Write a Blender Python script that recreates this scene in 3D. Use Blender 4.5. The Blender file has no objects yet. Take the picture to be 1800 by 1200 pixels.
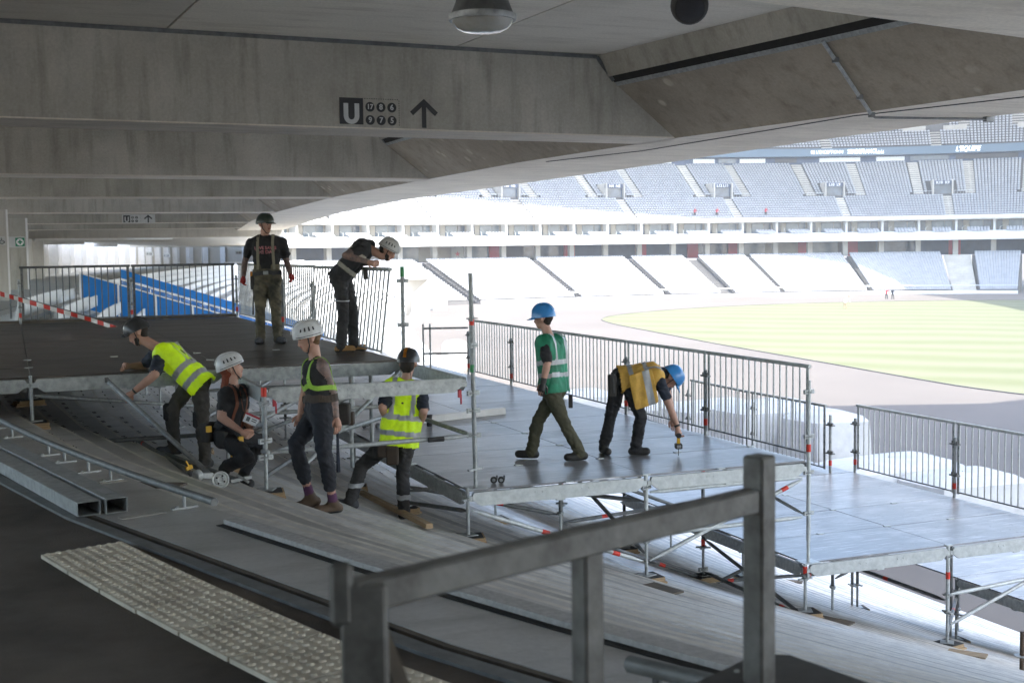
import bpy, bmesh, math, random
import numpy as np
from mathutils import Vector, Matrix
from mathutils.bvhtree import BVHTree
rad = math.radians
random.seed(11)
rng = np.random.default_rng(11)
scene = bpy.context.scene
col = scene.collection

# ------------------------------------------------------------------ camera
FPX, PITCH, ROLL, YAW = 2217.03, .0721, -.0134, .3782          # focal length in pixels of an 1800 px wide frame
CAM = np.array([-4.342, -12.237, 1.6])                          # eye 1.6 m above the concourse floor (z = 0)
_F = np.array([math.sin(YAW)*math.cos(PITCH), math.cos(YAW)*math.cos(PITCH), -math.sin(PITCH)])
_R0 = np.array([math.cos(YAW), -math.sin(YAW), 0.]); _U0 = np.cross(_R0, _F)
_R = math.cos(ROLL)*_R0 + math.sin(ROLL)*_U0; _U = -math.sin(ROLL)*_R0 + math.cos(ROLL)*_U0
cd = bpy.data.cameras.new('camera'); cam = bpy.data.objects.new('camera', cd); col.objects.link(cam)
M = Matrix.Identity(4)
for i in range(3):
    M[i][0] = _R[i]; M[i][1] = _U[i]; M[i][2] = -_F[i]; M[i][3] = CAM[i]
cam.matrix_world = M
cd.sensor_width = 36.; cd.lens = 36*FPX/1800; cd.clip_start = .1; cd.clip_end = 2000
cd.dof.use_dof = True; cd.dof.focus_distance = 14.; cd.dof.aperture_fstop = 4.3
scene.camera = cam

# ------------------------------------------------------------------ light
SUN_EL = rad(53); SUN_DIR = Vector((.50, -.86, 0)).normalized()*math.cos(SUN_EL) + Vector((0, 0, math.sin(SUN_EL)))
w = bpy.data.worlds.new('World'); scene.world = w; w.use_nodes = True
nt = w.node_tree; bg = nt.nodes['Background']
sky = nt.nodes.new('ShaderNodeTexSky'); sky.sky_type = 'NISHITA'; sky.sun_disc = False
sky.sun_elevation = SUN_EL; sky.sun_rotation = math.atan2(SUN_DIR.x, SUN_DIR.y)
sky.air_density = 1.0; sky.dust_density = 2.0
nt.links.new(sky.outputs[0], bg.inputs[0]); bg.inputs[1].default_value = .15
sl = bpy.data.lights.new('sun', 'SUN'); sl.energy = 2.2; sl.angle = rad(.5); sl.color = (1, .95, .87)
sun = bpy.data.objects.new('sun', sl); col.objects.link(sun)
sun.rotation_euler = SUN_DIR.to_track_quat('Z', 'Y').to_euler()
scene.view_settings.view_transform = 'Standard'; scene.view_settings.look = 'None'
scene.view_settings.exposure = 2.55; scene.view_settings.gamma = 1
scene.view_settings.use_curve_mapping = False
scene.cycles.use_denoising = True
scene.cycles.max_bounces = 8; scene.cycles.diffuse_bounces = 5; scene.cycles.glossy_bounces = 3
scene.cycles.transmission_bounces = 4; scene.cycles.volume_bounces = 1; scene.cycles.transparent_max_bounces = 8
scene.cycles.sample_clamp_indirect = 8

# a photograph position (1800 x 1200) and a distance turned into a point of the place
def ray(px, py): return _F + _R*(px-900)/FPX + _U*(600-py)/FPX
def atd(px, py, d): return Vector(CAM + d*ray(px, py))
def atz(px, py, z):
    r = ray(px, py); return Vector(CAM + r*(z-CAM[2])/r[2])
def depth_of(p): return float((np.array(p)-CAM) @ _F)
def px_of(p):
    d = np.array(p)-CAM; z = d @ _F
    return 900+FPX*(d @ _R)/z, 600-FPX*(d @ _U)/z

# ------------------------------------------------------------------ materials
MATS = {}
def _n(nt, t, **kw):
    n = nt.nodes.new(t)
    for k, v in kw.items(): setattr(n, k, v)
    return n
def mat(name, c, rough=.6, metal=0., var=.0, scale=4., c2=None, detail=6., bump=0., bscale=60., spec=.5, rnd=0., stretch=None, coat=0., emit=0., trans=0., alpha=1.):
    """plain procedural material: base colour mixed with a second colour by noise, optional bump and per-object variation"""
    m = bpy.data.materials.new(name); m.use_nodes = True; nt = m.node_tree
    b = nt.nodes['Principled BSDF']
    b.inputs['Roughness'].default_value = rough; b.inputs['Metallic'].default_value = metal
    b.inputs['Specular IOR Level'].default_value = spec
    if coat: b.inputs['Coat Weight'].default_value = coat; b.inputs['Coat Roughness'].default_value = .15
    if trans: b.inputs['Transmission Weight'].default_value = trans
    if alpha < 1: b.inputs['Alpha'].default_value = alpha
    c = tuple(c)+(1,) if len(c) == 3 else c
    if c2 is None: c2 = tuple(max(0, x*(1-var)) for x in c[:3])
    tc = _n(nt, 'ShaderNodeTexCoord'); vec = tc.outputs['Object']
    if stretch:
        mp = _n(nt, 'ShaderNodeMapping'); mp.inputs['Scale'].default_value = stretch
        nt.links.new(vec, mp.inputs[0]); vec = mp.outputs[0]
    if var or c2 is not None:
        no = _n(nt, 'ShaderNodeTexNoise'); no.inputs['Scale'].default_value = scale; no.inputs['Detail'].default_value = detail
        no.inputs['Roughness'].default_value = .62
        nt.links.new(vec, no.inputs['Vector'])
        rp = _n(nt, 'ShaderNodeValToRGB'); rp.color_ramp.elements[0].position = .32; rp.color_ramp.elements[1].position = .68
        rp.color_ramp.elements[0].color = tuple(c2[:3])+(1,); rp.color_ramp.elements[1].color = c
        nt.links.new(no.outputs['Fac'], rp.inputs[0]); out = rp.outputs[0]
        if rnd:
            oi = _n(nt, 'ShaderNodeObjectInfo'); mr = _n(nt, 'ShaderNodeMapRange')
            mr.inputs[3].default_value = 1-rnd; mr.inputs[4].default_value = 1+rnd
            nt.links.new(oi.outputs['Random'], mr.inputs[0])
            mx = _n(nt, 'ShaderNodeVectorMath', operation='SCALE')
            nt.links.new(out, mx.inputs[0]); nt.links.new(mr.outputs[0], mx.inputs['Scale']); out = mx.outputs[0]
        nt.links.new(out, b.inputs['Base Color'])
        rr = _n(nt, 'ShaderNodeMapRange'); rr.inputs[3].default_value = max(.02, rough-.08); rr.inputs[4].default_value = min(1, rough+.1)
        nt.links.new(no.outputs['Fac'], rr.inputs[0]); nt.links.new(rr.outputs[0], b.inputs['Roughness'])
        if emit:
            nt.links.new(out, b.inputs['Emission Color']); b.inputs['Emission Strength'].default_value = emit
    if bump:
        n2 = _n(nt, 'ShaderNodeTexNoise'); n2.inputs['Scale'].default_value = bscale; n2.inputs['Detail'].default_value = 4
        nt.links.new(vec, n2.inputs['Vector'])
        bp = _n(nt, 'ShaderNodeBump'); bp.inputs['Strength'].default_value = bump; bp.inputs['Distance'].default_value = .02
        nt.links.new(n2.outputs['Fac'], bp.inputs['Height']); nt.links.new(bp.outputs[0], b.inputs['Normal'])
    MATS[name] = m
    return m

def concrete(name, c_hi, c_lo, stain, scale=.5, vertical=True, spots=0., rough=.85, var=.14):
    """cast concrete: broad cloudy patches, streaks down the face, pores and a little bump"""
    m = bpy.data.materials.new(name); m.use_nodes = True; nt = m.node_tree; L = nt.links.new
    b = nt.nodes['Principled BSDF']; b.inputs['Roughness'].default_value = rough; b.inputs['Specular IOR Level'].default_value = .3 if rough > .7 else .55
    tc = _n(nt, 'ShaderNodeTexCoord'); V0 = tc.outputs['Object']
    def noise(s, d=6, st=None, rough=.6):
        v = V0
        if st:
            mp = _n(nt, 'ShaderNodeMapping'); mp.inputs['Scale'].default_value = st; L(V0, mp.inputs[0]); v = mp.outputs[0]
        n = _n(nt, 'ShaderNodeTexNoise'); n.inputs['Scale'].default_value = s; n.inputs['Detail'].default_value = d; n.inputs['Roughness'].default_value = rough
        L(v, n.inputs['Vector']); return n.outputs['Fac']
    def ramp(f, p0, p1, a, bb):
        r = _n(nt, 'ShaderNodeValToRGB'); e = r.color_ramp.elements
        e[0].position = p0; e[1].position = p1; e[0].color = tuple(a)+(1,); e[1].color = tuple(bb)+(1,); L(f, r.inputs[0]); return r.outputs[0]
    def mix(f, a, bb, typ='MIX'):
        x = _n(nt, 'ShaderNodeMix', data_type='RGBA', blend_type=typ)
        if isinstance(f, float): x.inputs[0].default_value = f
        else: L(f, x.inputs[0])
        L(a, x.inputs[6])
        if isinstance(bb, tuple): x.inputs[7].default_value = bb+(1,)
        else: L(bb, x.inputs[7])
        return x.outputs[2]
    base = ramp(noise(scale, 8), .3, .7, c_lo, c_hi)
    st = (3., 3., .35) if vertical else (.6, 3., 3.)
    streak = ramp(noise(1.6, 5, st), .5, .78, (0, 0, 0), (.75, .75, .75))
    base = mix(streak, base, tuple(stain))
    fine = ramp(noise(26, 5), .3, .75, (.8, .8, .8), (1.08, 1.08, 1.08))
    base = mix(.7, base, fine, 'MULTIPLY')
    vo = _n(nt, 'ShaderNodeTexVoronoi'); vo.inputs['Scale'].default_value = 14; L(V0, vo.inputs['Vector'])
    pore = ramp(vo.outputs['Distance'], .03, .06, (.55, .55, .55), (1, 1, 1))
    base = mix(.5, base, pore, 'MULTIPLY')
    if spots:
        v2 = _n(nt, 'ShaderNodeTexVoronoi'); v2.inputs['Scale'].default_value = 2.3; v2.inputs['Randomness'].default_value = 1.; L(V0, v2.inputs['Vector'])
        sp = ramp(v2.outputs['Distance'], .16, .24, (1, 1, 1), (0, 0, 0))
        gate = ramp(noise(.5, 3), .46, .62, (0, 0, 0), (spots, spots, spots))
        base = mix(mix(1., sp, gate, 'MULTIPLY'), base, tuple(min(1, x*1.5) for x in c_hi))
    oi = _n(nt, 'ShaderNodeObjectInfo'); mr = _n(nt, 'ShaderNodeMapRange'); mr.inputs[3].default_value = 1-var; mr.inputs[4].default_value = 1+var
    L(oi.outputs['Random'], mr.inputs[0]); sc_ = _n(nt, 'ShaderNodeVectorMath', operation='SCALE'); L(base, sc_.inputs[0]); L(mr.outputs[0], sc_.inputs['Scale']); base = sc_.outputs[0]
    L(base, b.inputs['Base Color'])
    bp = _n(nt, 'ShaderNodeBump'); bp.inputs['Strength'].default_value = .25; bp.inputs['Distance'].default_value = .015
    L(noise(30, 6), bp.inputs['Height']); L(bp.outputs[0], b.inputs['Normal'])
    MATS[name] = m; return m

concrete('concrete_beam', (.52, .495, .43), (.32, .305, .26), (.215, .20, .16), .55)
concrete('concrete_girder', (.42, .365, .29), (.265, .228, .18), (.20, .168, .13), .6, spots=.8)
concrete('concrete_soffit', (.76, .70, .60), (.60, .55, .47), (.46, .41, .345), .7, vertical=False)  # same concrete as the beams, lightened for light bounced from below
concrete('concrete_ceiling', (.78, .74, .65), (.64, .605, .53), (.50, .455, .385), .35, vertical=False)
concrete('concrete_step', (.68, .675, .655), (.45, .445, .43), (.27, .26, .24), .9, vertical=False, rough=.36, var=.36)
mat('nosing', (.80, .78, .72), .6, c2=(.55, .53, .49), scale=6)
concrete('concrete_light', (.55, .53, .48), (.42, .40, .36), (.36, .34, .30), .4)
concrete('concrete_far', (.13, .128, .126), (.105, .104, .102), (.09, .089, .087), .15)
mat('asphalt', (.135, .112, .092), .9, c2=(.045, .037, .030), scale=.9, detail=10, bump=.5, bscale=120, spec=.3)
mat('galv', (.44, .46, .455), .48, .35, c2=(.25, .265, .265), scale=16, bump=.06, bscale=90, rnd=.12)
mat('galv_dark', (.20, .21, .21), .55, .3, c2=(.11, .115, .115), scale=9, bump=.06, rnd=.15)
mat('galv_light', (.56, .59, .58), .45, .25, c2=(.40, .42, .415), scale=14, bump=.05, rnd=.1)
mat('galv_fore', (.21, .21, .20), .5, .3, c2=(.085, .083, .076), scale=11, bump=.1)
mat('red_paint', (.75, .045, .02), .5, c2=(.55, .03, .015), scale=12)
mat('black_rubber', (.02, .02, .02), .7, c2=(.035, .033, .03), scale=30)
mat('hole_black', (.012, .011, .01), .9, c2=(.02, .018, .016), scale=9)
mat('plywood_edge', (.50, .36, .21), .75, c2=(.32, .22, .12), scale=7, stretch=(1, 1, 22))
mat('white_paint', (.8, .8, .79), .45, c2=(.72, .72, .71), scale=3)
mat('seat_white', (.80, .81, .80), .38, c2=(.70, .71, .71), scale=6, rnd=.05)
mat('seat_far', (.37, .385, .405), .5, c2=(.30, .315, .335), scale=.7)
mat('seat_grey', (.42, .45, .50), .45, c2=(.34, .37, .42), scale=.7)
mat('blue_panel', (.003, .20, .60), .35, c2=(.002, .165, .52), scale=1.5)
mat('cream_tile', (.68, .62, .50), .7, c2=(.42, .375, .295), scale=5, bump=.3, bscale=80)
mat('track', (.145, .130, .117), .9, c2=(.112, .100, .089), scale=.05, detail=9)
mat('white_tarp', (.52, .52, .51), .5, c2=(.42, .42, .41), scale=2, bump=.6, bscale=3)
mat('glass_dark', (.10, .14, .19), .12, c2=(.05, .07, .10), scale=.6, spec=.7)
mat('glass_mid', (.22, .27, .31), .15, c2=(.12, .16, .20), scale=.4, spec=.7)
mat('dark_blue_wall', (.09, .125, .19), .55, c2=(.05, .07, .11), scale=.3)
mat('red_wall', (.52, .05, .07), .6, c2=(.42, .04, .05), scale=.5)
mat('sign_black', (.012, .012, .013), .45, c2=(.02, .02, .02), scale=6)
mat('sign_light', (.55, .56, .54), .5, c2=(.48, .49, .47), scale=6)
mat('sign_green', (.0, .22, .10), .5, c2=(.0, .18, .08), scale=5)
mat('led_blue', (.10, .15, .20), .4, c2=(.08, .13, .18), scale=.08, emit=.03)
mat('led_text', (.85, .95, .93), .4, c2=(.8, .9, .9), scale=1, emit=.35)
mat('tape_red', (.65, .04, .02), .5, c2=(.55, .03, .02), scale=9)
mat('pvc_white', (.72, .71, .68), .4, c2=(.6, .59, .56), scale=5)
mat('timber', (.42, .33, .22), .8, c2=(.28, .21, .13), scale=3, stretch=(1, 8, 1))
mat('timber_dark', (.14, .115, .085), .85, c2=(.07, .058, .045), scale=3, stretch=(4, 1, 4))
mat('batten', (.46, .45, .44), .7, c2=(.30, .295, .285), scale=30, bump=.3)

def deck_material(name, c, c2, rough):
    """film-faced plywood: dusty scuffs, boot marks and scratches over a smooth dark sheet"""
    m = mat(name, c, rough, c2=c2, scale=1.1, detail=9, spec=.6, rnd=.28, bump=.04, bscale=220)
    nt = m.node_tree; b = nt.nodes['Principled BSDF']; L = nt.links.new; src = b.inputs['Base Color'].links[0].from_socket
    tc = _n(nt, 'ShaderNodeTexCoord'); oi = _n(nt, 'ShaderNodeObjectInfo'); ad = _n(nt, 'ShaderNodeVectorMath', operation='ADD'); L(tc.outputs['Object'], ad.inputs[0]); L(oi.outputs['Location'], ad.inputs[1])
    def nz(sc, st, d=5):
        mp = _n(nt, 'ShaderNodeMapping'); mp.inputs['Scale'].default_value = st; L(ad.outputs[0], mp.inputs[0]); n = _n(nt, 'ShaderNodeTexNoise'); n.inputs['Scale'].default_value = sc; n.inputs['Detail'].default_value = d; L(mp.outputs[0], n.inputs['Vector']); return n.outputs['Fac']
    def rp(f, p0, p1, v):
        r = _n(nt, 'ShaderNodeMapRange'); r.inputs[1].default_value = p0; r.inputs[2].default_value = p1; r.inputs[4].default_value = v; L(f, r.inputs[0]); return r.outputs[0]
    dust = rp(nz(1.6, (1, 1.6, 1)), .48, .72, .42); scr = rp(nz(9, (.25, 5, 1), 8), .58, .68, .7); spot = rp(nz(16, (1, 1, 1), 2), .66, .72, .7)
    for f, colr in ((dust, tuple(x*2.1 for x in c)), (scr, tuple(x*2.6 for x in c)), (spot, tuple(x*.45 for x in c))):
        mx = _n(nt, 'ShaderNodeMix', data_type='RGBA'); L(f, mx.inputs[0]); L(src, mx.inputs[6]); mx.inputs[7].default_value = colr+(1,); src = mx.outputs[2]
    L(src, b.inputs['Base Color'])
    return m
deck_material('deck_board', (.25, .25, .255), (.17, .168, .17), .32)  # same boards as the brown ones, sky reflection put into the colour
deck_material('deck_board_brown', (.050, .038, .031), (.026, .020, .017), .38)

# grass with mown stripes
m = mat('grass', (.122, .132, .064), .9, c2=(.098, .112, .047), scale=.12, detail=10)
nt = m.node_tree; b = nt.nodes['Principled BSDF']; src = b.inputs['Base Color'].links[0].from_socket            # mowing stripes
wv = _n(nt, 'ShaderNodeTexWave', wave_type='BANDS', bands_direction='DIAGONAL'); wv.inputs['Scale'].default_value = .055; wv.inputs['Distortion'].default_value = 3.5; wv.inputs['Detail'].default_value = 2
tc = _n(nt, 'ShaderNodeTexCoord'); nt.links.new(tc.outputs['Object'], wv.inputs['Vector'])
mx = _n(nt, 'ShaderNodeMix', data_type='RGBA', blend_type='MIX'); nt.links.new(wv.outputs['Fac'], mx.inputs[0]); nt.links.new(src, mx.inputs[6]); mx.inputs[7].default_value = (.142, .147, .086, 1); nt.links.new(mx.outputs[2], b.inputs['Base Color'])
mat('hall_white', (.74, .72, .67), .6, c2=(.62, .60, .55), scale=.4)
mat('hall_wall', (.52, .48, .41), .7, c2=(.40, .37, .315), scale=.25)

# ------------------------------------------------------------------ mesh helpers
class MB:
    def __init__(s): s.v = []; s.f = []; s.mi = []
    def add(s, vs, fs, mi=0):
        o = len(s.v); s.v += [tuple(x) for x in vs]; s.f += [tuple(i+o for i in f) for f in fs]; s.mi += [mi]*len(fs); return s
    def box(s, c, size, rot=None, mi=0):
        c = Vector(c); h = Vector(size)/2
        vs = [Vector((x*h.x, y*h.y, z*h.z)) for x in (-1, 1) for y in (-1, 1) for z in (-1, 1)]
        if rot is not None:
            if isinstance(rot, (int, float)): rot = Matrix.Rotation(rot, 3, 'Z')
            vs = [rot @ v for v in vs]
        vs = [v+c for v in vs]
        return s.add(vs, [(0, 1, 3, 2), (4, 6, 7, 5), (0, 4, 5, 1), (2, 3, 7, 6), (0, 2, 6, 4), (1, 5, 7, 3)], mi)
    def bar(s, p, q, wd, ht, up=(0, 0, 1), mi=0):
        p = Vector(p); q = Vector(q); d = (q-p).normalized(); up = Vector(up)
        side = d.cross(up).normalized()*wd/2; u = side.cross(d).normalized()*ht/2
        vs = [p-side-u, p+side-u, p+side+u, p-side+u, q-side-u, q+side-u, q+side+u, q-side+u]
        return s.add(vs, [(3, 2, 1, 0), (4, 5, 6, 7), (0, 1, 5, 4), (1, 2, 6, 5), (2, 3, 7, 6), (3, 0, 4, 7)], mi)
    def tube(s, p, q, r, n=10, r2=None, mi=0, caps=True):
        return s.path([p, q], [r, r if r2 is None else r2], n, mi, caps)
    def path(s, pts, r, n=10, mi=0, caps=True):
        pts = [Vector(p) for p in pts]; k = len(pts)
        rs = [r]*k if isinstance(r, (int, float)) else r
        vs = []; prev = None
        for i in range(k):
            d = (pts[min(i+1, k-1)]-pts[max(i-1, 0)]).normalized()
            a = d.cross(Vector((0, 0, 1)))
            if a.length < .05: a = d.cross(Vector((0, 1, 0)))
            if prev is not None: a = prev-d*prev.dot(d)
            a.normalize(); prev = a; b = d.cross(a)
            for j in range(n):
                t = 2*math.pi*j/n; vs.append(pts[i]+(a*math.cos(t)+b*math.sin(t))*rs[i])
        fs = [(i*n+j, i*n+(j+1) % n, (i+1)*n+(j+1) % n, (i+1)*n+j) for i in range(k-1) for j in range(n)]
        if caps: fs += [tuple(range(n-1, -1, -1)), tuple((k-1)*n+j for j in range(n))]
        return s.add(vs, fs, mi)
    def prism(s, poly, vec, mi=0):
        n = len(poly); vec = Vector(vec); a = [Vector(p) for p in poly]
        vs = a+[p+vec for p in a]
        fs = [tuple(range(n-1, -1, -1)), tuple(range(n, 2*n))]+[(i, (i+1) % n, n+(i+1) % n, n+i) for i in range(n)]
        return s.add(vs, fs, mi)
    def lathe(s, c, prof, n=16, axis=None, mi=0):
        c = Vector(c); q = Vector((0, 0, 1)).rotation_difference(Vector(axis)) if axis is not None else None
        vs = []
        for r_, z_ in prof:
            for j in range(n):
                t = 2*math.pi*j/n; v = Vector((r_*math.cos(t), r_*math.sin(t), z_))
                vs.append(c+(q @ v if q else v))
        k = len(prof)
        fs = [(i*n+j, i*n+(j+1) % n, (i+1)*n+(j+1) % n, (i+1)*n+j) for i in range(k-1) for j in range(n)]
        fs += [tuple(range(n-1, -1, -1)), tuple((k-1)*n+j for j in range(n))]
        return s.add(vs, fs, mi)
    def mesh(s, name, mats, smooth=True):
        me = bpy.data.meshes.new(name); me.from_pydata(s.v, [], s.f); me.update()
        if isinstance(mats, str): mats = [mats]
        for x in mats: me.materials.append(MATS[x])
        if any(s.mi): me.polygons.foreach_set('material_index', s.mi)
        if smooth:
            me.polygons.foreach_set('use_smooth', [True]*len(me.polygons)); me.set_sharp_from_angle(angle=rad(38))
        return me
    def build(s, name, mats, parent=None, smooth=True, **kw):
        return link(name, s.mesh(name, mats, smooth), parent, **kw)

def link(name, me, parent=None, loc=None, rot=None, label=None, cat=None, group=None, kind=None):
    o = bpy.data.objects.new(name, me); col.objects.link(o)
    if loc is not None: o.location = loc
    if rot is not None: o.rotation_euler = rot if not isinstance(rot, (int, float)) else (0, 0, rot)
    if parent is not None: adopt(o, parent)
    return tag(o, label, cat, group, kind)
def _world(o):
    m = o.matrix_basis.copy()
    return _world(o.parent) @ o.matrix_parent_inverse @ m if o.parent else m
def adopt(o, parent):
    o.parent = parent; o.matrix_parent_inverse = _world(parent).inverted()      # vertices stay where they were built
def tag(o, label=None, cat=None, group=None, kind=None):
    if label: o['label'] = label
    if cat: o['category'] = cat
    if group: o['group'] = group
    if kind: o['kind'] = kind
    return o
def thing(name, loc, label, cat, group=None, kind=None, rot=None):
    o = bpy.data.objects.new(name, None); o.empty_display_size = .1; col.objects.link(o); o.location = loc
    if rot is not None: o.rotation_euler = rot if not isinstance(rot, (int, float)) else (0, 0, rot)
    return tag(o, label, cat, group, kind)

_font_cache = {}
def text_mesh(s, size, depth=.002, bold=0.):
    """lettering as a flat mesh in the XY plane, centred"""
    key = (s, size, depth, bold)
    if key in _font_cache: return _font_cache[key].copy()
    cu = bpy.data.curves.new('lettering', 'FONT'); cu.body = s; cu.size = size; cu.extrude = depth; cu.offset = bold
    cu.align_x = 'CENTER'; cu.align_y = 'CENTER'; cu.resolution_u = 3
    o = bpy.data.objects.new('lettering', cu); col.objects.link(o)
    dg = bpy.context.evaluated_depsgraph_get()
    me = bpy.data.meshes.new_from_object(o.evaluated_get(dg))
    bpy.data.objects.remove(o); bpy.data.curves.remove(cu)
    _font_cache[key] = me
    return me.copy()
def place_text(name, s, size, origin, xdir, up, m, parent=None, depth=.002, bold=0., slant=0., sx=1.):
    me = text_mesh(s, size, depth, bold)
    x = Vector(xdir).normalized(); u = Vector(up); u = (u-x*u.dot(x)).normalized(); n = x.cross(u)
    Mx = Matrix(((x.x, u.x, n.x, origin[0]), (x.y, u.y, n.y, origin[1]), (x.z, u.z, n.z, origin[2]), (0, 0, 0, 1)))
    me.transform(Matrix(((sx, slant, 0, 0), (0, 1, 0, 0), (0, 0, 1, 0), (0, 0, 0, 1)))); me.transform(Mx)
    me.materials.clear(); me.materials.append(MATS[m])
    return link(name, me, parent)
# ================================================================== the ground and the terrace
CX, CY, R0 = 35.5, 8., 40.6                 # the bend of the stand: top edge of the first step
STEP, RISE, NSTEP = .40, .13, 51
FIELD_Z = -NSTEP*RISE-.08
def top_edge():
    pts = [(CX+R0*math.cos(rad(a)), CY+R0*math.sin(rad(a))) for a in range(262, 181, -5)]
    pts += [(-5.1, 8.), (-5.1, 14.), (-5.05, 20.), (-4.2, 27.), (-2.9, 36.), (-1.0, 48.), (2.2, 66.), (6.5, 86.), (12.5, 110.), (20.5, 138.), (27.5, 160.), (34., 178.), (42., 193.)]
    return [Vector((x, y)) for x, y in pts]
TOP = top_edge()
def offset_line(pts, d):
    out = []
    for i, p in enumerate(pts):
        a = (pts[i]-pts[i-1]).normalized() if i else (pts[1]-pts[0]).normalized()
        b = (pts[i+1]-pts[i]).normalized() if i < len(pts)-1 else a
        na = Vector((a.y, -a.x)); nb = Vector((b.y, -b.x)); n = (na+nb).normalized()
        out.append(p+n*(d/max(.5, n.dot(na))))
    return out
def ground_z(x, y):
    """height of the terrace at a place"""
    if y < 8: d = R0-math.hypot(x-CX, y-CY)
    else:
        d = 1e9; q = Vector((x, y))
        for a, b in zip(TOP[16:], TOP[17:]):
            ab = b-a; t = max(0, min(1, (q-a).dot(ab)/ab.length_squared)); c = a+ab*t
            s = 1 if ab.x*(q-c).y-ab.y*(q-c).x < 0 else -1
            if abs((q-c).length) < abs(d): d = s*(q-c).length
    if d <= 0: return 0.
    return -RISE*math.ceil(d/STEP-1e-6)

g = MB(); S_ = 900
g.add([(-S_, -S_, FIELD_Z), (S_, -S_, FIELD_Z), (S_, S_, FIELD_Z), (-S_, S_, FIELD_Z)], [(0, 1, 2, 3)])
g.build('ground', 'track', kind='structure')
gp = [(60.9, 124.2), (57.5, 113), (55, 98), (52.3, 83.2), (49.9, 65.5), (47.8, 51.6), (46.9, 44), (48.5, 33), (55, 24), (66, 18), (84, 16), (105, 22), (124, 38), (140, 68), (147, 100), (144, 122), (134.5, 132.6), (119.8, 140), (102.6, 143.5), (88, 141.5), (79.3, 138), (69, 132.5)]
def smooth_loop(p, it=2):
    p = [Vector(q) for q in p]
    for _ in range(it): p = [q for i in range(len(p)) for q in (p[i]*.75+p[(i+1) % len(p)]*.25, p[i]*.25+p[(i+1) % len(p)]*.75)]
    return p
gl = smooth_loop(gp)
g = MB(); g.add([(p.x, p.y, FIELD_Z+.03) for p in gl], [tuple(range(len(gl)))])
# mown stripes: slightly different greens laid in bands across the pitch
g.build('grass', 'grass', kind='stuff', smooth=False)
gc = sum(gl, Vector((0, 0)))/len(gl)
edge = [gc+(p-gc)*1.0022 for p in gl]
g = MB(); n = len(gl)
g.add([(p.x, p.y, FIELD_Z+.06) for p in gl]+[(p.x, p.y, FIELD_Z+.06) for p in edge]+[(p.x, p.y, FIELD_Z) for p in edge], [(i, (i+1) % n, n+(i+1) % n, n+i) for i in range(n)]+[(n+i, n+(i+1) % n, 2*n+(i+1) % n, 2*n+i) for i in range(n)])
g.build('kerb', 'concrete_far', kind='structure')

terrace = tag(thing('terrace', (0, 0, 0), None, None), kind='structure')
for k in range(1, NSTEP+1):
    o = offset_line(TOP, STEP*(k-1)); i_ = offset_line(TOP, STEP*k); ic = offset_line(TOP, STEP*k-.032)
    z = -RISE*k; n = len(o); g = MB()
    vs = [(p.x, p.y, z) for p in o]+[(p.x, p.y, z) for p in ic]+[(p.x, p.y, z) for p in i_]+[(p.x, p.y, z-RISE-.01) for p in i_]
    fs = []; mi = []
    for a in range(n-1):
        for r_ in range(3):
            fs.append((r_*n+a, r_*n+a+1, (r_+1)*n+a+1, (r_+1)*n+a)); mi.append(1 if r_ == 1 else 0)
    g.v = vs; g.f = fs; g.mi = mi
    g.build('step', ['concrete_step', 'nosing'], terrace, smooth=False)
# the level band beside the concourse: first tread, timber edge, drain channel, asphalt floor
def band(name, d0, d1, z, m, parent=None, kind=None, i0=0, i1=None, thick=.0):
    a = offset_line(TOP, d0)[i0:i1]; b = offset_line(TOP, d1)[i0:i1]; n = len(a); g = MB()
    vs = [(p.x, p.y, z) for p in a]+[(p.x, p.y, z) for p in b]
    fs = [(i, i+1, n+i+1, n+i) for i in range(n-1)]
    if thick:
        vs += [(p.x, p.y, z-thick) for p in a]+[(p.x, p.y, z-thick) for p in b]
        fs += [(2*n+i+1, 2*n+i, i, i+1)[::-1] for i in range(n-1)]+[(n+i, n+i+1, 3*n+i+1, 3*n+i) for i in range(n-1)]
    g.add(vs, fs); return g.build(name, m, parent, smooth=False, kind=kind)
band('tread', -.62, 0, 0, 'concrete_step', terrace, thick=.14)
band('floor', -15, -.74, -.012, 'asphalt', None, 'structure', i1=19)
band('gallery_floor', -15, -.74, -.012, 'concrete_light', None, 'structure', i0=18)
mat('paving', (.55, .50, .43), .85, c2=(.46, .42, .36), scale=.2)
band('esplanade', -90, -15.05, -.3, 'paving', None, 'structure')  # unseen sunlit ground added to bounce light into the concourse
fl = band('gutter', -.80, -.66, -.05, 'hole_black', None, 'structure', thick=.1)
band('drain_cover', -.785, -.70, .004, 'galv_dark', fl, thick=.05, i0=2, i1=16)
band('timber_edge', -.652, -.62, -.004, 'timber_dark', terrace, thick=.12)

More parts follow.
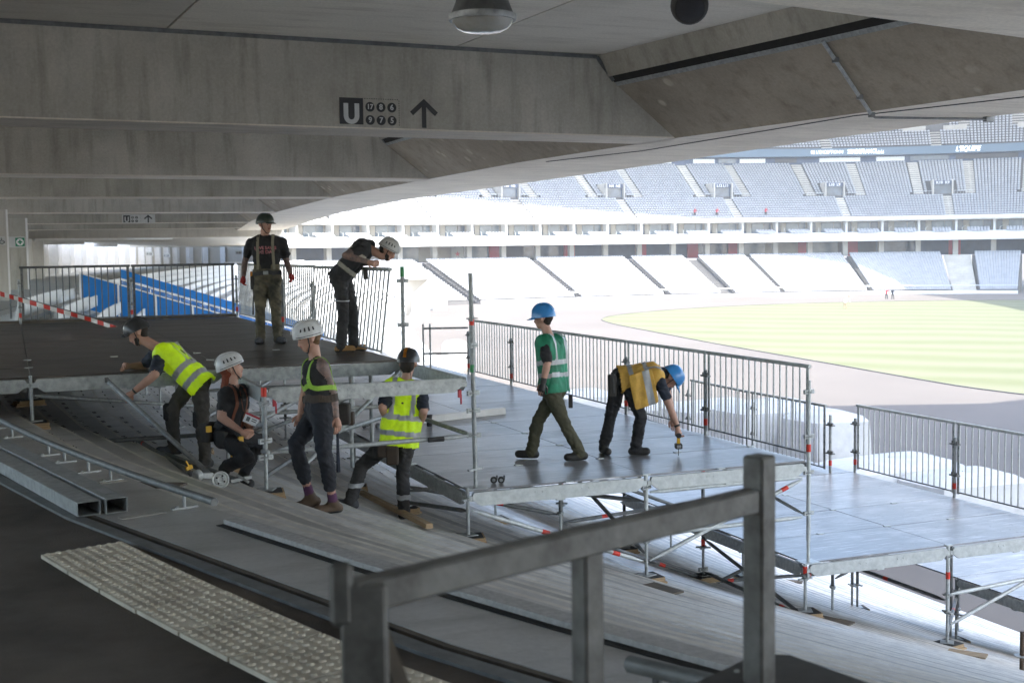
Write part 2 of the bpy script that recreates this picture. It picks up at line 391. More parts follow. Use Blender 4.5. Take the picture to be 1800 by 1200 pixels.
# tactile paving: cream tiles with rows of studs
def arc_pt(r, a, z): return Vector((CX+r*math.cos(a), CY+r*math.sin(a), z))
tac = thing('tactile_paving', arc_pt(41.75, rad(200), 0), 'cream studded tactile paving strip on the dark concourse floor', 'paving')
aw = .45/41.7; a_ = rad(198.25)
for t in range(13):
    g = MB(); a0 = a_+t*aw+.0002; a1 = a_+(t+1)*aw-.0002; rr0 = lambda q: 41.40+.15*min(1, q/6.)
    nn = 8; zz = .010+random.uniform(-.002, .002)
    vs = [arc_pt(rr0(t), a0, zz), arc_pt(rr0(t+1), a1, zz), arc_pt(rr0(t+1)+.45, a1, zz), arc_pt(rr0(t)+.45, a0, zz)]
    g.add([v for v in vs]+[v-Vector((0, 0, .02)) for v in vs], [(3, 2, 1, 0), (0, 1, 5, 4), (1, 2, 6, 5), (2, 3, 7, 6), (3, 0, 4, 7)])
    for i in range(nn):
        for j in range(nn):
            r = rr0(t+(j+.5)/nn)+(i+.5)*.45/nn; a = a0+(j+.5)*(a1-a0)/nn
            if random.random() < .02: continue
            g.lathe(arc_pt(r, a, zz-.001), [(.0175, 0), (.0145, .0065), (.008, .0095)], 8)
    g.build('tile', 'cream_tile', tac)

# bolt plugs on the steps, too small to pick apart
g = MB()
for k in range(1, 20):
    for a in np.arange(181.5, 222, .82):
        r = R0-STEP*(k-.5)
        for da in (-.09, .09):
            aa = rad(a+da+.31*(k % 2)+random.uniform(-.03, .03)); p = arc_pt(r, aa, -RISE*k+.003)
            g.box(p, (.05, .022, .006), aa)
    for y in np.arange(8.5, 20, .6):
        for dy in (-.06, .06): g.box((-5.1+STEP*(k-.5), y+dy+.2*(k % 2), -RISE*k+.003), (.022, .05, .006))
g.build('bolt_plugs', 'hole_black', terrace, smooth=False, kind='stuff')
# long battens fixed to the steps in the foreground
for k in range(0, 14):
    a0 = 198.2 if k == 0 else (199.2 if k == 1 else 200.1+.22*k+random.uniform(-.2, .2)); a1 = a0+34
    g = MB(); r = R0-STEP*(k-1)-.10 if k else R0+.10; z = -RISE*k
    aa = [rad(x) for x in np.linspace(a0, a1, 18)]
    for x, y in zip(aa, aa[1:]):
        q = [arc_pt(r+.055, x, z), arc_pt(r+.055, y, z), arc_pt(r-.055, y, z), arc_pt(r-.055, x, z)]
        g.prism([v+Vector((0, 0, .001)) for v in q], (0, 0, .048 if k else .03))
    g.build('batten', 'batten', terrace, smooth=False)
    g = MB()                                                                # black strip painted as the shadow gap on the batten's outer side
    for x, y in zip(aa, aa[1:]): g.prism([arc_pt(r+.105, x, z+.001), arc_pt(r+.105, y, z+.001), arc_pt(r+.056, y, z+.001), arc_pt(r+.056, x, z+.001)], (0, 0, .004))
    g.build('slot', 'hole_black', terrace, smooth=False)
    if 2 <= k < 9:
        for a in np.arange(a0+2.2+k*.3, a1, 4.6):
            p = arc_pt(r-.02, rad(a), z+.055); g = MB(); g.box(p, (.17, .035, .014), rad(a)); g.build('batten_clip', 'galv_dark', terrace, smooth=False)

# ================================================================== the concourse roof
CEIL, BOT = 4.5, 3.3
GIN = [(9.5, -14), (7.6, -7), (6.25, -1.5), (5.95, 1.06), (5.35, 5.18), (4.95, 10.75), (4.95, 18.9), (5.0, 26), (6.0, 40), (7.4, 53.5), (13., 94), (21., 160)]
GOUT = [(12.4, -14), (10.0, -7), (8.35, -1.5), (7.98, 1.06), (7.85, 5.0), (7.95, 10.75), (7.92, 18.9), (7.8, 28), (8.9, 41), (10.6, 53.5), (16.4, 94), (24., 160)]
def sweep(name, lines, m, parent=None, close=False, **kw):
    """lines: list of polylines of 3-D points, skinned in order"""
    n = len(lines[0]); g = MB(); vs = [p for l in lines for p in l]; k = len(lines)
    fs = [(r*n+i, r*n+i+1, (r+1)*n+i+1, (r+1)*n+i) for r in range(k-1) for i in range(n-1)]
    if close: fs += [((k-1)*n+i, (k-1)*n+i+1, i+1, i) for i in range(n-1)]
    g.add(vs, fs); return g.build(name, m, parent, smooth=False, **kw)
L3 = lambda pts, z, dx=0.: [(x+dx, y, z) for x, y in pts]
girder = thing('edge_girder', (6.5, 5, BOT), 'long concrete edge girder with sloping stained face above the decks', 'girder')
sweep('sloping_face', [L3(GIN, 4.08, -1.05), L3(GIN, BOT)], 'concrete_girder', girder)
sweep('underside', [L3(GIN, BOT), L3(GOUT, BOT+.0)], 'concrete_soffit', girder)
sweep('outer_face', [L3(GOUT, BOT), L3(GOUT, 4.9, .3), L3(GIN, 4.9, -1.4)], 'concrete_light', girder)
sweep('upstand', [L3(GIN, CEIL+.02, -1.36), L3(GIN, 4.185, -1.20)], 'concrete_beam', girder)
sweep('gutter', [L3(GIN, 4.185, -1.20), L3(GIN, 4.22, -1.15), L3(GIN, 4.10, -1.06)], 'hole_black', girder)
sweep('trim', [L3(GIN, 4.11, -1.075), L3(GIN, 4.055, -1.035)], 'galv', girder)
# ceiling: precast planks with open joints
ceiling = tag(thing('ceiling', (0, 0, CEIL), None, None), kind='structure')
jx = [-18.6, -14.6, -10.5, -6.4, -2.32, 1.72, 4.5]
for i in range(len(jx)-1):
    for y0, y1 in ((-19, -4.4), (-4.3, 5.0), (5.3, 16.5), (16.8, 27), (27.3, 41)):
        g = MB(); x0, x1 = jx[i]+.016, jx[i+1]-.016
        sk = .065 if y0 < 6 else 0.
        pl = [(x0-(y0-4.5)*.06, y0), (x1-(y0-4.5)*.06, y0), (x1-(y1-4.5)*.06, y1), (x0-(y1-4.5)*.06, y1)] if y0 < 5.2 else [(x0, y0), (x1, y0), (x1, y1), (x0, y1)]
        if i == len(jx)-2:
            def gx(y): return np.interp(y, [p[1] for p in GIN], [p[0] for p in GIN])-1.33
            pl[1] = (gx(y0), y0); pl[2] = (gx(y1), y1)
        g.prism([(x, y, CEIL) for x, y in pl], (0, 0, .3))
        g.build('plank', 'concrete_ceiling', ceiling, smooth=False)
g = MB(); g.box((-5.2, 11, CEIL+.45), (26.8, 60, .25)); g.build('slab', 'hole_black', ceiling, smooth=False)
# beams
BEAMS = [((-5, -6.9), (6.9, -4.36), 1.1, 'near concrete beam at the top right corner of the view'),
         ((-4.37, 4.55), (5.33, 5.18), 1.12, 'nearest full concrete beam carrying the black section sign'),
         ((-4.44, 15.9), (4.95, 16.3), 1.15, 'second concrete beam, behind the one with the large sign'),
         ((-4.5, 27.0), (5.0, 26.0), 1.1, 'third concrete beam from the large sign, level with the second tee'),
         ((-4.58, 41.0), (6.0, 40.1), 1.1, 'fourth concrete beam, pale, before the small sign'),
         ((-4.68, 58.4), (7.9, 56.5), 1.1, 'fifth concrete beam carrying the small white section sign'),
         ((-4.77, 75.0), (10.2, 72.0), 1.1, 'sixth and farthest full concrete beam under the gallery roof')]
BEAMS[3] = BEAMS[3][:3]+('third concrete beam counting from the large black sign',)
beams = []
for bi, (a, b, th, lab) in enumerate(BEAMS):
    a = Vector(a+(0,)); b = Vector(b+(0,)); d = (b-a).normalized(); n = Vector((-d.y, d.x, 0))
    a2 = a-d*14; top = CEIL+.05
    prof = [Vector((0, 0, BOT)), Vector((0, 0, BOT))]
    t = thing('concrete_beam', (b.x, b.y, BOT), lab, 'beam', 'concrete beams under the gallery roof')
    g = MB()
    cut = .42
    e0 = b+d*.08; e1 = b-d*1.02
    q = [a2+Vector((0, 0, BOT+.02)), a2+Vector((0, 0, top)), e1-d*.34+Vector((0, 0, top)), e1-d*.05+Vector((0, 0, 4.12)), e0+Vector((0, 0, BOT+.02))]
    g.prism(q, n*th); ob = g.build('web', 'concrete_beam', t, smooth=False)
    g = MB()                                                     # underside kept paler: light from below is in its colour
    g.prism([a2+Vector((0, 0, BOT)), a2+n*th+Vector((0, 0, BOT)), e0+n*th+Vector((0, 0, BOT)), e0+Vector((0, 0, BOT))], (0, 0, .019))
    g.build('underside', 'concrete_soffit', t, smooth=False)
    g = MB(); g.bar(a2-n*.012+Vector((0, 0, CEIL-.03)), e1-d*.34-n*.012+Vector((0, 0, CEIL-.03)), .02, .055)
    g.bar(e1-d*.34-n*.012+Vector((0, 0, CEIL-.03)), e1-d*.06-n*.012+Vector((0, 0, 4.13)), .02, .05)
    if bi < 4: g.build('joint_strip', 'galv_dark', t, smooth=False)
    beams.append((a, b, d, n))
# conduit down the sloping face and along the underside
cdt = thing('conduit_pipe', atd(1540, 195, 16), 'thin grey conduit running down the sloping girder face and along its underside', 'pipe')
def on_girder(px, py, low=False):
    r = ray(px, py); best = None
    for t in np.arange(6, 30, .02):
        p = CAM+t*r; gx = np.interp(p[1], [q[1] for q in GIN], [q[0] for q in GIN])
        if low:
            if p[2] >= BOT-.02: return Vector(p)
        elif p[0] > gx-1.05 and p[2] >= 4.08-(p[0]-gx+1.05)*.743-.03: return Vector(p)
    return Vector(p)
p0, p1 = on_girder(1452, 64), on_girder(1538, 194)
off_ = Vector((-.05, 0, -.06)); p0 = p0+off_; p1 = p1+off_
g = MB(); g.path([p0, p0.lerp(p1, .5), p1], .024, 8); g.build('upper_run', 'galv', cdt)
p2 = on_girder(1738, 208, True); p1b = p1+Vector((.05, 0, -.03)); p2.z = BOT-.03
g = MB(); g.path([p1, p1b, p2], .016, 8); g.build('lower_run', 'galv_dark', cdt)
g = MB()
for q in (p0.lerp(p1, .25), p0.lerp(p1, .75), p1): g.box(q, (.06, .06, .06))
g.box(p2, (.14, .07, .07)); g.build('clips', 'galv_dark', cdt, kind='stuff')
cb = [on_girder(px, py, True) for px, py in ((1800, 172), (1500, 205), (1350, 230), (1130, 266), (960, 285))]
g = MB(); g.path([Vector((p.x, p.y, BOT-.012)) for p in cb], .007, 6); g.build('cable', 'black_rubber', None, label='thin black cable clipped along the underside of the edge girder', cat='cable')

# hanging lamp and ball loudspeaker
lc = atd(848, 30, 9.3)
lamp = thing('high_bay_lamp', lc, 'dome lamp with glass lens hanging from the ceiling', 'lamp')
g = MB(); g.lathe(lc, [(.235, -.02), (.24, 0), (.232, .02), (.2, .10), (.16, .22), (.11, .40), (.05, .46)], 32); g.build('housing', 'galv_dark', lamp)
g = MB(); g.lathe(lc, [(.247, -.03), (.252, -.018), (.252, .012), (.244, .016)], 32); g.build('rim', 'galv', lamp)
mat('lamp_lens', (.75, .74, .68), .12, c2=(.6, .58, .5), scale=8, trans=.55, spec=.6)
g = MB(); g.lathe(lc, [(.05, -.118), (.14, -.108), (.19, -.085), (.225, -.045), (.232, -.022)], 32); g.build('lens', 'lamp_lens', lamp)
g = MB(); g.tube(lc+Vector((0, 0, .4)), (lc.x, lc.y, CEIL+.02), .018); g.build('stem', 'galv_dark', lamp)
sc = atd(1212, 10, 9.6)
spk = thing('ball_loudspeaker', sc, 'round black ball loudspeaker hanging from the ceiling', 'loudspeaker')
g = MB(); ax = (Vector(CAM)-sc+Vector((1.2, 1.5, -2.2))).normalized()
g.lathe(sc, [(.145*math.sin(t), -.145*math.cos(t)) for t in np.linspace(.02, math.pi*.72, 14)], 28, axis=ax); g.build('shell', 'black_rubber', spk)
mat('speaker_mesh', (.035, .037, .045), .75, c2=(.02, .02, .025), scale=120)
g = MB(); g.lathe(sc, [(.107, .09), (.1, .1), (.05, .118), (.004, .122)], 28, axis=ax); g.build('grille', 'speaker_mesh', spk)
g = MB(); g.tube(sc+Vector((.02, 0, .12)), (sc.x+.02, sc.y, CEIL+.02), .014); g.bar(sc+Vector((.1, 0, .12)), sc+Vector((.24, .02, .16)), .05, .02); g.build('bracket', 'galv_dark', spk)

# ---------------------------------------------------------------- section signs on the beams
def section_sign(origin, xd, up, s, label, plate):
    xd = Vector(xd).normalized(); up = Vector(up); n = xd.cross(up)
    P = lambda x, z, o=.004: origin+xd*(x*s)+up*(z*s)+n*o
    t = thing('section_sign', origin, label, 'sign', 'section signs on the beams')  # black sheet inside stands for the shade of the hollow tube
    if plate:
        g = MB(); g.prism([P(-.06, -.04, .002), P(1.58, -.04, .002), P(1.58, .40, .002), P(-.06, .40, .002)], n*.002); g.build('plate', 'sign_light', t, smooth=False)
    o1 = .006; g = MB(); g.prism([P(0, 0, o1), P(.34, 0, o1), P(.34, .36, o1), P(0, .36, o1)], n*.002); g.build('black_square', 'sign_black', t, smooth=False)
    # the letter U as a bent band
    g = MB(); out = []; inn = []
    for a in np.linspace(math.pi, 2*math.pi, 13): out.append((.17+.113*math.cos(a), .115+.113*math.sin(a))); inn.append((.17+.045*math.cos(a), .115+.052*math.sin(a)))
    out = [(.057, .285)]+out+[(.283, .285)]; inn = [(.125, .285)]+inn+[(.215, .285)]
    for i in range(len(out)-1): g.add([P(*out[i], .0105), P(*out[i+1], .0105), P(*inn[i+1], .0105), P(*inn[i], .0105)], [(0, 1, 2, 3)])
    g.build('letter', 'sign_light', t, smooth=False)
    nums = [('17', .44, .245), ('8', .60, .245), ('6', .76, .245), ('9', .44, .065), ('7', .60, .065), ('5', .76, .065)]
    if plate: nums = [('8', .46, .25), ('6', .66, .25), ('7', .46, .07), ('5', .66, .07)]
    for tx, x, z in nums:
        g = MB(); g.prism([P(x+.067*math.cos(a), z+.067*math.sin(a), o1) for a in np.linspace(0, 2*math.pi, 20)[:-1]], n*.002); dk = g.build('number_disc', 'sign_black', t, smooth=False)
        place_text('number', tx, .105*s if len(tx) == 1 else .092*s, P(x, z, .0095), xd, up, 'sign_light', dk, .0005, .003*s)
    g = MB()                                                    # dotted frame
    for i in range(15): x = .36+i*.034; g.prism([P(x, .352, o1), P(x+.017, .352, o1), P(x+.017, .362, o1), P(x, .362, o1)], n*.001)
    for i in range(11): z = .0+i*.033; g.prism([P(.862, z, o1), P(.872, z, o1), P(.872, z+.017, o1), P(.862, z+.017, o1)], n*.001)
    g.build('dotted_frame', 'sign_black', t, smooth=False, kind='stuff')
    g = MB(); cx = 1.24
    for poly in ([(-.033, -.02), (.033, -.02), (.033, .30), (-.033, .30)], [(0, .385), (-.21, .20), (-.165, .15), (.0, .30)], [(0, .385), (.0, .30), (.165, .15), (.21, .20)]):
        g.prism([P(cx+x, z, o1) for x, z in poly], n*.002)
    g.build('arrow', 'sign_black', t, smooth=False)
a, b, d, n = beams[1]
def on_beam(bi, px, py):
    a, b, d, n = beams[bi]; r = Vector(ray(px, py)); t = (a-Vector(CAM)).dot(n)/r.dot(n); return Vector(CAM)+r*t
p = on_beam(1, 597, 218); section_sign(p-n*.0, d, Vector((0, 0, 1)), 1.0, 'large black U section sign with six numbers and arrow on the nearest beam', False)
p = on_beam(5, 217, 391); section_sign(p-beams[5][3]*.0, beams[5][2], Vector((0, 0, 1)), 1.02, 'small white U section sign with arrow on a far beam', True)

# ================================================================== the gallery running on to the left
far_px = [(40, 84), (54, 92), (82, 106), (106, 120), (128, 133), (150, 146), (170, 158), (188, 168), (207, 178), (227, 188), (242, 195), (255, 201), (271, 207), (287, 212), (303, 216), (327, 219), (355, 221), (389, 222), (430, 221), (470, 219)]
HALL_TOP = 2.85
wall = thing('concourse_wall', atz(200, 470, 0), 'pale far concourse wall divided by white uprights at the end of the gallery', 'wall')
W = [Vector((atd(px, 450, d).x, atd(px, 450, d).y)) for px, d in far_px]
for i, (p, q) in enumerate(zip(W, W[1:])):
    g = MB(); g.prism([(p.x, p.y, -.4), (q.x, q.y, -.4), (q.x, q.y, HALL_TOP+2), (p.x, p.y, HALL_TOP+2)], (0.2, .4, 0)); g.build('wall_panel', 'hall_wall' if i > 8 else 'hall_white', wall, smooth=False)
for i, p in enumerate(W[1:-1]):
    d = (W[i+2]-W[i]).normalized(); n = Vector((d.y, -d.x)); g = MB()
    sz = .55 if i < 9 else .85
    g.prism([(p.x, p.y, -.4), (p.x+d.x*sz, p.y+d.y*sz, -.4), (p.x+d.x*sz+n.x*.9, p.y+d.y*sz+n.y*.9, -.4), (p.x+n.x*.9, p.y+n.y*.9, -.4)], (0, 0, HALL_TOP+.4)); g.build('upright', 'white_paint', wall, smooth=False)
# white lower ceiling of that part, with boxed ducts
hall = tag(thing('gallery_ceiling', (0, 100, HALL_TOP), None, None), kind='structure')
inner = [(x, y) for x, y in GOUT if y >= 94]; inner = [(14.2, 84), (16.4, 94), (24., 150), (32, 181), (41, 205)]
outer = [(-4, 84), (-1, 94), (10, 150), (17, 182), (28, 207)]
g = MB(); n5 = 5
g.add([(x, y, HALL_TOP) for x, y in inner]+[(x, y, HALL_TOP) for x, y in outer]+[(x, y, HALL_TOP+.6) for x, y in inner]+[(x, y, HALL_TOP+.6) for x, y in outer], [(i, i+1, n5+i+1, n5+i) for i in range(4)]+[(2*n5+i, 3*n5+i, 3*n5+i+1, 2*n5+i+1) for i in range(4)]+[(i, 2*n5+i, 2*n5+i+1, i+1) for i in range(4)]+[(0, n5, 3*n5, 2*n5)])
g.build('soffit', 'hall_white', hall, smooth=False)
for px0, px1, d, h in ((72, 146, 96, .34), (166, 206, 125, .34), (60, 300, 88, .14)):
    a = atd(px0, 430, d); b = atd(px1, 430, d+ (px1-px0)*.02); g = MB()
    g.bar((a.x, a.y, HALL_TOP-h/2), (b.x, b.y, HALL_TOP-h/2), 1.2, h); g.build('boxed_duct', 'white_paint', hall, smooth=False)
g = MB(); g.bar((-6, 83, 3.5), (14.5, 80.5, 3.5), 1.0, 1.3); g.build('fascia', 'concrete_light', hall, smooth=False)
g = MB(); g.box((-1.5, 62, CEIL+.3), (25, 44, .3)); g.build('slab', 'concrete_ceiling', hall, smooth=False)
# two thick pillars at the left edge and the green cross sign
pl = thing('concrete_pillar', atd(3, 528, 46.5), 'white edged concrete pillar at the left edge with accessible toilet sign', 'pillar')
p = atd(-16, 450, 46.5); q = atd(13, 450, 46.5); g = MB(); g.box(((p.x+q.x)/2, p.y+.5, 1.5), (q.x-p.x, .8, 3.7)); g.build('shaft', 'concrete_light', pl, smooth=False)
g = MB(); g.box((q.x+.035, p.y+.5, 1.5), (.07, .86, 3.7)); g.build('edge_strip', 'white_paint', pl, smooth=False)
p = atd(-8, 431, 46.0); q = atd(9.5, 415, 46.0); g = MB(); g.prism([(p.x, p.y, p.z), (q.x, p.y, p.z), (q.x, p.y, q.z), (p.x, p.y, q.z)], (0, .03, 0)); sg = g.build('sign_plate', 'sign_light', pl, smooth=False)
# wheelchair mark
g = MB(); o = Vector((q.x-.13, p.y-.012, (p.z+q.z)/2)); ring = [o+Vector((.07*math.cos(t), 0, -.05+.07*math.sin(t))) for t in np.linspace(rad(100), rad(380), 14)]
g.path(ring, .012, 6); g.path([o+Vector((-.01, 0, .1)), o+Vector((0, 0, 0)), o+Vector((.07, 0, 0)), o+Vector((.1, 0, -.09))], .014, 6); g.build('wheelchair_mark', 'sign_black', sg)
pl2 = thing('concrete_pillar', atd(33, 520, 62), 'grey concrete pillar behind the railing carrying the green cross sign', 'pillar')
p = atd(16, 450, 62); q = atd(47, 450, 62); g = MB(); g.box(((p.x+q.x)/2, p.y+.6, 1.6), (q.x-p.x, 1.0, 3.8)); g.build('shaft', 'concrete_beam', pl2, smooth=False)
g = MB(); g.box((q.x+.05, p.y+.6, 1.6), (.1, 1.06, 3.8)); g.build('edge_strip', 'white_paint', pl2, smooth=False)
fp = p.y+.06
def onY(px, py, Y):
    r = Vector(ray(px, py)); return Vector(CAM)+r*((Y-CAM[1])/r.y)
fs = thing('first_aid_sign', onY(35, 425, fp), 'green first aid sign with a white disc and green cross', 'sign')
a, b = onY(27.3, 433, fp), onY(43, 418, fp); c = (a+b)/2; hw = (b.x-a.x)/2; hh = (b.z-a.z)/2
g = MB(); g.box((c.x-.42, fp-.02, c.z), (hw*2+.95, .03, hh*2+.12)); g.build('back_plate', 'sign_light', fs, smooth=False)
g = MB(); g.box((c.x, fp-.045, c.z), (hw*2, .02, hh*2)); g.build('green_square', 'sign_green', fs, smooth=False)
g = MB(); g.prism([(c.x+hw*.82*math.cos(t), fp-.058, c.z+hw*.82*math.sin(t)) for t in np.linspace(0, 2*math.pi, 25)[:-1]], (0, -.004, 0)); g.build('white_disc', 'white_paint', fs, smooth=False)
g = MB(); g.box((c.x, fp-.066, c.z), (hw*1.0, .004, hw*.34)); g.box((c.x, fp-.067, c.z), (hw*.34, .004, hw*1.0)); g.build('cross', 'sign_green', fs, smooth=False)
# direction signs on the far wall
for px, py, d, tx, lab in ((263, 446, 199, '<- WC', 'small white toilet direction sign on the far wall'), (293, 449, 205, '<- WC', 'white toilet sign above a doorway on the far wall'), (420, 444, 214, '<- WC', 'white direction sign at the right end of the far wall')):
    c = atd(px, py, d); xd = Vector((_R[0], _R[1], 0)).normalized(); up = Vector((0, 0, 1)); n = xd.cross(up); w_ = .55
    t = thing('direction_sign', c, lab, 'sign', 'direction signs on the far concourse wall')
    g = MB(); g.prism([c-xd*w_-up*.3, c+xd*w_-up*.3, c+xd*w_+up*.3, c-xd*w_+up*.3], n*-.05); g.build('plate', 'sign_light', t, smooth=False)
    g = MB(); k = c+n*.03
    g.bar(k-xd*.4, k-xd*.1, .06, .02, n); g.bar(k-xd*.42, k-xd*.3+up*.1, .06, .02, n); g.bar(k-xd*.42, k-xd*.3-up*.1, .06, .02, n)
    for x in (.08, .28): g.bar(k+xd*x-up*.2, k+xd*x+up*.06, .1, .02, n); g.prism([k+xd*x+up*.14+(xd*math.cos(a)+up*math.sin(a))*.05 for a in np.linspace(0, 6.28, 9)[:-1]], n*.01)
    g.build('pictogram', 'sign_black', t, smooth=False)

# unseen wall added behind the camera to keep light off the beam faces
g = MB(); g.box((-8, -19.3, 2.3), (22, .4, 4.7)); g.build('end_wall', 'concrete_beam', kind='structure', smooth=False)
# ================================================================== the stands across the pitch
_st = [(380, 189), (450, 196), (550, 204), (672, 211), (800, 218), (935, 224), (1027, 227.6), (1180, 232), (1340, 235), (1500, 236), (1710, 232), (1870, 226), (2000, 219), (2150, 208)]
_px = np.linspace(380, 2150, 600); _D = np.interp(_px, *zip(*_st))
_D = np.convolve(np.pad(_D, 30, mode='reflect', reflect_type='odd'), np.ones(61)/61, 'valid')
_P = np.array([np.array(atd(p, 430, d))[:2] for p, d in zip(_px, _D)])
_s = np.concatenate([[0], np.cumsum(np.linalg.norm(np.diff(_P, axis=0), axis=1))]); SMAX = _s[-1]
SS = np.arange(0, SMAX, 1.0); GP = np.stack([np.interp(SS, _s, _P[:, 0]), np.interp(SS, _s, _P[:, 1])], 1)
_t = np.gradient(GP, axis=0); _t /= np.linalg.norm(_t, axis=1)[:, None]
for c_ in range(2): _t[:, c_] = np.convolve(np.pad(_t[:, c_], 8, mode='edge'), np.ones(17)/17, 'valid')
_t /= np.linalg.norm(_t, axis=1)[:, None]
GN = np.stack([-_t[:, 1], _t[:, 0]], 1)                       # outward (away from the pitch)
if (GN[len(GN)//2] @ _F[:2]) < 0: GN = -GN
def ring(s, o, z=None):
    x = np.array([np.interp(s, SS, GP[:, 0]), np.interp(s, SS, GP[:, 1])]); n = np.array([np.interp(s, SS, GN[:, 0]), np.interp(s, SS, GN[:, 1])])
    p = x+n*o/np.linalg.norm(n); return Vector((p[0], p[1], 0 if z is None else z))
def ring_dir(s):
    d = ring(min(s+1, SMAX-1), 0)-ring(max(s-1, 0), 0); return d.normalized()
def s_of(px, o, z):
    ss = np.arange(0, SMAX-1, .5); v = [px_of(ring(q, o, z))[0] for q in ss]; return float(np.interp(px, v, ss))
S_START = s_of(440, 0, 2)
def far_sweep(name, prof, m, parent, s0=None, s1=None, step=4., **kw):
    s0 = S_START if s0 is None else s0; s1 = SMAX-1 if s1 is None else s1; n = max(2, int((s1-s0)/step)); qs = np.linspace(s0, s1, n+1)
    return sweep(name, [[ring(q, o, z) for q in qs] for o, z in prof], m, parent, **kw)

stand = thing('grandstand', ring(SMAX*.55, -20, FIELD_Z), 'far grandstand of white seats curving round the other side of the pitch', 'grandstand')
# ---- lower tier: a stepped slab in blocks between gangways
LROW, LT, LR = 24, .82, .262
def lower_prof():
    pr = []
    for r in range(LROW+1):
        z = -.35-LR*r; o = -.6-LT*r; pr += [(o, z), (o-LT, z)]
    return pr+[(-.6-LT*(LROW+1), FIELD_Z+.6), (-.6-LT*(LROW+1)-.05, FIELD_Z)]
PX_BLK = [(380, 728), (744, 932), (938, 1100), (1106, 1203), (1226, 1309), (1316, 1483), (1489, 1655), (1709, 1797)]
BLK = [(s_of(a, -1, -.3), s_of(b, -1, -.3)) for a, b in PX_BLK]
for a, b in BLK:
    far_sweep('lower_terrace', lower_prof(), 'concrete_far', stand, a, b)
    for s, sg in ((a, 1), (b, -1)):                                   # closed flank of the block
        g = MB(); pts = [ring(s, o, z) for o, z in lower_prof()]; pts += [ring(s, -.6, FIELD_Z)]
        g.add(pts, [tuple(range(len(pts)))]); g.build('flank', 'concrete_far', stand, smooth=False)
far_sweep('stair_flight', lower_prof(), 'concrete_light', stand, s_of(1658, -1, -.3), s_of(1706, -1, -.3))
far_sweep('gangway', [(o, z-.3) for o, z in lower_prof()], 'concrete_far', stand, BLK[1][0], BLK[6][1])
# seats as geometry: back shell and pan
_sv = []
def _bx(x0, x1, y0, y1, z0, z1): return [(x, y, z) for x in (x0, x1) for y in (y0, y1) for z in (z0, z1)]
SEAT_V = np.array(_bx(-.225, .225, .08, .14, .36, .73)+_bx(-.225, .225, -.28, .12, .36, .42))       # +y is the back of the seat
SEAT_F = np.array([(0, 1, 3, 2), (4, 6, 7, 5), (0, 4, 5, 1), (2, 3, 7, 6), (1, 5, 7, 3)]+[(8, 9, 11, 10), (12, 14, 15, 13), (8, 12, 13, 9), (9, 13, 15, 11), (8, 10, 14, 12)])
def seat_mesh(name, pos, ang, mats, mi=None, parent=None):
    n = len(pos); c, s_ = np.cos(ang), np.sin(ang)
    v = SEAT_V[None].repeat(n, 0); x = v[..., 0]*c[:, None]-v[..., 1]*s_[:, None]; y = v[..., 0]*s_[:, None]+v[..., 1]*c[:, None]
    v = np.stack([x, y, v[..., 2]], -1)+pos[:, None, :]
    f = SEAT_F[None]+16*np.arange(n)[:, None, None]
    me = bpy.data.meshes.new(name); nv = n*16; nf = n*len(SEAT_F)
    me.vertices.add(nv); me.vertices.foreach_set('co', v.reshape(-1).astype(np.float32))
    me.loops.add(nf*4); me.loops.foreach_set('vertex_index', f.reshape(-1).astype(np.int32))
    me.polygons.add(nf); me.polygons.foreach_set('loop_start', np.arange(0, nf*4, 4, dtype=np.int32))
    for x_ in mats: me.materials.append(MATS[x_])
    if mi is not None: me.polygons.foreach_set('material_index', np.repeat(mi, len(SEAT_F)).astype(np.int32))
    me.update(calc_edges=True); me.validate()
    return link(name, me, parent, kind='stuff')
def far_seats(name, rows, blocked, s0, s1, parent, zf=None, pitch=.5):
    P_, A_ = [], []
    for ri, (o, z) in enumerate(rows):
        ss = np.arange(s0+.3, s1-.3, pitch)
        keep = ~blocked(ri, ss); ss = ss[keep]
        if not len(ss): continue
        x = np.stack([np.interp(ss, SS, GP[:, i])+np.interp(ss, SS, GN[:, i])*o for i in (0, 1)], 1)
        nx, ny = np.interp(ss, SS, GN[:, 0]), np.interp(ss, SS, GN[:, 1])
        P_.append(np.column_stack([x, np.full(len(ss), z)])); A_.append(np.arctan2(ny, nx)-math.pi/2)
    return seat_mesh(name, np.concatenate(P_), np.concatenate(A_), ['seat_far'], None, parent)
def low_block(ri, ss):
    bl = np.ones(len(ss), bool)
    for a, b in BLK: bl &= ~((ss > a+.3) & (ss < b-.3))
    return bl
far_seats('lower_seats', [(-.6-LT*(r+.62), -.35-LR*r) for r in range(LROW)], low_block, 0, SMAX-1, stand)
far_sweep('barrier', [(-.6-LT*(LROW+1)-.1, FIELD_Z+1.5), (-.6-LT*(LROW+1)-.16, FIELD_Z+1.4), (-.6-LT*(LROW+1)-.16, FIELD_Z+1.34)], 'galv_light', stand, BLK[1][0], BLK[7][1])
far_sweep('base_board', [(-.6-LT*(LROW+1)-.3, FIELD_Z+.55), (-.6-LT*(LROW+1)-.3, FIELD_Z)], 'white_paint', stand, BLK[1][0], BLK[7][1])

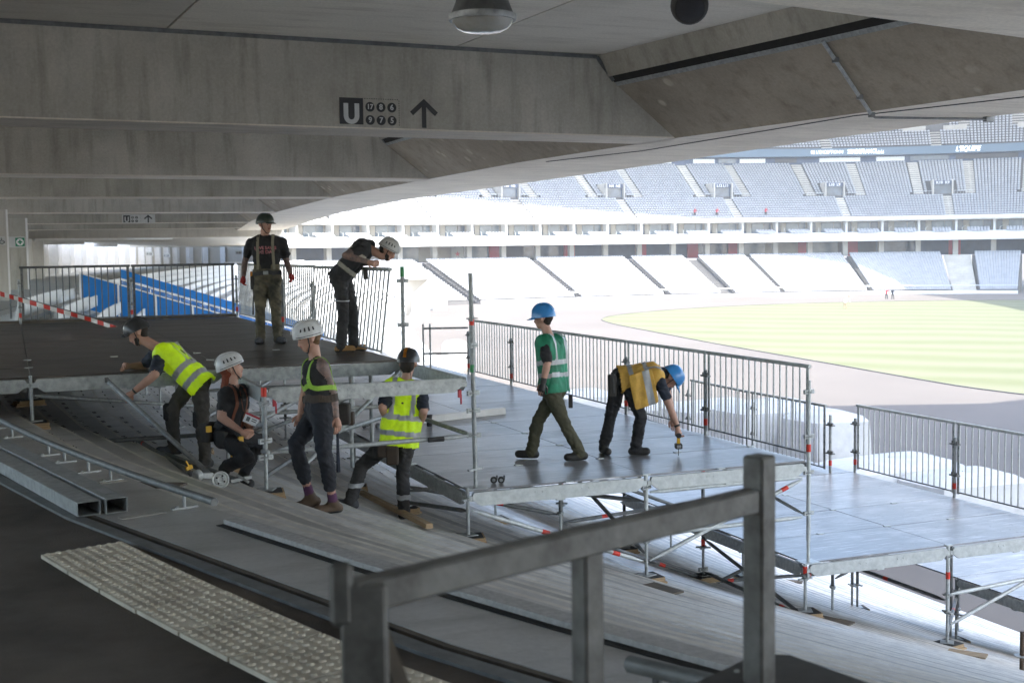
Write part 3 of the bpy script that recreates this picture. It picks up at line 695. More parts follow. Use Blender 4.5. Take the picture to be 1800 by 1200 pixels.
# ---- concourse behind the lower tier
FB, FT = 2.45, 3.75                                              # white fascia
far_sweep('concourse_floor', [(-.6, -.3), (9., -.3)], 'concrete_far', stand)
cs = np.arange(s_of(478, 7, 1), SMAX-6, 6.55)
kinds = ['dark_blue_wall', 'hall_wall', 'glass_dark', 'dark_blue_wall', 'glass_mid', 'concrete_far', 'dark_blue_wall', 'glass_dark', 'glass_mid', 'dark_blue_wall']
for i, s in enumerate(cs[:-1]):
    a, b = ring(s, 7.5), ring(cs[i+1], 7.5); k = kinds[(i*7+3) % 10]; up = Vector((0, 0, 1))
    g = MB(); g.prism([a-up*.3, b-up*.3, b+up*FB, a+up*FB], (ring(s, 8)-ring(s, 7.5))); g.build('bay_wall', k, stand, smooth=False)
    p = ring(s, 1.2, -.3); t = ring_dir(s); n = Vector((-t.y, t.x, 0)); g = MB()
    g.prism([p-t*.45-n*.5, p+t*.45-n*.5, p+t*.45+n*.5, p-t*.45+n*.5], (0, 0, FB+.3)); g.build('column', 'concrete_light', stand, smooth=False)
for px in (1001, 1127, 1290, 1413, 1498, 1678, 870, 1218):
    s = s_of(px, 6.9, 1); a, b = ring(s-1.0, 6.9, -.3), ring(s+1.0, 6.9, -.3); g = MB(); g.prism([a, b, b+Vector((0, 0, FB+.25)), a+Vector((0, 0, FB+.25))], (ring(s, 7.3)-ring(s, 6.9))); g.build('red_panel', 'red_wall', stand, smooth=False)
far_sweep('soffit', [(-2.6, FB), (9, FB)], 'hall_white', stand)
far_sweep('fascia', [(-2.6, FB), (-2.7, FT), (-2.5, FT), (1.5, FT)], 'white_paint', stand)
s = s_of(804, 6.7, 1.2); star = thing('star_poster', ring(s, 6.7, .2), 'pale poster with a red star on the far concourse', 'poster')
t_ = ring_dir(s); n_ = Vector((-t_.y, t_.x, 0)); c = ring(s, 6.7, 1.05)
g = MB(); g.prism([c-t_*1.2-Vector((0, 0, 1.2)), c+t_*1.2-Vector((0, 0, 1.2)), c+t_*1.2+Vector((0, 0, 1.2)), c-t_*1.2+Vector((0, 0, 1.2))], n_*.08); g.build('panel', 'sign_light', star, smooth=False)
g = MB(); sp = []
for i in range(10): r_ = .55 if i % 2 == 0 else .22; sp.append(c+t_*(r_*math.sin(i*math.pi/5))+Vector((0, 0, r_*math.cos(i*math.pi/5)))-n_*.05)
g.add([c-n_*.05]+sp, [(0, 1+i, 1+(i+1) % 10) for i in range(10)]); g.build('star', 'red_wall', star, smooth=False)
# ---- boxes: seats in front of glazed rooms
rows = [(-1.6, FT-.1), (-.8, FT+.12), (.05, FT+.34)]
bays = np.arange(4., SMAX-8, 6.5)
far_sweep('box_terrace', [(-2.4, FT-.1), (-1.1, FT-.1), (-1.1, FT+.12), (-.3, FT+.12), (-.3, FT+.34), (3.5, FT+.34)], 'white_paint', stand)
def box_block(ri, ss):
    ph = (ss-bays[0]) % 6.5; return ~((ph > 1.9) & (ph < 5.6))
far_seats('box_seats', rows, box_block, 0, SMAX-1, stand, pitch=.56)
WB, WT = FT+.4, 6.15
for i, s in enumerate(bays):
    t = ring_dir(s); up = Vector((0, 0, 1)); n = Vector((-t.y, t.x, 0))
    for j, (x0, x1, k) in enumerate(((.35, 1.35, 'glass_dark'), (1.45, 2.3, 'hall_wall'), (2.4, 4.6, 'glass_mid'), (4.7, 6.0, 'glass_mid' if i % 3 else 'glass_dark'))):
        a, b = ring(s+x0, 3.5, WB), ring(s+x1, 3.5, WB); g = MB(); g.prism([a, b, b+up*(WT-WB-(.0 if j == 0 else .12)), a+up*(WT-WB-(.0 if j == 0 else .12))], n*.1); g.build('box_window', k, stand, smooth=False)
    p = ring(s, 1.6, FT+.3); g = MB(); g.prism([p-t*.2-n*.3, p+t*.2-n*.3, p+t*.2+n*1.8, p-t*.2+n*1.8], (0, 0, WT-FT-.3)); g.build('partition', 'white_paint', stand, smooth=False)
    g = MB(); p = ring(s+.9, -.6, FT+.9); q = ring(s+1.6, 1.8, FT+1.3); g.tube(p, q, .05, 6); g.tube(p-up*.9, p, .05, 6); g.build('handrail', 'galv_light', stand)
far_sweep('box_back', [(3.66, FT+.2), (3.66, WT+.1)], 'hall_wall', stand)
# ---- middle tier
MROW, MT, MR, MZ = 25, .86, .455, 6.75
far_sweep('mid_front', [(3.9, WT), (-.7, WT+.02), (-.7, WT+.22), (-.9, WT+.24), (-.9, MZ+.25), (-.75, MZ+.25), (-.75, MZ)], 'hall_white', stand)
pr = [(-.75, MZ)]
for r in range(MROW): pr += [(MT*r+.1, MZ+MR*r), (MT*(r+1)+.1, MZ+MR*r)][0:1]+[(MT*r+.1, MZ+MR*(r+1))]
pr = [(-.75, MZ)]
for r in range(MROW): pr += [(MT*(r+1)-.75, MZ+MR*r), (MT*(r+1)-.75, MZ+MR*(r+1))]
far_sweep('mid_terrace', pr, 'concrete_far', stand)
VPX = [512, 706, 891, 1076, 1266, 1464, 1656, 1852]
VS = [s_of(p, 9, 11.3) for p in VPX]; VR = 9
def mid_block(ri, ss):
    bl = np.zeros(len(ss), bool)
    for v in VS:
        if ri < VR: bl |= np.abs(ss-v-.6) < .85
        if VR <= ri < VR+6: bl |= np.abs(ss-v) < 2.3
        if ri == VR: bl |= np.abs(ss-v) < 5.6
        if ri > VR: bl |= (np.abs(ss-v-4.6) < .85) | (np.abs(ss-v+4.0) < .85)
    return bl
far_seats('mid_seats', [(MT*(r+.55)-.75, MZ+MR*r) for r in range(MROW)], mid_block, 0, SMAX-1, stand)
VN = ['P2  P1', 'N8  N7', 'N6  N5', 'N4  N3', 'L12 L11', 'L10  L9', 'K10  K9', 'K8  K7']
up = Vector((0, 0, 1))
for v, tx in zip(VS, VN):
    t = ring_dir(v); n = Vector((-t.y, t.x, 0)); zb = MZ+MR*VR-.1; o0 = MT*VR-.75
    vt = MB()
    c0 = ring(v, o0, zb)
    for sgn in (-1, 1):
        p = c0+t*(1.75*sgn); q = ring(v, o0+MT*6, 0); q = Vector((q.x, q.y, zb))+t*(1.75*sgn)
        w_ = MB(); w_.prism([p-t*.12, p+t*.12, q+t*.12, q-t*.12], up*3.1)
        w_.build('vomitory_wall', 'concrete_light', stand, smooth=False)
    g = MB(); p = c0+n*.9; g.prism([p-t*1.63, p+t*1.63, p+t*1.63+up*2.2, p-t*1.63+up*2.2], n*.2); dk = g.build('vomitory_opening', 'glass_dark', stand, smooth=False)
    g = MB(); p = c0+n*.55+up*2.2; g.prism([p-t*1.9, p+t*1.9, p+t*1.9+up*.75, p-t*1.9+up*.75], n*.25); hd = g.build('vomitory_header', 'dark_blue_wall', stand, smooth=False)
    place_text('section_number', tx, .72, c0+n*.5+up*2.57, t, up, 'white_paint', hd, .01, .02)
    for sgn in (-1, 1):
        g = MB(); 
        for k in range(7): x = sgn*(2.0+k*.55); a = c0+t*x+n*(-.2); g.tube(a, a+up*1.0, .03, 5)
        g.tube(c0+t*(2.0*sgn)-n*.2+up, c0+t*(5.4*sgn)-n*.2+up, .04, 5); g.build('vomitory_railing', 'galv_light', stand)
    for oo, r0_, r1_ in ((.6, 0, VR), (4.6, VR+1, MROW), (-4.0, VR+1, MROW)):
        g = MB()                                                   # pale stair strips down the aisles
        for r in range(r0_, r1_):
            for h in (0, 1):
                a = ring(v+oo-.8, MT*(r+h*.5)-.75, MZ+MR*r+h*MR*.5+.12); b = ring(v+oo+.8, MT*(r+h*.5)-.75, MZ+MR*r+h*MR*.5+.12); g.prism([a, b, b+n*.43, a+n*.43], up*-.3)
        g.build('aisle_stair', 'concrete_light', stand, smooth=False)
# ---- gallery band with lettering, then the upper tier
TO = MT*MROW-.75; TZ = MZ+MR*MROW
far_sweep('upper_wall', [(TO, TZ), (TO+.2, TZ+1.5), (TO-1.0, TZ+1.5)], 'dark_blue_wall', stand)
for i, (a, b, k) in enumerate(((1218, 1256, 'white_paint'), (1300, 1345, 'white_paint'), (1440, 1512, 'white_paint'), (1540, 1590, 'white_paint'), (1600, 1668, 'glass_dark'), (1140, 1180, 'white_paint'), (1262, 1293, 'glass_dark'), (1680, 1790, 'concrete_far'), (1362, 1400, 'concrete_far'))):
    s0, s1 = s_of(a, TO, TZ+.6), s_of(b, TO, TZ+.6); t = ring_dir(s0); n = Vector((-t.y, t.x, 0)); p, q = ring(s0, TO-.15, TZ+.35), ring(s1, TO-.15, TZ+.35)
    g = MB(); g.prism([p, q, q+up*.85, p+up*.85], n*.12); g.build('lounge_window', k, stand, smooth=False)
LZ0, LZ1 = TZ+1.45, TZ+3.05
far_sweep('led_band', [(TO-1.0, LZ0), (TO-1.2, LZ0+.02), (TO-1.2, LZ1), (TO-1.0, LZ1+.02)], 'led_blue', stand)
for px, tx, sz, sl_, sx in ((1242, 'Le Parisien', 1.35, 0, .62), (1452, "VIVRE L'EXCEPTIONNEL", .95, 0, .82), (1516, 'STADEFRANCE', 1.2, 0, .72), (1702, "L'EQUIPE", 1.35, .25, .85)):
    s = s_of(px, TO-1.25, LZ0+.8); place_text('led_lettering', tx, sz, ring(s, TO-1.26, (LZ0+LZ1)/2), ring_dir(s), up, 'led_text', stand, .01, .03 if sz > 1 else .005, sl_, sx)
s = s_of(1547, TO-1.25, LZ0+.8); t = ring_dir(s); g = MB(); c = ring(s, TO-1.27, LZ0+.35)
for k in range(5): g.prism([c+t*(k*.28-.6), c+t*(k*.28-.4), c+t*(k*.34-.72)+up*(.7+.12*(k % 2))], (ring(s, .1)-ring(s, 0)))
g.build('led_emblem', 'led_text', stand, smooth=False)
UROW, UT, UR = 18, .82, .56
pr = [(TO-1.0, LZ1)]
for r in range(UROW): pr += [(TO-1.0+UT*(r+1), LZ1+UR*r), (TO-1.0+UT*(r+1), LZ1+UR*(r+1))]
far_sweep('upper_terrace', pr, 'concrete_far', stand)
US = [s_of(p, TO+6, LZ1+5) for p in (1235, 1442, 1641, 1850)]
def up_block(ri, ss):
    bl = np.zeros(len(ss), bool)
    for v in US:
        if ri < 6: bl |= np.abs(ss-v) < .9
        if 6 <= ri < 11: bl |= np.abs(ss-v) < 2.2
        if ri >= 7: bl |= (np.abs(ss-v-4.6) < .9) | (np.abs(ss-v+4.6) < .9)
    return bl
s0u = s_of(1120, TO, LZ1)
far_seats('upper_seats', [(TO-1.0+UT*(r+.55), LZ1+UR*r) for r in range(UROW)], up_block, s0u, SMAX-1, stand)
for v in US:
    t = ring_dir(v); n = Vector((-t.y, t.x, 0)); c0 = ring(v, TO-1+UT*6, LZ1+UR*6)
    g = MB(); p = c0+n*.6; g.prism([p-t*1.6, p+t*1.6, p+t*1.6+up*2.3, p-t*1.6+up*2.3], n*.2); g.build('vomitory_opening', 'concrete_far', stand, smooth=False)
    for oo, r0_, r1_ in ((0, 0, 6), (4.6, 7, UROW), (-4.6, 7, UROW)):
        g = MB()
        for r in range(r0_, r1_):
            a = ring(v+oo-.8, TO-1+UT*r, LZ1+UR*r+.03); b = ring(v+oo+.8, TO-1+UT*r, LZ1+UR*r+.03); g.prism([a, b, b+n*.8, a+n*.8], up*.2)
        g.build('aisle_stair', 'concrete_light', stand, smooth=False)
    for sgn in (-1, 1):
        g = MB(); a = c0+t*(1.7*sgn)-n*.2; b = c0+t*(6.2*sgn)-n*.2; g.prism([a, b, b+up*1.0, a+up*1.0], n*.15); g.build('parapet', 'concrete_light', stand, smooth=False)

# ---- the portal at the end of the lower tier and small things beside it
pt = thing('tunnel_portal', atz(735, 560, FIELD_Z), 'white slanted tunnel portal at the left end of the far lower seats', 'portal')
d = 158; q = [atd(x, y, d) for x, y in ((714, 475), (754, 475), (754, 490), (714, 490))]
g = MB(); g.prism(q, Vector(_F)*6); g.build('lintel', 'white_paint', pt, smooth=False)
q = [atd(x, y, d) for x, y in ((754, 491), (755, 560), (724, 560), (724, 518))]
g = MB(); g.prism(q, Vector(_F)*.5); g.build('side_wall', 'white_paint', pt, smooth=False)
q = [atd(x, y, d+3) for x, y in ((714, 491), (754, 491), (716, 560), (714, 560))]
g = MB(); g.prism(q, Vector(_F)*.5); g.build('passage', 'hall_wall', pt, smooth=False)
p = atz(770, 545, FIELD_Z); tn = thing('white_tent', p, 'small white pointed tent beside the tunnel portal', 'tent')
g = MB(); r2 = 1.05; g.prism([p+Vector((x*r2, y*r2, .02)) for x, y in ((-1, -1), (1, -1), (1, 1), (-1, 1))], (0, 0, 2.6)); g.build('walls', 'white_tarp', tn, smooth=False)
g = MB(); a = [p+Vector((x*1.15*r2, y*1.15*r2, 2.62)) for x, y in ((-1, -1), (1, -1), (1, 1), (-1, 1))]+[p+Vector((0, 0, 4.0))]; g.add(a, [(0, 1, 4), (1, 2, 4), (2, 3, 4), (3, 0, 4), (3, 2, 1, 0)]); g.build('roof', 'white_tarp', tn, smooth=False)
# ---- rough small figures far away: walkers on the track edge and cleaners in the seats
def far_person(p, lab, shirt, trousers, lean=0.):
    b = MB(); p = Vector(p); xd = Vector((_R[0], _R[1], 0))
    hip = p+Vector((0, 0, .9)); ch = hip+Vector((0, 0, .5))+xd*lean; hd = ch+Vector((0, 0, .28))+xd*lean*.5
    t = thing('person', p, lab, 'person', 'people far away in the stadium')
    b.path([p-xd*.12+Vector((0, 0, .02)), p-xd*.1+Vector((0, 0, .5)), hip-xd*.08, hip+xd*.02], [.06, .07, .1, .12], 8, 1); b.path([p+xd*.2+Vector((0, 0, .02)), p+xd*.14+Vector((0, 0, .5)), hip+xd*.06], [.06, .07, .1], 8, 1)
    b.path([hip-Vector((0, 0, .05)), hip+Vector((0, 0, .2)), ch, ch+Vector((0, 0, .1))], [.15, .17, .2, .08], 10, 0)
    for sg in (-1, 1): b.path([ch+xd*.2*sg, ch+xd*.27*sg+Vector((0, 0, -.28)), ch+xd*(.2*sg+.1)+Vector((0, 0, -.5))], [.055, .05, .04], 7, 0)
    b.lathe(hd, [(.03, -.13), (.075, -.08), (.09, 0), (.07, .08), (.02, .12)], 10, mi=2); b.build('body', [shirt, trousers, 'skin'], t)
mat('skin', (.45, .26, .19), .55, c2=(.38, .20, .145), scale=9)
mat('cloth_black', (.022, .021, .022), .85, c2=(.012, .012, .013), scale=14, bump=.3, bscale=40)
mat('cloth_navy', (.02, .027, .045), .8, c2=(.012, .016, .028), scale=14)
far_person(atz(1558, 526, FIELD_Z), 'tiny worker in pale shirt bending by the far track edge', 'red_wall', 'cloth_navy', .2)
far_person(atz(1569, 526, FIELD_Z), 'tiny dark dressed worker standing at the far track edge', 'cloth_navy', 'cloth_black')
for px, lab in ((1219, 'tiny cleaner in red among the far seats, leftmost of three'), (1258, 'tiny cleaner in red among the far seats, middle of three'), (1344, 'tiny cleaner in red among the far seats, rightmost of three')):
    s = s_of(px, .9, MZ+1); far_person(ring(s, MT*1.2-.75, MZ+MR), lab, 'red_wall', 'cloth_black', .1)
p = atz(1485, 543, FIELD_Z); far_person(p+Vector((0, 0, 0)), 'tiny person in pale clothes crouching at the edge of the pitch', 'white_paint', 'timber', .35)

# ================================================================== the stadium roof, out of frame, shading the near end
RO = [(53.6, 13.7), (61, 11), (78, 18), (100, 40), (129, 82), (147, 115), (155, 136), (152, 157), (127, 172), (100, 181), (72, 187), (58, 181), (44, 165), (32, 135), (24, 95), (22, 62), (27, 36), (38, 20)]
RO = smooth_loop(RO, 1); rc = Vector((86, 100)); ROUT = [rc+(p-rc).normalized()*((p-rc).length+(40 if p.x < 42 else 85)) for p in RO]  # outer reach cut short on one side so sun strikes the ground outside
g = MB(); n = len(RO); RZ = 36.
g.add([(p.x, p.y, RZ) for p in RO]+[(p.x, p.y, RZ+5) for p in ROUT], [(i, (i+1) % n, n+(i+1) % n, n+i) for i in range(n)])
m = bpy.data.materials.new('roof_sheet'); m.use_nodes = True; nt = m.node_tree; MATS['roof_sheet'] = m          # pale roofing, translucency added to spread soft light below
df = nt.nodes.new('ShaderNodeBsdfDiffuse'); df.inputs[0].default_value = (.7, .7, .68, 1); tl = nt.nodes.new('ShaderNodeBsdfTranslucent'); tl.inputs[0].default_value = (.62, .64, .66, 1)
mx = nt.nodes.new('ShaderNodeMixShader'); mx.inputs[0].default_value = .5; nt.links.new(df.outputs[0], mx.inputs[1]); nt.links.new(tl.outputs[0], mx.inputs[2]); nt.links.new(mx.outputs[0], nt.nodes['Material Output'].inputs[0])
g.build('stadium_roof', 'roof_sheet', kind='structure', smooth=False)
# ================================================================== scaffold platforms
LU, LV = 2.0856, 2.3391                     # bay size across and along the stand
Z1, Z2, Z3 = .303, -.879, -2.084            # three deck levels
Z4 = Z3-1.2
def N(i, j, z): return Vector((i*LU, j*LV, z))
TUBE = .0242

def tube_mesh(r, length, name, m, n=10):
    g = MB(); g.tube((0, 0, 0), (0, 0, length), r, n); return g.mesh(name, m)
# ---- shared pieces
g = MB(); g.prism([(0, 0, 0), (LU-.012, 0, 0), (LU-.012, LV/2-.012, 0), (0, LV/2-.012, 0)], (0, 0, -.021)); ME_PANEL = g.mesh('panel', 'deck_board', False)
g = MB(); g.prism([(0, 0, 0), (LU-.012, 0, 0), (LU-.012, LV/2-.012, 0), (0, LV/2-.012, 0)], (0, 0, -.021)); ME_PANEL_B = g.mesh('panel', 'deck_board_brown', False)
g = MB(); g.box((0, 0, .007), (.16, .16, .008)); g.tube((0, 0, .005), (0, 0, .5), .019, 10); g.lathe((0, 0, .36), [(.03, 0), (.045, .012), (.045, .03), (.03, .04)], 10); g.box((0, 0, .378), (.2, .03, .02), .6); ME_JACK = g.mesh('jack', 'galv')
g = MB(); g.lathe((0, 0, 0), [(.03, -.006), (.062, -.005), (.062, .005), (.03, .006)], 12); g.box((.05, 0, 0), (.05, .03, .05)); g.box((-.05, 0, 0), (.05, .03, .05)); ME_ROSE = g.mesh('rosette', 'galv')
g = MB(); g.lathe((0, 0, 0), [(.0262, 0), (.0268, .003), (.0268, .085), (.0262, .088)], 12); ME_BAND = g.mesh('red_band', 'red_paint')
g = MB()
for k in range(3): g.box((random.uniform(-.02, .02), random.uniform(-.02, .02), .011+k*.022), (.36-.03*k, .30-.02*k, .021), mi=0)
g.box((0, .0, .07), (.30, .26, .006), mi=1); ME_PACK = g.mesh('packing', ['plywood_edge', 'black_rubber'], False)

def ledger(parent, p, q, m='galv', h=.145, name='ledger'):
    """U-shaped deck beam with cut-away ends and bolts"""
    p = Vector(p); q = Vector(q); d = (q-p).normalized(); L_ = (q-p).length; up = Vector((0, 0, 1)); n = d.cross(up)
    P_ = lambda a, z: p+d*a+up*z
    e = .045
    poly = [P_(e, -.02), P_(e+.02, 0), P_(L_-e-.02, 0), P_(L_-e, -.02), P_(L_-e, -h*.55), P_(L_-e-.09, -h), P_(e+.09, -h), P_(e, -h*.55)]
    g = MB(); g.prism([v-n*.022 for v in poly], n*.044)
    for f in (.36, .4, .62, .66):
        for s in (-1, 1): g.lathe(P_(L_*f, -h*.35)+n*(.022*s), [(.011, 0), (.011, .006), (.005, .008)], 6, axis=n*s)
    g.box(P_(L_*.5, -h-.008), (.10, .05, .016), math.atan2(d.y, d.x))
    for a in (.03, L_-.03): g.box(P_(a, -h*.45), (.05, .03, .05), math.atan2(d.y, d.x)); 
    return g.build(name, m, parent)
def put(parent, name, me, loc, rot=0): return link(name, me, parent, loc=loc, rot=rot)
def brace(parent, p, q, m='galv', r=.0242, bands=(), name='brace'):
    p = Vector(p); q = Vector(q); d = (q-p).normalized(); g = MB()
    g.path([p+d*.05, p+d*.13, p+d*.2, q-d*.2, q-d*.13, q-d*.05], [.012, .018, r, r, .018, .012], 10)
    o = g.build(name, m, parent)
    for f in bands:
        g = MB(); c = p.lerp(q, f); g.tube(c-d*.045, c+d*.045, r+.0015, 12); g.build('red_band', 'red_paint', o)
    return o
def standard(parent, i, j, zt, base=None, bands=(), roses=(), m='galv', pack=True, x=None, pn=1, label=None):
    """upright tube on a screw jack, with rosettes"""
    p = N(i, j, 0) if x is None else Vector((x[0], x[1], 0))
    zb = ground_z(p.x, p.y) if base is None else base
    zb += .076 if (pack and base is None) else .0
    if pack and base is None:
        lb = label or 'plywood packing'
        PACKS.append((p.x, p.y, zb-.076, parent, i, j))
    put(parent, 'jack', ME_JACK, (p.x, p.y, zb), random.uniform(0, 3))
    top = zt; lo = zb+.40
    if top-lo > .1:
        g = MB(); g.tube((p.x, p.y, lo), (p.x, p.y, top), TUBE, 12); g.tube((p.x, p.y, top), (p.x, p.y, top+.001), .02, 8)
        st = g.build('standard', m, parent)
        for z in bands: put(st, 'red_band', ME_BAND, (p.x, p.y, z))
        for z in roses: put(st, 'rosette', ME_ROSE, (p.x, p.y, z), random.uniform(0, 1.5))
    return zb
PACKS = []

def rail_panel(parent, a, b, tilt=0., h=1.09, nb=15, m='galv', tiltaxis=None):
    """guard rail panel: handrail tube, two punched stiles, thin bars, bottom rail"""
    a = Vector(a); b = Vector(b); d = (b-a).normalized(); L_ = (b-a).length; up = Vector((0, 0, 1)); n = d.cross(up)
    if tilt: up = (up*math.cos(tilt)+n*math.sin(tilt)).normalized()
    P_ = lambda x, z: a+d*x+up*z
    pn = thing_child('railing_panel', a, parent)
    g = MB(); g.tube(P_(.012, h), P_(L_-.012, h), .0235, 12); g.build('handrail', m, pn)
    for x in (.055, L_-.055):
        g = MB(); g.bar(P_(x, .05), P_(x, h-.015), .012, .05, d)
        for k in range(8):
            for sg in (-1, 1):
                c = P_(x, .15+k*.115)+d.cross(up)*(.0062*sg); g.lathe(c, [(.008, 0), (.008, .0008)], 6, axis=d.cross(up)*sg, mi=1)
        g.build('stile', [m, 'hole_black'], pn)
    g = MB(); g.bar(P_(.08, .075), P_(L_-.08, .075), .02, .018); g.build('bottom_rail', 'galv_dark', pn)
    key = (round(h, 3), m)
    for k in range(nb):
        x = .075+(L_-.15)*(k+1)/(nb+1); p = P_(x, .08)
        o = link('bar', BARS.setdefault(key, tube_mesh(.0118, h-.09, 'bar', m, 6)), None, loc=p)
        o.rotation_euler = Vector((0, 0, 1)).rotation_difference(up).to_euler(); adopt(o, pn)
    return pn
BARS = {}
def thing_child(name, loc, parent):
    o = bpy.data.objects.new(name, None); o.empty_display_size = .1; col.objects.link(o); o.location = loc
    if parent is not None: adopt(o, parent)
    return o
def rail_thing(label, group, a, b, **kw):
    t = rail_panel(None, a, b, **kw); return tag(t, label, 'railing', group)
def rail_post(parent, i, j, z, h=.86, band=True, m='galv', xy=None):
    p = N(i, j, z) if xy is None else Vector((xy[0], xy[1], z))
    g = MB(); g.tube(p+Vector((0, 0, -.05)), p+Vector((0, 0, h)), TUBE, 12); st = g.build('rail_post', m, parent)
    if band: put(st, 'red_band', ME_BAND, p+Vector((0, 0, .12)))
    for z_ in (.32, .78): put(st, 'clamp', ME_CLAMP, p+Vector((0, 0, z_)))
g = MB(); g.box((0, 0, 0), (.06, .17, .022)); g.box((0, .05, .02), (.03, .02, .05)); g.box((0, -.05, .02), (.03, .02, .05)); ME_CLAMP = g.mesh('clamp', 'galv_dark', False)
def deck(parent, i0, i1, j0, j1, z, me=None, skip=()):
    for i in range(i0, i1):
        for j in range(j0*2, j1*2):
            if (i, j) in skip: continue
            put(parent, 'panel', me or ME_PANEL, (i*LU+.006, j*LV/2+.006, z+random.uniform(-.0012, .0012)))
g = MB(); g.box((0, 0, 0), (.09, .05, .012)); ME_CLIP = g.mesh('clip', 'galv_light', False)

# ---------------------------------------------------------------- upper deck (left, behind)
d1 = thing('scaffold_deck', N(-1, 1, Z1), 'upper brown boarded scaffold deck under the concourse roof', 'scaffold deck', 'scaffold decks')
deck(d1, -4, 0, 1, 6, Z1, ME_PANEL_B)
for i in range(-4, 0): ledger(d1, N(i, 1, Z1-.024)-Vector((0, .02, 0)), N(i+1, 1, Z1-.024)-Vector((0, .02, 0)))
for j in range(1, 6): ledger(d1, N(0, j, Z1-.024)+Vector((.02, 0, 0)), N(0, j+1, Z1-.024)+Vector((.02, 0, 0)))
for j in (2, 3, 4, 5, 6):
    for i in (-3, -2, -1): ledger(d1, N(i, j, Z1-.024), N(i+1, j, Z1-.024), 'galv_dark')
for i in (-3, -2, -1, 0):
    for j in (1, 2, 3, 4, 5, 6): standard(d1, i, j, Z1-.005 if j < 6 else Z1-.01, roses=(Z1-.17, Z1-.6), bands=(Z1-.30,) if (i+j) % 2 else ())
g = MB(); g.box(N(-1, 6, Z1+.03)+Vector((-LU*.5, .05, 0)), (LU*3, .03, .06)); g.build('toe_board', 'timber_dark', d1)
for i, j in ((-2, 1.5), (-1, 1.5), (-1, 2), (-2, 2), (-1, 1), (-1.5, 2), (-.5, 2), (-1, 3)): put(d1, 'clip', ME_CLIP, N(i, j, Z1+.004))
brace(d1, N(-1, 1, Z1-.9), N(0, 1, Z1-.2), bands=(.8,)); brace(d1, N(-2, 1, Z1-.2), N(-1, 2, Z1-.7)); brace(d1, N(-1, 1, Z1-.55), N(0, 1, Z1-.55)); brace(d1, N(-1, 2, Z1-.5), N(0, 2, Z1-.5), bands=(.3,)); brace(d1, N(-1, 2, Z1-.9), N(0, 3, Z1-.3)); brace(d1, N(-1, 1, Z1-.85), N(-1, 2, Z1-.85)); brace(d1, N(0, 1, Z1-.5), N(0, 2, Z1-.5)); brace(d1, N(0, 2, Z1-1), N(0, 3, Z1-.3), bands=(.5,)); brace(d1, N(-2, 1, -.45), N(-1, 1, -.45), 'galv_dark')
RG = 'guard rail panels on the scaffold decks'
rail_thing('guard rail panel at the back left of the upper deck beside the tape', RG, N(-2, 6, Z1), N(-1, 6, Z1), m='galv_dark')  # darker metal puts a backlit look into the back panels' colour
rail_thing('guard rail panel at the back of the upper deck, behind the camouflage trousers', RG, N(-1, 6, Z1), N(0, 6, Z1)-Vector((.02, 0, 0)), m='galv_dark')
for k, (j, w_) in enumerate(((6, 'farthest'), (5, 'second farthest'), (4, 'middle'))):
    rail_thing('guard rail panel along the right side of the upper deck, '+w_+' of the four', RG, N(.02, j, Z1), N(.02, j-1, Z1), nb=14)
rail_thing('loose guard rail panel leaning where the man in tan boots bends over', RG, N(-.06, 2.95, Z1), N(-.06, 1.16, Z1), tilt=rad(-7), nb=22)
for i in (-2, -1, 0): rail_post(d1, i, 6, Z1, m='galv')
for j in (5, 4, 3): rail_post(d1, .0, j, Z1, m='galv_dark', band=j == 4)
g = MB(); g.tube(N(0.02, 1, Z1-.1), N(0.02, 1, Z1+1.12), TUBE, 12); st = g.build('standard', 'galv', d1)
mat('green_paint', (.05, .30, .10), .5, c2=(.04, .22, .08), scale=9)
for z, h_ in ((Z1+1.0, .12), (Z1+.03, .1)): g = MB(); g.tube(N(.02, 1, z), N(.02, 1, z+h_), TUBE+.001, 12); g.build('green_band', 'green_paint', st)
for z in (Z1+.95, Z1+.42): put(st, 'rosette', ME_ROSE, N(.02, 1, z), .3)

# ---------------------------------------------------------------- open bay being assembled in front of it
fb = thing('open_scaffold', N(-1, 0, -.66), 'open galvanised scaffold frame being assembled between the workers', 'scaffold')
ledger(fb, N(-1, 0, Z1-.01), N(0, 0, Z1-.01)); ledger(fb, N(0, 0, Z1-.01), N(0, 1, Z1-.01), 'galv'); ledger(fb, N(-1, 0, Z1-.01), N(-1, 1, Z1-.01), 'galv')
zb = standard(fb, -1, 0, Z1+.0, roses=(-.22, -.38, Z1-.16), bands=())
g = MB(); p = N(-1, 0, Z1-.09); g.tube(p, p+Vector((0, 0, .09)), TUBE+.004, 12); g.build('red_collar', 'red_paint', fb)
for q in (N(-1, 0, Z1-.15)+Vector((.1, 0, 0)), N(0, 0, Z1-.17)-Vector((.07, 0, 0))): g = MB(); g.box(q, (.03, .04, .08)); g.box(q+Vector((.015, 0, -.06)), (.014, .02, .1)); g.build('wedge', 'red_wall', fb)
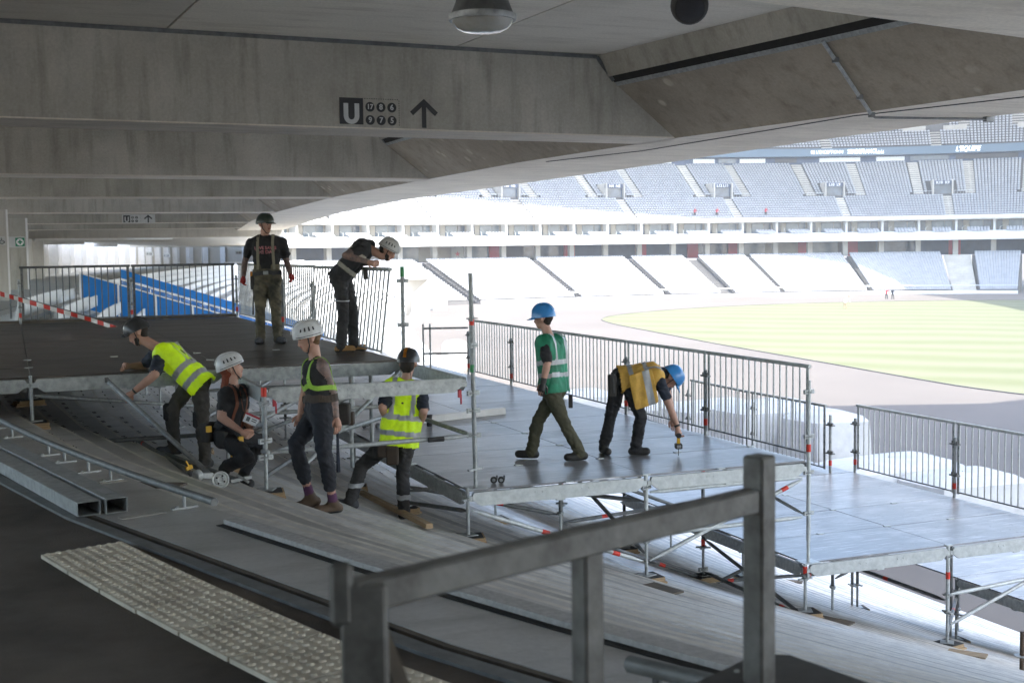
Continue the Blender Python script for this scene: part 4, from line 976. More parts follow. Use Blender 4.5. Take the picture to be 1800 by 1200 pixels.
# tall upright standing on the corner of the middle deck
g = MB(); p = N(.055, .03, Z2); g.box(p+Vector((0, 0, .006)), (.2, .2, .008)); g.tube(p, p+Vector((0, 0, .25)), .019, 10); g.box(p+Vector((0, 0, .2)), (.22, .03, .02), .5); g.build('jack', 'galv', fb)
g = MB(); g.tube(p+Vector((0, 0, .2)), N(.045, .03, 1.37), TUBE, 12); st = g.build('standard', 'galv', fb)
for z in (-.32, -.06, .9, Z1-.18, .62): put(st, 'rosette', ME_ROSE, N(.05, .03, z), .2+z)
g = MB(); g.tube(N(.048, .03, .83), N(.048, .03, .89), TUBE+.002, 12); g.build('red_band', 'red_paint', st)
g = MB(); g.tube(N(.048, .03, .34), N(.048, .03, .42), TUBE+.001, 12); g.build('green_band', 'green_paint', st)
br = brace(fb, N(-1, 0, -.34), N(.04, .02, -.32)); g = MB(); g.tube(N(-.2, .0, -.325), N(-.12, .0, -.325), TUBE+.002, 12); g.build('black_tape', 'black_rubber', br)
brace(fb, N(0, 1, -.32), N(.04, .02, -.32), 'galv'); brace(fb, N(-1, 0, -.36), N(0, 1, -.32)); brace(fb, N(-1, 0, -.0), N(-.45, 1, .05)); brace(fb, N(-.85, 0, -.55), N(-.0, 1, .18), bands=(.8,)); brace(fb, N(-1, 0, -.05), N(-1, 1, -.5)); brace(fb, N(-1, .05, -.6), N(-.55, 1, -.7), 'galv_dark')
for x in (-.62, -.5): g = MB(); g.tube(N(x+.35, 1.1, -1.0), N(x+.35, 1.1, Z1-.15), TUBE, 10); g.build('upright', 'galv', fb)

# ---------------------------------------------------------------- middle deck
d2 = thing('scaffold_deck', N(1, 0, Z2), 'middle grey boarded scaffold deck where the green vest walks', 'scaffold deck', 'scaffold decks')
deck(d2, 0, 2, 0, 6, Z2); 
for i in range(0, 2): ledger(d2, N(i, 0, Z2-.026)-Vector((0, .02, 0)), N(i+1, 0, Z2-.026)-Vector((0, .02, 0)), 'galv_light')
for j in range(0, 3): ledger(d2, N(0, j, Z2-.026)-Vector((.02, 0, 0)), N(0, j+1, Z2-.026)-Vector((.02, 0, 0)))
for j in range(0, 5): ledger(d2, N(2, j, Z2-.026)+Vector((.02, 0, 0)), N(2, j+1, Z2-.026)+Vector((.02, 0, 0)), 'galv_dark')
for j in (1, 2): 
    for i in (0, 1): ledger(d2, N(i, j, Z2-.026), N(i+1, j, Z2-.026), 'galv_dark')
for i in (0, 1):
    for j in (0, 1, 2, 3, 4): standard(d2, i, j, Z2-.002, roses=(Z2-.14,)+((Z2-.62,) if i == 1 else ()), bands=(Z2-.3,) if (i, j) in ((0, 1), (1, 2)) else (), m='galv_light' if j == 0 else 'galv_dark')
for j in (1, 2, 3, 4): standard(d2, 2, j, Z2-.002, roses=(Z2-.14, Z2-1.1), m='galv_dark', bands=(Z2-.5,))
g = MB(); p = N(2.02, 0, Z3); g.box(p+Vector((0, 0, .008)), (.22, .2, .01)); g.tube(p, p+Vector((0, 0, .3)), .019, 10); g.build('jack', 'galv_light', d2)
g = MB(); g.tube(p+Vector((0, 0, .25)), N(2.02, 0, Z2+.93), TUBE, 12); st = g.build('standard', 'galv_light', d2)
for z in (Z2-.62, Z2-.14, Z2+.28, Z2+.80): put(st, 'rosette', ME_ROSE, N(2.02, 0, z), .2)
put(st, 'red_band', ME_BAND, N(2.02, 0, Z2+.03)+Vector((0, 0, .07)))
# front bracing
zz = ground_z(LU, 0)
brace(d2, N(0, 0, Z2-.2), N(1, 0, zz+.22), 'galv_light', bands=(.42, .82)); brace(d2, N(1, 0, zz+.22), N(2, 0, Z2-.2), 'galv_light', bands=(.86,)); brace(d2, N(1, 0, Z2-.68), N(2, 0, Z2-.66), 'galv_light', bands=(.62,)); brace(d2, N(1, 0, Z2-.2), N(2, 0, Z2-.19), 'galv_light'); brace(d2, N(2, 0, Z2-.64), N(2, 1, Z2-.3), 'galv_light', bands=(.3,))
brace(d2, N(0, 1, Z2-.35), N(1, 1, Z2-.9), 'galv_dark', bands=(.6,)); brace(d2, N(0, 0, Z2-.22), N(0, 1, Z2-.55), 'galv_dark'); brace(d2, N(1, 0, Z2-.9), N(1, 1, Z2-.2), 'galv_dark'); brace(d2, N(0, 2, Z2-.4), N(1, 2, Z2-.4), 'galv_dark'); brace(d2, N(0, 1, Z2-.2), N(1, 0, Z2-.3), 'galv_dark'); brace(d2, N(1, 1, Z2-1.0), N(2, 1, Z2-.9), 'galv_dark', bands=(.3,)); brace(d2, N(1, 1, Z2-.25), N(2, 1, Z2-1.1), 'galv_dark', bands=(.4,)); brace(d2, N(0, 1, Z2-.42), N(1, 1, Z2-.42), 'galv_dark'); brace(d2, N(1, 0, Z2-.22), N(1.5, 1, Z2-.3), 'galv_light')
for i, j in ((1, .5), (1, 1), (1, 1.5), (1, 2), (2, .5), (.5, .5), (1.5, .5), (1, 0)): put(d2, 'clip', ME_CLIP, N(i, j, Z2+.003))
for x in (.55, 1.45): put(d2, 'clip', ME_CLIP, N(x, 0, Z2+.0)-Vector((0, .02, 0)))
nm = ['nearest', 'second', 'third', 'fourth', 'fifth']
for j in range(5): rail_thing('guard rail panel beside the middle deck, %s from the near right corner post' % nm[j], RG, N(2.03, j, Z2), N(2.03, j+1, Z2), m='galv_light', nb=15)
for j in (1, 2, 3, 4, 5): rail_post(d2, 2.02, j, Z2, m='galv')
# end frame of the middle deck and the far corner
ef = thing('end_rail', N(1.6, 5.2, Z2), 'short two bar end rail at the far corner of the middle deck', 'railing')
for x in (1.62, 1.69): g = MB(); g.tube(N(x, 5.15, Z2), N(x, 5.15, Z2+1.02), .02, 8); g.build('upright', 'galv', ef)
for z in (.42, .93): g = MB(); g.tube(N(1.62, 5.15, Z2+z), N(2.03, 5.02, Z2+z), .02, 8); g.build('bar', 'galv', ef)

# ---------------------------------------------------------------- lower deck (right)
d3 = thing('scaffold_deck', N(3, 0, Z3), 'lower pale boarded scaffold deck at the right edge', 'scaffold deck', 'scaffold decks')
deck(d3, 2, 4, 0, 6, Z3); deck(d3, 4, 5, -1, 1, Z3) if False else None
for i in (2, 3): ledger(d3, N(i, 0, Z3-.026)-Vector((0, .02, 0)), N(i+1, 0, Z3-.026)-Vector((0, .02, 0)), 'galv_light')
for j in (0, 1): ledger(d3, N(2, j, Z3-.026)-Vector((.02, 0, 0)), N(2, j+1, Z3-.026)-Vector((.02, 0, 0)))
for j in (0, 1, 2): ledger(d3, N(4, j, Z3-.026), N(4, j+1, Z3-.026), 'galv_dark')
for i in (2, 3):
    for j in (1, 2): ledger(d3, N(i, j, Z3-.026), N(i+1, j, Z3-.026), 'galv_dark')
for i in (2, 3, 4):
    for j in (0, 1, 2, 3):
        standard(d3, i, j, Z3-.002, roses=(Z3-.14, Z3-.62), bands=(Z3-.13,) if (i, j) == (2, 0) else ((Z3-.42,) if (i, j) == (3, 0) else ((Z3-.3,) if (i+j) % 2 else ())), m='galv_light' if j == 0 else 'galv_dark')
z3 = ground_z(3*LU, 0)
brace(d3, N(2, 0, Z3-.65), N(2, 1, Z3-.65), 'galv_dark', bands=(.2,)); brace(d3, N(3, 0, Z3-.62), N(4, 0, Z3-.52), 'galv_light'); brace(d3, N(3, 0, z3+.28), N(4, 0, Z3-.3), 'galv_light'); brace(d3, N(2, 0, Z3-.65), N(2, 1, Z3-.2), 'galv_dark'); brace(d3, N(2, 1, Z3-.9), N(3, 1, Z3-.2), 'galv_dark', bands=(.85,)); brace(d3, N(2, 1, Z3-.8), N(3, 1, Z3-.9), 'galv_dark', bands=(.2, .8)); brace(d3, N(3, 0, Z3-.7), N(3, 1, Z3-.7), 'galv_dark', bands=(.5,)); brace(d3, N(3, 1, Z3-1.0), N(4, 1, Z3-.2), 'galv_dark', bands=(.4,)); brace(d3, N(2, 1, Z3-.2), N(3, 2, Z3-.8), 'galv_dark'); brace(d3, N(2, 0, Z3-.62), N(1, 0, Z3-.2), 'galv_dark', bands=(.4,)); brace(d3, N(1, 1, Z3+.1), N(2, 1, Z3-.75), 'galv_dark', bands=(.7,))
for i, j in ((3, .5), (3, 1), (3, 0), (2.5, .5), (3.5, 1), (3.5, .5), (3, 1.5)): put(d3, 'clip', ME_CLIP, N(i, j, Z3+.003))
for j, lb in ((1, 'guard rail panel beside the lower deck, left of the two full panels'), (0, 'guard rail panel beside the lower deck, at the right edge of the view')): rail_thing(lb, RG, N(4.03, j+1, Z3), N(4.03, j, Z3), nb=16, m='galv_light')
for j in (0, 1, 2): rail_post(d3, 4.02, j, Z3, h=.88)
rail_post(d3, 3.82, 2.04, Z3, h=.95)
for j, lb in ((2.06, 'farther lower guard rail panel seen just right of the corner post'), (3.06, 'second farther lower guard rail panel seen through the bars'), (4.06, 'third farther lower guard rail panel seen through the bars')): rail_thing(lb, RG, N(3.8, j, Z3), N(3.8+.05*(j-2), j+.97, Z3), nb=15)
for j in (3.05, 4.05): rail_post(d3, 3.84, j, Z3, h=.9, band=False)
# lowest deck, beyond the lower one
d4 = thing('scaffold_deck', N(5, 0, Z4), 'lowest scaffold deck beyond the right hand railing', 'scaffold deck', 'scaffold decks')
for i in (4, 5):
    for j in range(-4, 4): put(d4, 'panel', ME_PANEL, (i*LU+.1, j*LV/2+.006, Z4))
for i in (4, 5, 6):
    for j in (-2, -1, 0, 1, 2): standard(d4, i+.05, j, Z4-.03, roses=(Z4-.2,), m='galv_dark')
for j, lb in ((1, 'low guard rail panel far behind the lower deck, left one'), (0, 'low guard rail panel far behind the lower deck, middle one'), (-1, 'low guard rail panel far behind the lower deck, right one')): rail_thing(lb, RG, N(6.05, j+1, Z4), N(6.05, j, Z4), nb=15)
ledger(d4, N(4.05, 0, Z4-.026), N(5.05, 0, Z4-.026)); ledger(d4, N(4.05, 0, Z4-.026), N(4.05, 1, Z4-.026)); brace(d4, N(3, 0, Z4+.1), N(4.05, 1, Z4-.3), 'galv_dark', bands=(.6,))

# packing boards under the jacks
ORD = ['zeroth', 'first', 'second', 'third', 'fourth', 'fifth', 'sixth', 'seventh', 'eighth', 'ninth', 'tenth', 'eleventh', 'twelfth', 'thirteenth', 'fourteenth', 'fifteenth', 'sixteenth', 'seventeenth', 'eighteenth', 'nineteenth']
ORD += ['twentieth']+['twenty '+o for o in ORD[1:10]]+['thirtieth']+['thirty '+o for o in ORD[1:10]]+['fortieth']+['forty '+o for o in ORD[1:10]]
DN = {d1: 'upper deck', d2: 'middle deck', d3: 'lower deck', d4: 'lowest deck', fb: 'open scaffold frame'}
shown = [q for q in PACKS if not (q[0] > 9.5 or q[1] > 6)]
for x, y, z, par, i, j in shown:
    js = sorted({q[5] for q in shown if q[3] is par}); is_ = sorted({q[4] for q in shown if q[3] is par and q[5] == j})
    lb = 'plywood packing under the %s upright from the left, %s row back, %s' % (ORD[is_.index(i)+1], ORD[js.index(j)+1], DN[par])
    if par is fb: lb = 'plywood packing under the left upright of the open scaffold frame'
    t = link('packing_boards', ME_PACK, None, loc=(x, y, z), rot=random.uniform(-.25, .25)); tag(t, lb, 'packing', 'plywood packing under the scaffold jacks')
# ================================================================== people
from mathutils import noise as mnoise
mat('skin_light', (.52, .30, .22), .5, c2=(.43, .235, .165), scale=12)
mat('lips', (.36, .13, .10), .5, c2=(.3, .1, .08), scale=12)
mat('eye_dark', (.03, .02, .015), .3, c2=(.02, .015, .01), scale=12)
mat('tattoo_skin', (.30, .19, .15), .55, c2=(.10, .085, .085), scale=22, detail=8)
mat('beard', (.035, .022, .015), .9, c2=(.02, .012, .008), scale=60)
mat('hair_dark', (.03, .02, .014), .8, c2=(.015, .01, .008), scale=60, stretch=(1, 1, .2))
mat('hair_red', (.22, .045, .012), .7, c2=(.12, .022, .006), scale=50, stretch=(1, 1, .2))
mat('hair_blond', (.16, .09, .04), .7, c2=(.09, .05, .02), scale=50)
mat('camo', (.17, .145, .09), .85, c2=(.03, .03, .02), scale=6.5, detail=2, bump=.3, bscale=50)
mat('trousers_black', (.021, .021, .024), .8, c2=(.012, .012, .014), scale=9, bump=.4, bscale=30)
mat('trousers_charcoal', (.045, .043, .042), .85, c2=(.025, .024, .024), scale=9, bump=.4, bscale=30)
mat('trousers_grey', (.075, .068, .058), .85, c2=(.045, .04, .035), scale=9, bump=.4, bscale=30)
mat('trousers_olive', (.082, .078, .045), .85, c2=(.055, .052, .03), scale=9, bump=.4, bscale=30)
mat('trousers_navy', (.018, .020, .027), .8, c2=(.011, .012, .017), scale=9, bump=.4, bscale=30)
mat('boot_black', (.018, .017, .016), .55, c2=(.03, .028, .025), scale=20)
mat('boot_brown', (.10, .062, .035), .7, c2=(.065, .04, .022), scale=20)
mat('boot_tan', (.40, .22, .07), .7, c2=(.30, .16, .05), scale=20)
mat('boot_grey', (.075, .078, .085), .7, c2=(.04, .042, .05), scale=25)
mat('boot_blue', (.05, .065, .09), .7, c2=(.03, .04, .06), scale=25)
mat('sock_purple', (.10, .035, .09), .9, c2=(.07, .025, .065), scale=40)
mat('glove_red', (.42, .025, .02), .7, c2=(.3, .02, .015), scale=25)
mat('hivis_yellow', (.50, .74, .0), .6, c2=(.33, .50, .01), scale=7, bump=.4, bscale=14, emit=.05)
mat('hivis_green', (.005, .24, .12), .6, c2=(.006, .14, .07), scale=7, bump=.4, bscale=14)
mat('hivis_orange', (.74, .44, .08), .65, c2=(.48, .27, .04), scale=7, bump=.4, bscale=14)
mat('vest_dark', (.03, .03, .032), .8, c2=(.018, .018, .02), scale=9, bump=.4, bscale=20)
mat('reflective', (.40, .41, .42), .4, .2, c2=(.32, .33, .34), scale=20)
mat('reflective_beige', (.42, .40, .33), .6, c2=(.32, .30, .24), scale=14)
mat('strap_dark', (.03, .03, .03), .8, c2=(.05, .05, .05), scale=30)
mat('strap_lime', (.32, .55, .05), .6, c2=(.25, .45, .04), scale=9)
mat('strap_khaki', (.26, .24, .17), .8, c2=(.19, .17, .12), scale=9)
mat('strap_rust', (.25, .08, .04), .8, c2=(.16, .06, .035), scale=9)
mat('helmet_white', (.72, .73, .73), .35, c2=(.50, .50, .49), scale=9, coat=.25)
mat('helmet_used', (.55, .55, .53), .42, c2=(.38, .38, .36), scale=9, coat=.2)
mat('helmet_black', (.022, .022, .023), .38, c2=(.035, .035, .035), scale=7, coat=.3)
mat('helmet_green', (.012, .022, .014), .4, c2=(.02, .03, .02), scale=7, coat=.2)
mat('helmet_blue', (.035, .25, .60), .32, c2=(.03, .21, .52), scale=4, coat=.35)
mat('stripe_orange', (.75, .28, .02), .5, c2=(.65, .23, .02), scale=5)
mat('pouch', (.03, .028, .026), .8, c2=(.05, .045, .04), scale=18)
mat('leather', (.06, .04, .026), .75, c2=(.035, .024, .016), scale=12)

def capsule(vs, fs, p, q, r0, r1, n=12, h=4):
    """closed tapered capsule appended to vertex/face lists"""
    p = Vector(p); q = Vector(q); d = q-p
    if d.length < 1e-5: d = Vector((0, 0, 1e-3)); q = p+d
    d.normalize(); a = d.cross(Vector((.3, .2, 1))); 
    if a.length < .1: a = d.cross(Vector((1, 0, 0)))
    a.normalize(); b = d.cross(a); o = len(vs); rings = []
    for k in range(h): t = -math.pi/2+(k+.4)*(math.pi/2)/h; rings.append((p+d*(r0*math.sin(t)), r0*math.cos(t)))
    rings += [(p, r0), (q, r1)]
    for k in range(h): t = (k+.6)*(math.pi/2)/h; rings.append((q+d*(r1*math.sin(t)), r1*math.cos(t)))
    for c, r in rings:
        for j in range(n): t = 2*math.pi*j/n; vs.append(c+(a*math.cos(t)+b*math.sin(t))*r)
    m = len(rings)
    for i in range(m-1):
        for j in range(n): fs.append((o+i*n+j, o+i*n+(j+1) % n, o+(i+1)*n+(j+1) % n, o+(i+1)*n+j))
    fs.append(tuple(o+j for j in range(n-1, -1, -1))); fs.append(tuple(o+(m-1)*n+j for j in range(n)))

def remeshed(caps, voxel, smooth=4, name='body'):
    vs, fs = [], []
    for p, q, r0, r1, _ in caps: capsule(vs, fs, p, q, r0, r1)
    me = bpy.data.meshes.new('tmp'); me.from_pydata([tuple(v) for v in vs], [], fs); me.update()
    o = bpy.data.objects.new('tmp', me); col.objects.link(o)
    rm = o.modifiers.new('r', 'REMESH'); rm.mode = 'VOXEL'; rm.voxel_size = voxel; rm.adaptivity = 0
    sm = o.modifiers.new('s', 'SMOOTH'); sm.factor = .5; sm.iterations = smooth
    dg = bpy.context.evaluated_depsgraph_get(); out = bpy.data.meshes.new_from_object(o.evaluated_get(dg))
    bpy.data.objects.remove(o); bpy.data.meshes.remove(me); out.name = name
    return out
def cap_dist(X, caps):
    """distance of points X (n,3) to every capsule surface -> (n, k)"""
    D = []
    for p, q, r0, r1, _ in caps:
        p = np.array(p); q = np.array(q); d = q-p; L2 = max(1e-9, d @ d); t = np.clip((X-p) @ d/L2, 0, 1)
        D.append(np.linalg.norm(X-(p+t[:, None]*d), axis=1)-(r0+(r1-r0)*t))
    return np.stack(D, 1)
def mesh_arrays(me):
    v = np.empty(len(me.vertices)*3); me.vertices.foreach_get('co', v); c = np.empty(len(me.polygons)*3); me.polygons.foreach_get('center', c)
    return v.reshape(-1, 3), c.reshape(-1, 3)

def strap(name, pts, parent, m, bvh, wd=.022, off=.006, th=.005):
    """flat webbing laid on the body surface through the given points"""
    pts = [Vector(p) for p in pts]; dense = []
    for a, b in zip(pts, pts[1:]):
        k = max(2, int((b-a).length/.03)); dense += [a.lerp(b, i/k) for i in range(k)]
    dense.append(pts[-1]); P_, N_ = [], []
    for p in dense:
        hit = bvh.find_nearest(p)
        if hit[0] is None: continue
        P_.append(hit[0]+hit[1]*off); N_.append(hit[1])
    for _ in range(2):
        P_ = [P_[0]]+[(P_[i-1]+P_[i]*2+P_[i+1])/4 for i in range(1, len(P_)-1)]+[P_[-1]]
        N_ = [N_[0]]+[(N_[i-1]+N_[i]*2+N_[i+1]).normalized() for i in range(1, len(N_)-1)]+[N_[-1]]
    g = MB(); vs = []
    for i, (p, n) in enumerate(zip(P_, N_)):
        d = (P_[min(i+1, len(P_)-1)]-P_[max(0, i-1)]).normalized(); s = d.cross(n).normalized()*wd
        vs += [p-s, p+s, p+s+n*th, p-s+n*th]
    fs = []
    for i in range(len(P_)-1):
        for k in range(4): fs.append((i*4+k, i*4+(k+1) % 4, i*4+4+(k+1) % 4, i*4+4+k))
    fs += [(3, 2, 1, 0), tuple(len(vs)-4+k for k in range(4))]
    g.add(vs, fs); return g.build(name, m, parent, smooth=False)

def hand_mesh(g, W, d, pn, side, s=1., curl=.5, mi=0):
    """palm and five bent fingers; d along the hand, pn palm normal (palm side), side +1 when the thumb lies on d x pn"""
    d = Vector(d).normalized(); pn = Vector(pn); pn = (pn-d*pn.dot(d)).normalized(); x = d.cross(pn)*side
    g.path([W-d*.03*s, W+d*.01*s, W+d*.045*s, W+d*.085*s, W+d*.095*s], [.024*s, .026*s, .036*s, .038*s, .03*s], 10, mi)
    for k, (off, L_, r) in enumerate(((.030, .072, .0092), (.010, .08, .0096), (-.011, .074, .0092), (-.030, .058, .0082))):
        b = W+d*.088*s+x*off*s; p = [b]; dr = d.copy(); ang = curl*(.75+.12*k)
        for seg in (.45, .32, .23):
            dr = (dr*math.cos(ang*.55)+pn*math.sin(ang*.55)).normalized(); ax = dr
            p.append(p[-1]+dr*L_*s*seg); pn2 = (pn-dr*pn.dot(dr)); pn2 = pn2.normalized() if pn2.length > .05 else -d
            dr = (dr*math.cos(ang*.45)+pn2*math.sin(ang*.45)).normalized()
        g.path(p, [r*s*1.05, r*s, r*s*.92, r*s*.7], 8, mi)
    b = W+d*.028*s+x*.028*s; t1 = (d*.72+x*.6+pn*.3*curl).normalized(); t2 = (d*.9+x*.12+pn*.5*curl).normalized()
    g.path([b, b+t1*.036*s, b+t1*.036*s+t2*.032*s, b+t1*.036*s+t2*.052*s], [.0125*s, .0115*s, .0105*s, .007*s], 8, mi)

def helmet(parent, c, f, u, m, kind, s=1.):
    """shell round the head: c head centre, f face direction, u crown direction"""
    f = (f-u*f.dot(u)).normalized(); sd = f.cross(u); P_ = lambda a, b, z: c+f*(a*s)+sd*(b*s)+u*(z*s)
    g = MB(); n = 28; rows = 9; vs = []
    for k in range(rows):
        t = k/(rows-1)*math.pi/2; cr = math.cos(t)**.75; zt = math.sin(t)
        for j in range(n):
            a = 2*math.pi*j/n; low = .035-.028*math.cos(a) if kind != 'hard' else .045
            rib = 1+(.012*math.cos(6*a) if kind == 'climb' else 0)
            vs.append(P_(.142*cr*math.cos(a)*rib-.006, .118*cr*math.sin(a)*rib, low*(-1)*(1-zt)*.6+.045+(.128)*zt-.015))
    fs = [(k*n+j, k*n+(j+1) % n, (k+1)*n+(j+1) % n, (k+1)*n+j) for k in range(rows-1) for j in range(n)]
    # rim turned inwards
    o = len(vs)
    for j in range(n): vs.append(c+(Vector(vs[j])-c)*.93)
    fs += [(o+j, o+(j+1) % n, (j+1) % n, j) for j in range(n)]
    g.add(vs, fs); sh = g.build('helmet', m, parent)
    if kind == 'hard':                                            # peak and crown ridges
        g = MB(); a_ = []; b_ = []
        for t in np.linspace(-1.15, 1.15, 13): a_.append(P_(.138*math.cos(t), .118*math.sin(t), .012)); b_.append(P_(.152*math.cos(t)+.045*max(0, math.cos(t*1.3)), .124*math.sin(t), -.006))
        vs = a_+b_+[v-u*.006 for v in a_]+[v-u*.006 for v in b_]; k = 13; fs = []
        for i in range(k-1): fs += [(i, i+1, k+i+1, k+i), (2*k+i, 3*k+i, 3*k+i+1, 2*k+i+1), (k+i, k+i+1, 3*k+i+1, 3*k+i)]
        g.add(vs, fs); g.build('peak', m, sh)
        for y in (-.03, 0, .03):
            g = MB(); g.path([P_(.13*math.cos(t)-.006, y, .03+.135*math.sin(t)) for t in np.linspace(.35, 2.8, 12)], .007, 6); g.build('ridge', m, sh)
    if kind == 'cap':
        g = MB(); a_ = []; b_ = []
        for t in np.linspace(-.75, .75, 11): a_.append(P_(.135*math.cos(t), .112*math.sin(t), .03)); b_.append(P_(.135*math.cos(t)+.075*max(0, math.cos(t*2.0)), .108*math.sin(t), .014))
        vs = a_+b_+[v-u*.007 for v in a_]+[v-u*.007 for v in b_]; k = 11; fs = []
        for i in range(k-1): fs += [(i, i+1, k+i+1, k+i), (2*k+i, 3*k+i, 3*k+i+1, 2*k+i+1), (k+i, k+i+1, 3*k+i+1, 3*k+i)]
        g.add(vs, fs); g.build('peak', m, sh)
    if kind == 'climb':
        def S(a, t, o=1.006):
            cr = math.cos(t)**.75*o; low = .035-.028*math.cos(a); zt = math.sin(t); return P_(.142*cr*math.cos(a)*(1+.012*math.cos(6*a))-.006, .118*cr*math.sin(a)*(1+.012*math.cos(6*a)), -low*(1-zt)*.6+.03+.128*zt*o)
        for sg in (-1, 1):
            for a, t0, t1 in ((1.0, .42, .62), (1.3, .40, .66), (1.6, .38, .66), (1.9, .38, .6)):
                g = MB(); g.add([S(sg*(a-.075), t0), S(sg*(a+.045), t0), S(sg*(a+.085), t1), S(sg*(a-.03), t1)], [(0, 1, 2, 3), (3, 2, 1, 0)]); g.build('vent', 'helmet_black', sh, smooth=False)
            g = MB(); g.path([S(sg*a, .1, 1.01) for a in np.linspace(.5, 2.3, 9)], .003, 5); g.build('seam', 'strap_dark', sh)
        for t in (-.05, .05): g = MB(); g.path([P_((.142*math.cos(x)**.75 if x < 1.57 else -.142*abs(math.cos(x))**.75)*1.0-.006, t, .03+.129*math.sin(x)) for x in np.linspace(.3, 2.84, 14)], .004, 5); g.build('ridge', m, sh)
    return sh

class Person:
    def __init__(s, label, base, sc=1.):
        s.base = base; s.sc = sc; s.J = {}; s.caps = []; s.label = label
    def j(s, name, px, py, dd=0.):
        s.J[name] = atd(px, py, s.base+dd); return s
    def bone(s, name, px, py, parent, length, sgn):
        """joint seen at a photo position, at the distance that gives the limb its length"""
        q = s.J[parent]; d0 = depth_of(q); p = atd(px, py, d0); l2 = (p-q).length; L_ = length*s.sc
        dd = math.sqrt(max(0, L_*L_-l2*l2))*sgn
        s.J[name] = atd(px, py, d0+dd); return s
def torso_frame(J):
    up = (J['C']-J['P']).normalized(); rt = (J['ShR']-J['ShL']); rt = (rt-up*rt.dot(up)).normalized(); return up, rt, up.cross(rt)

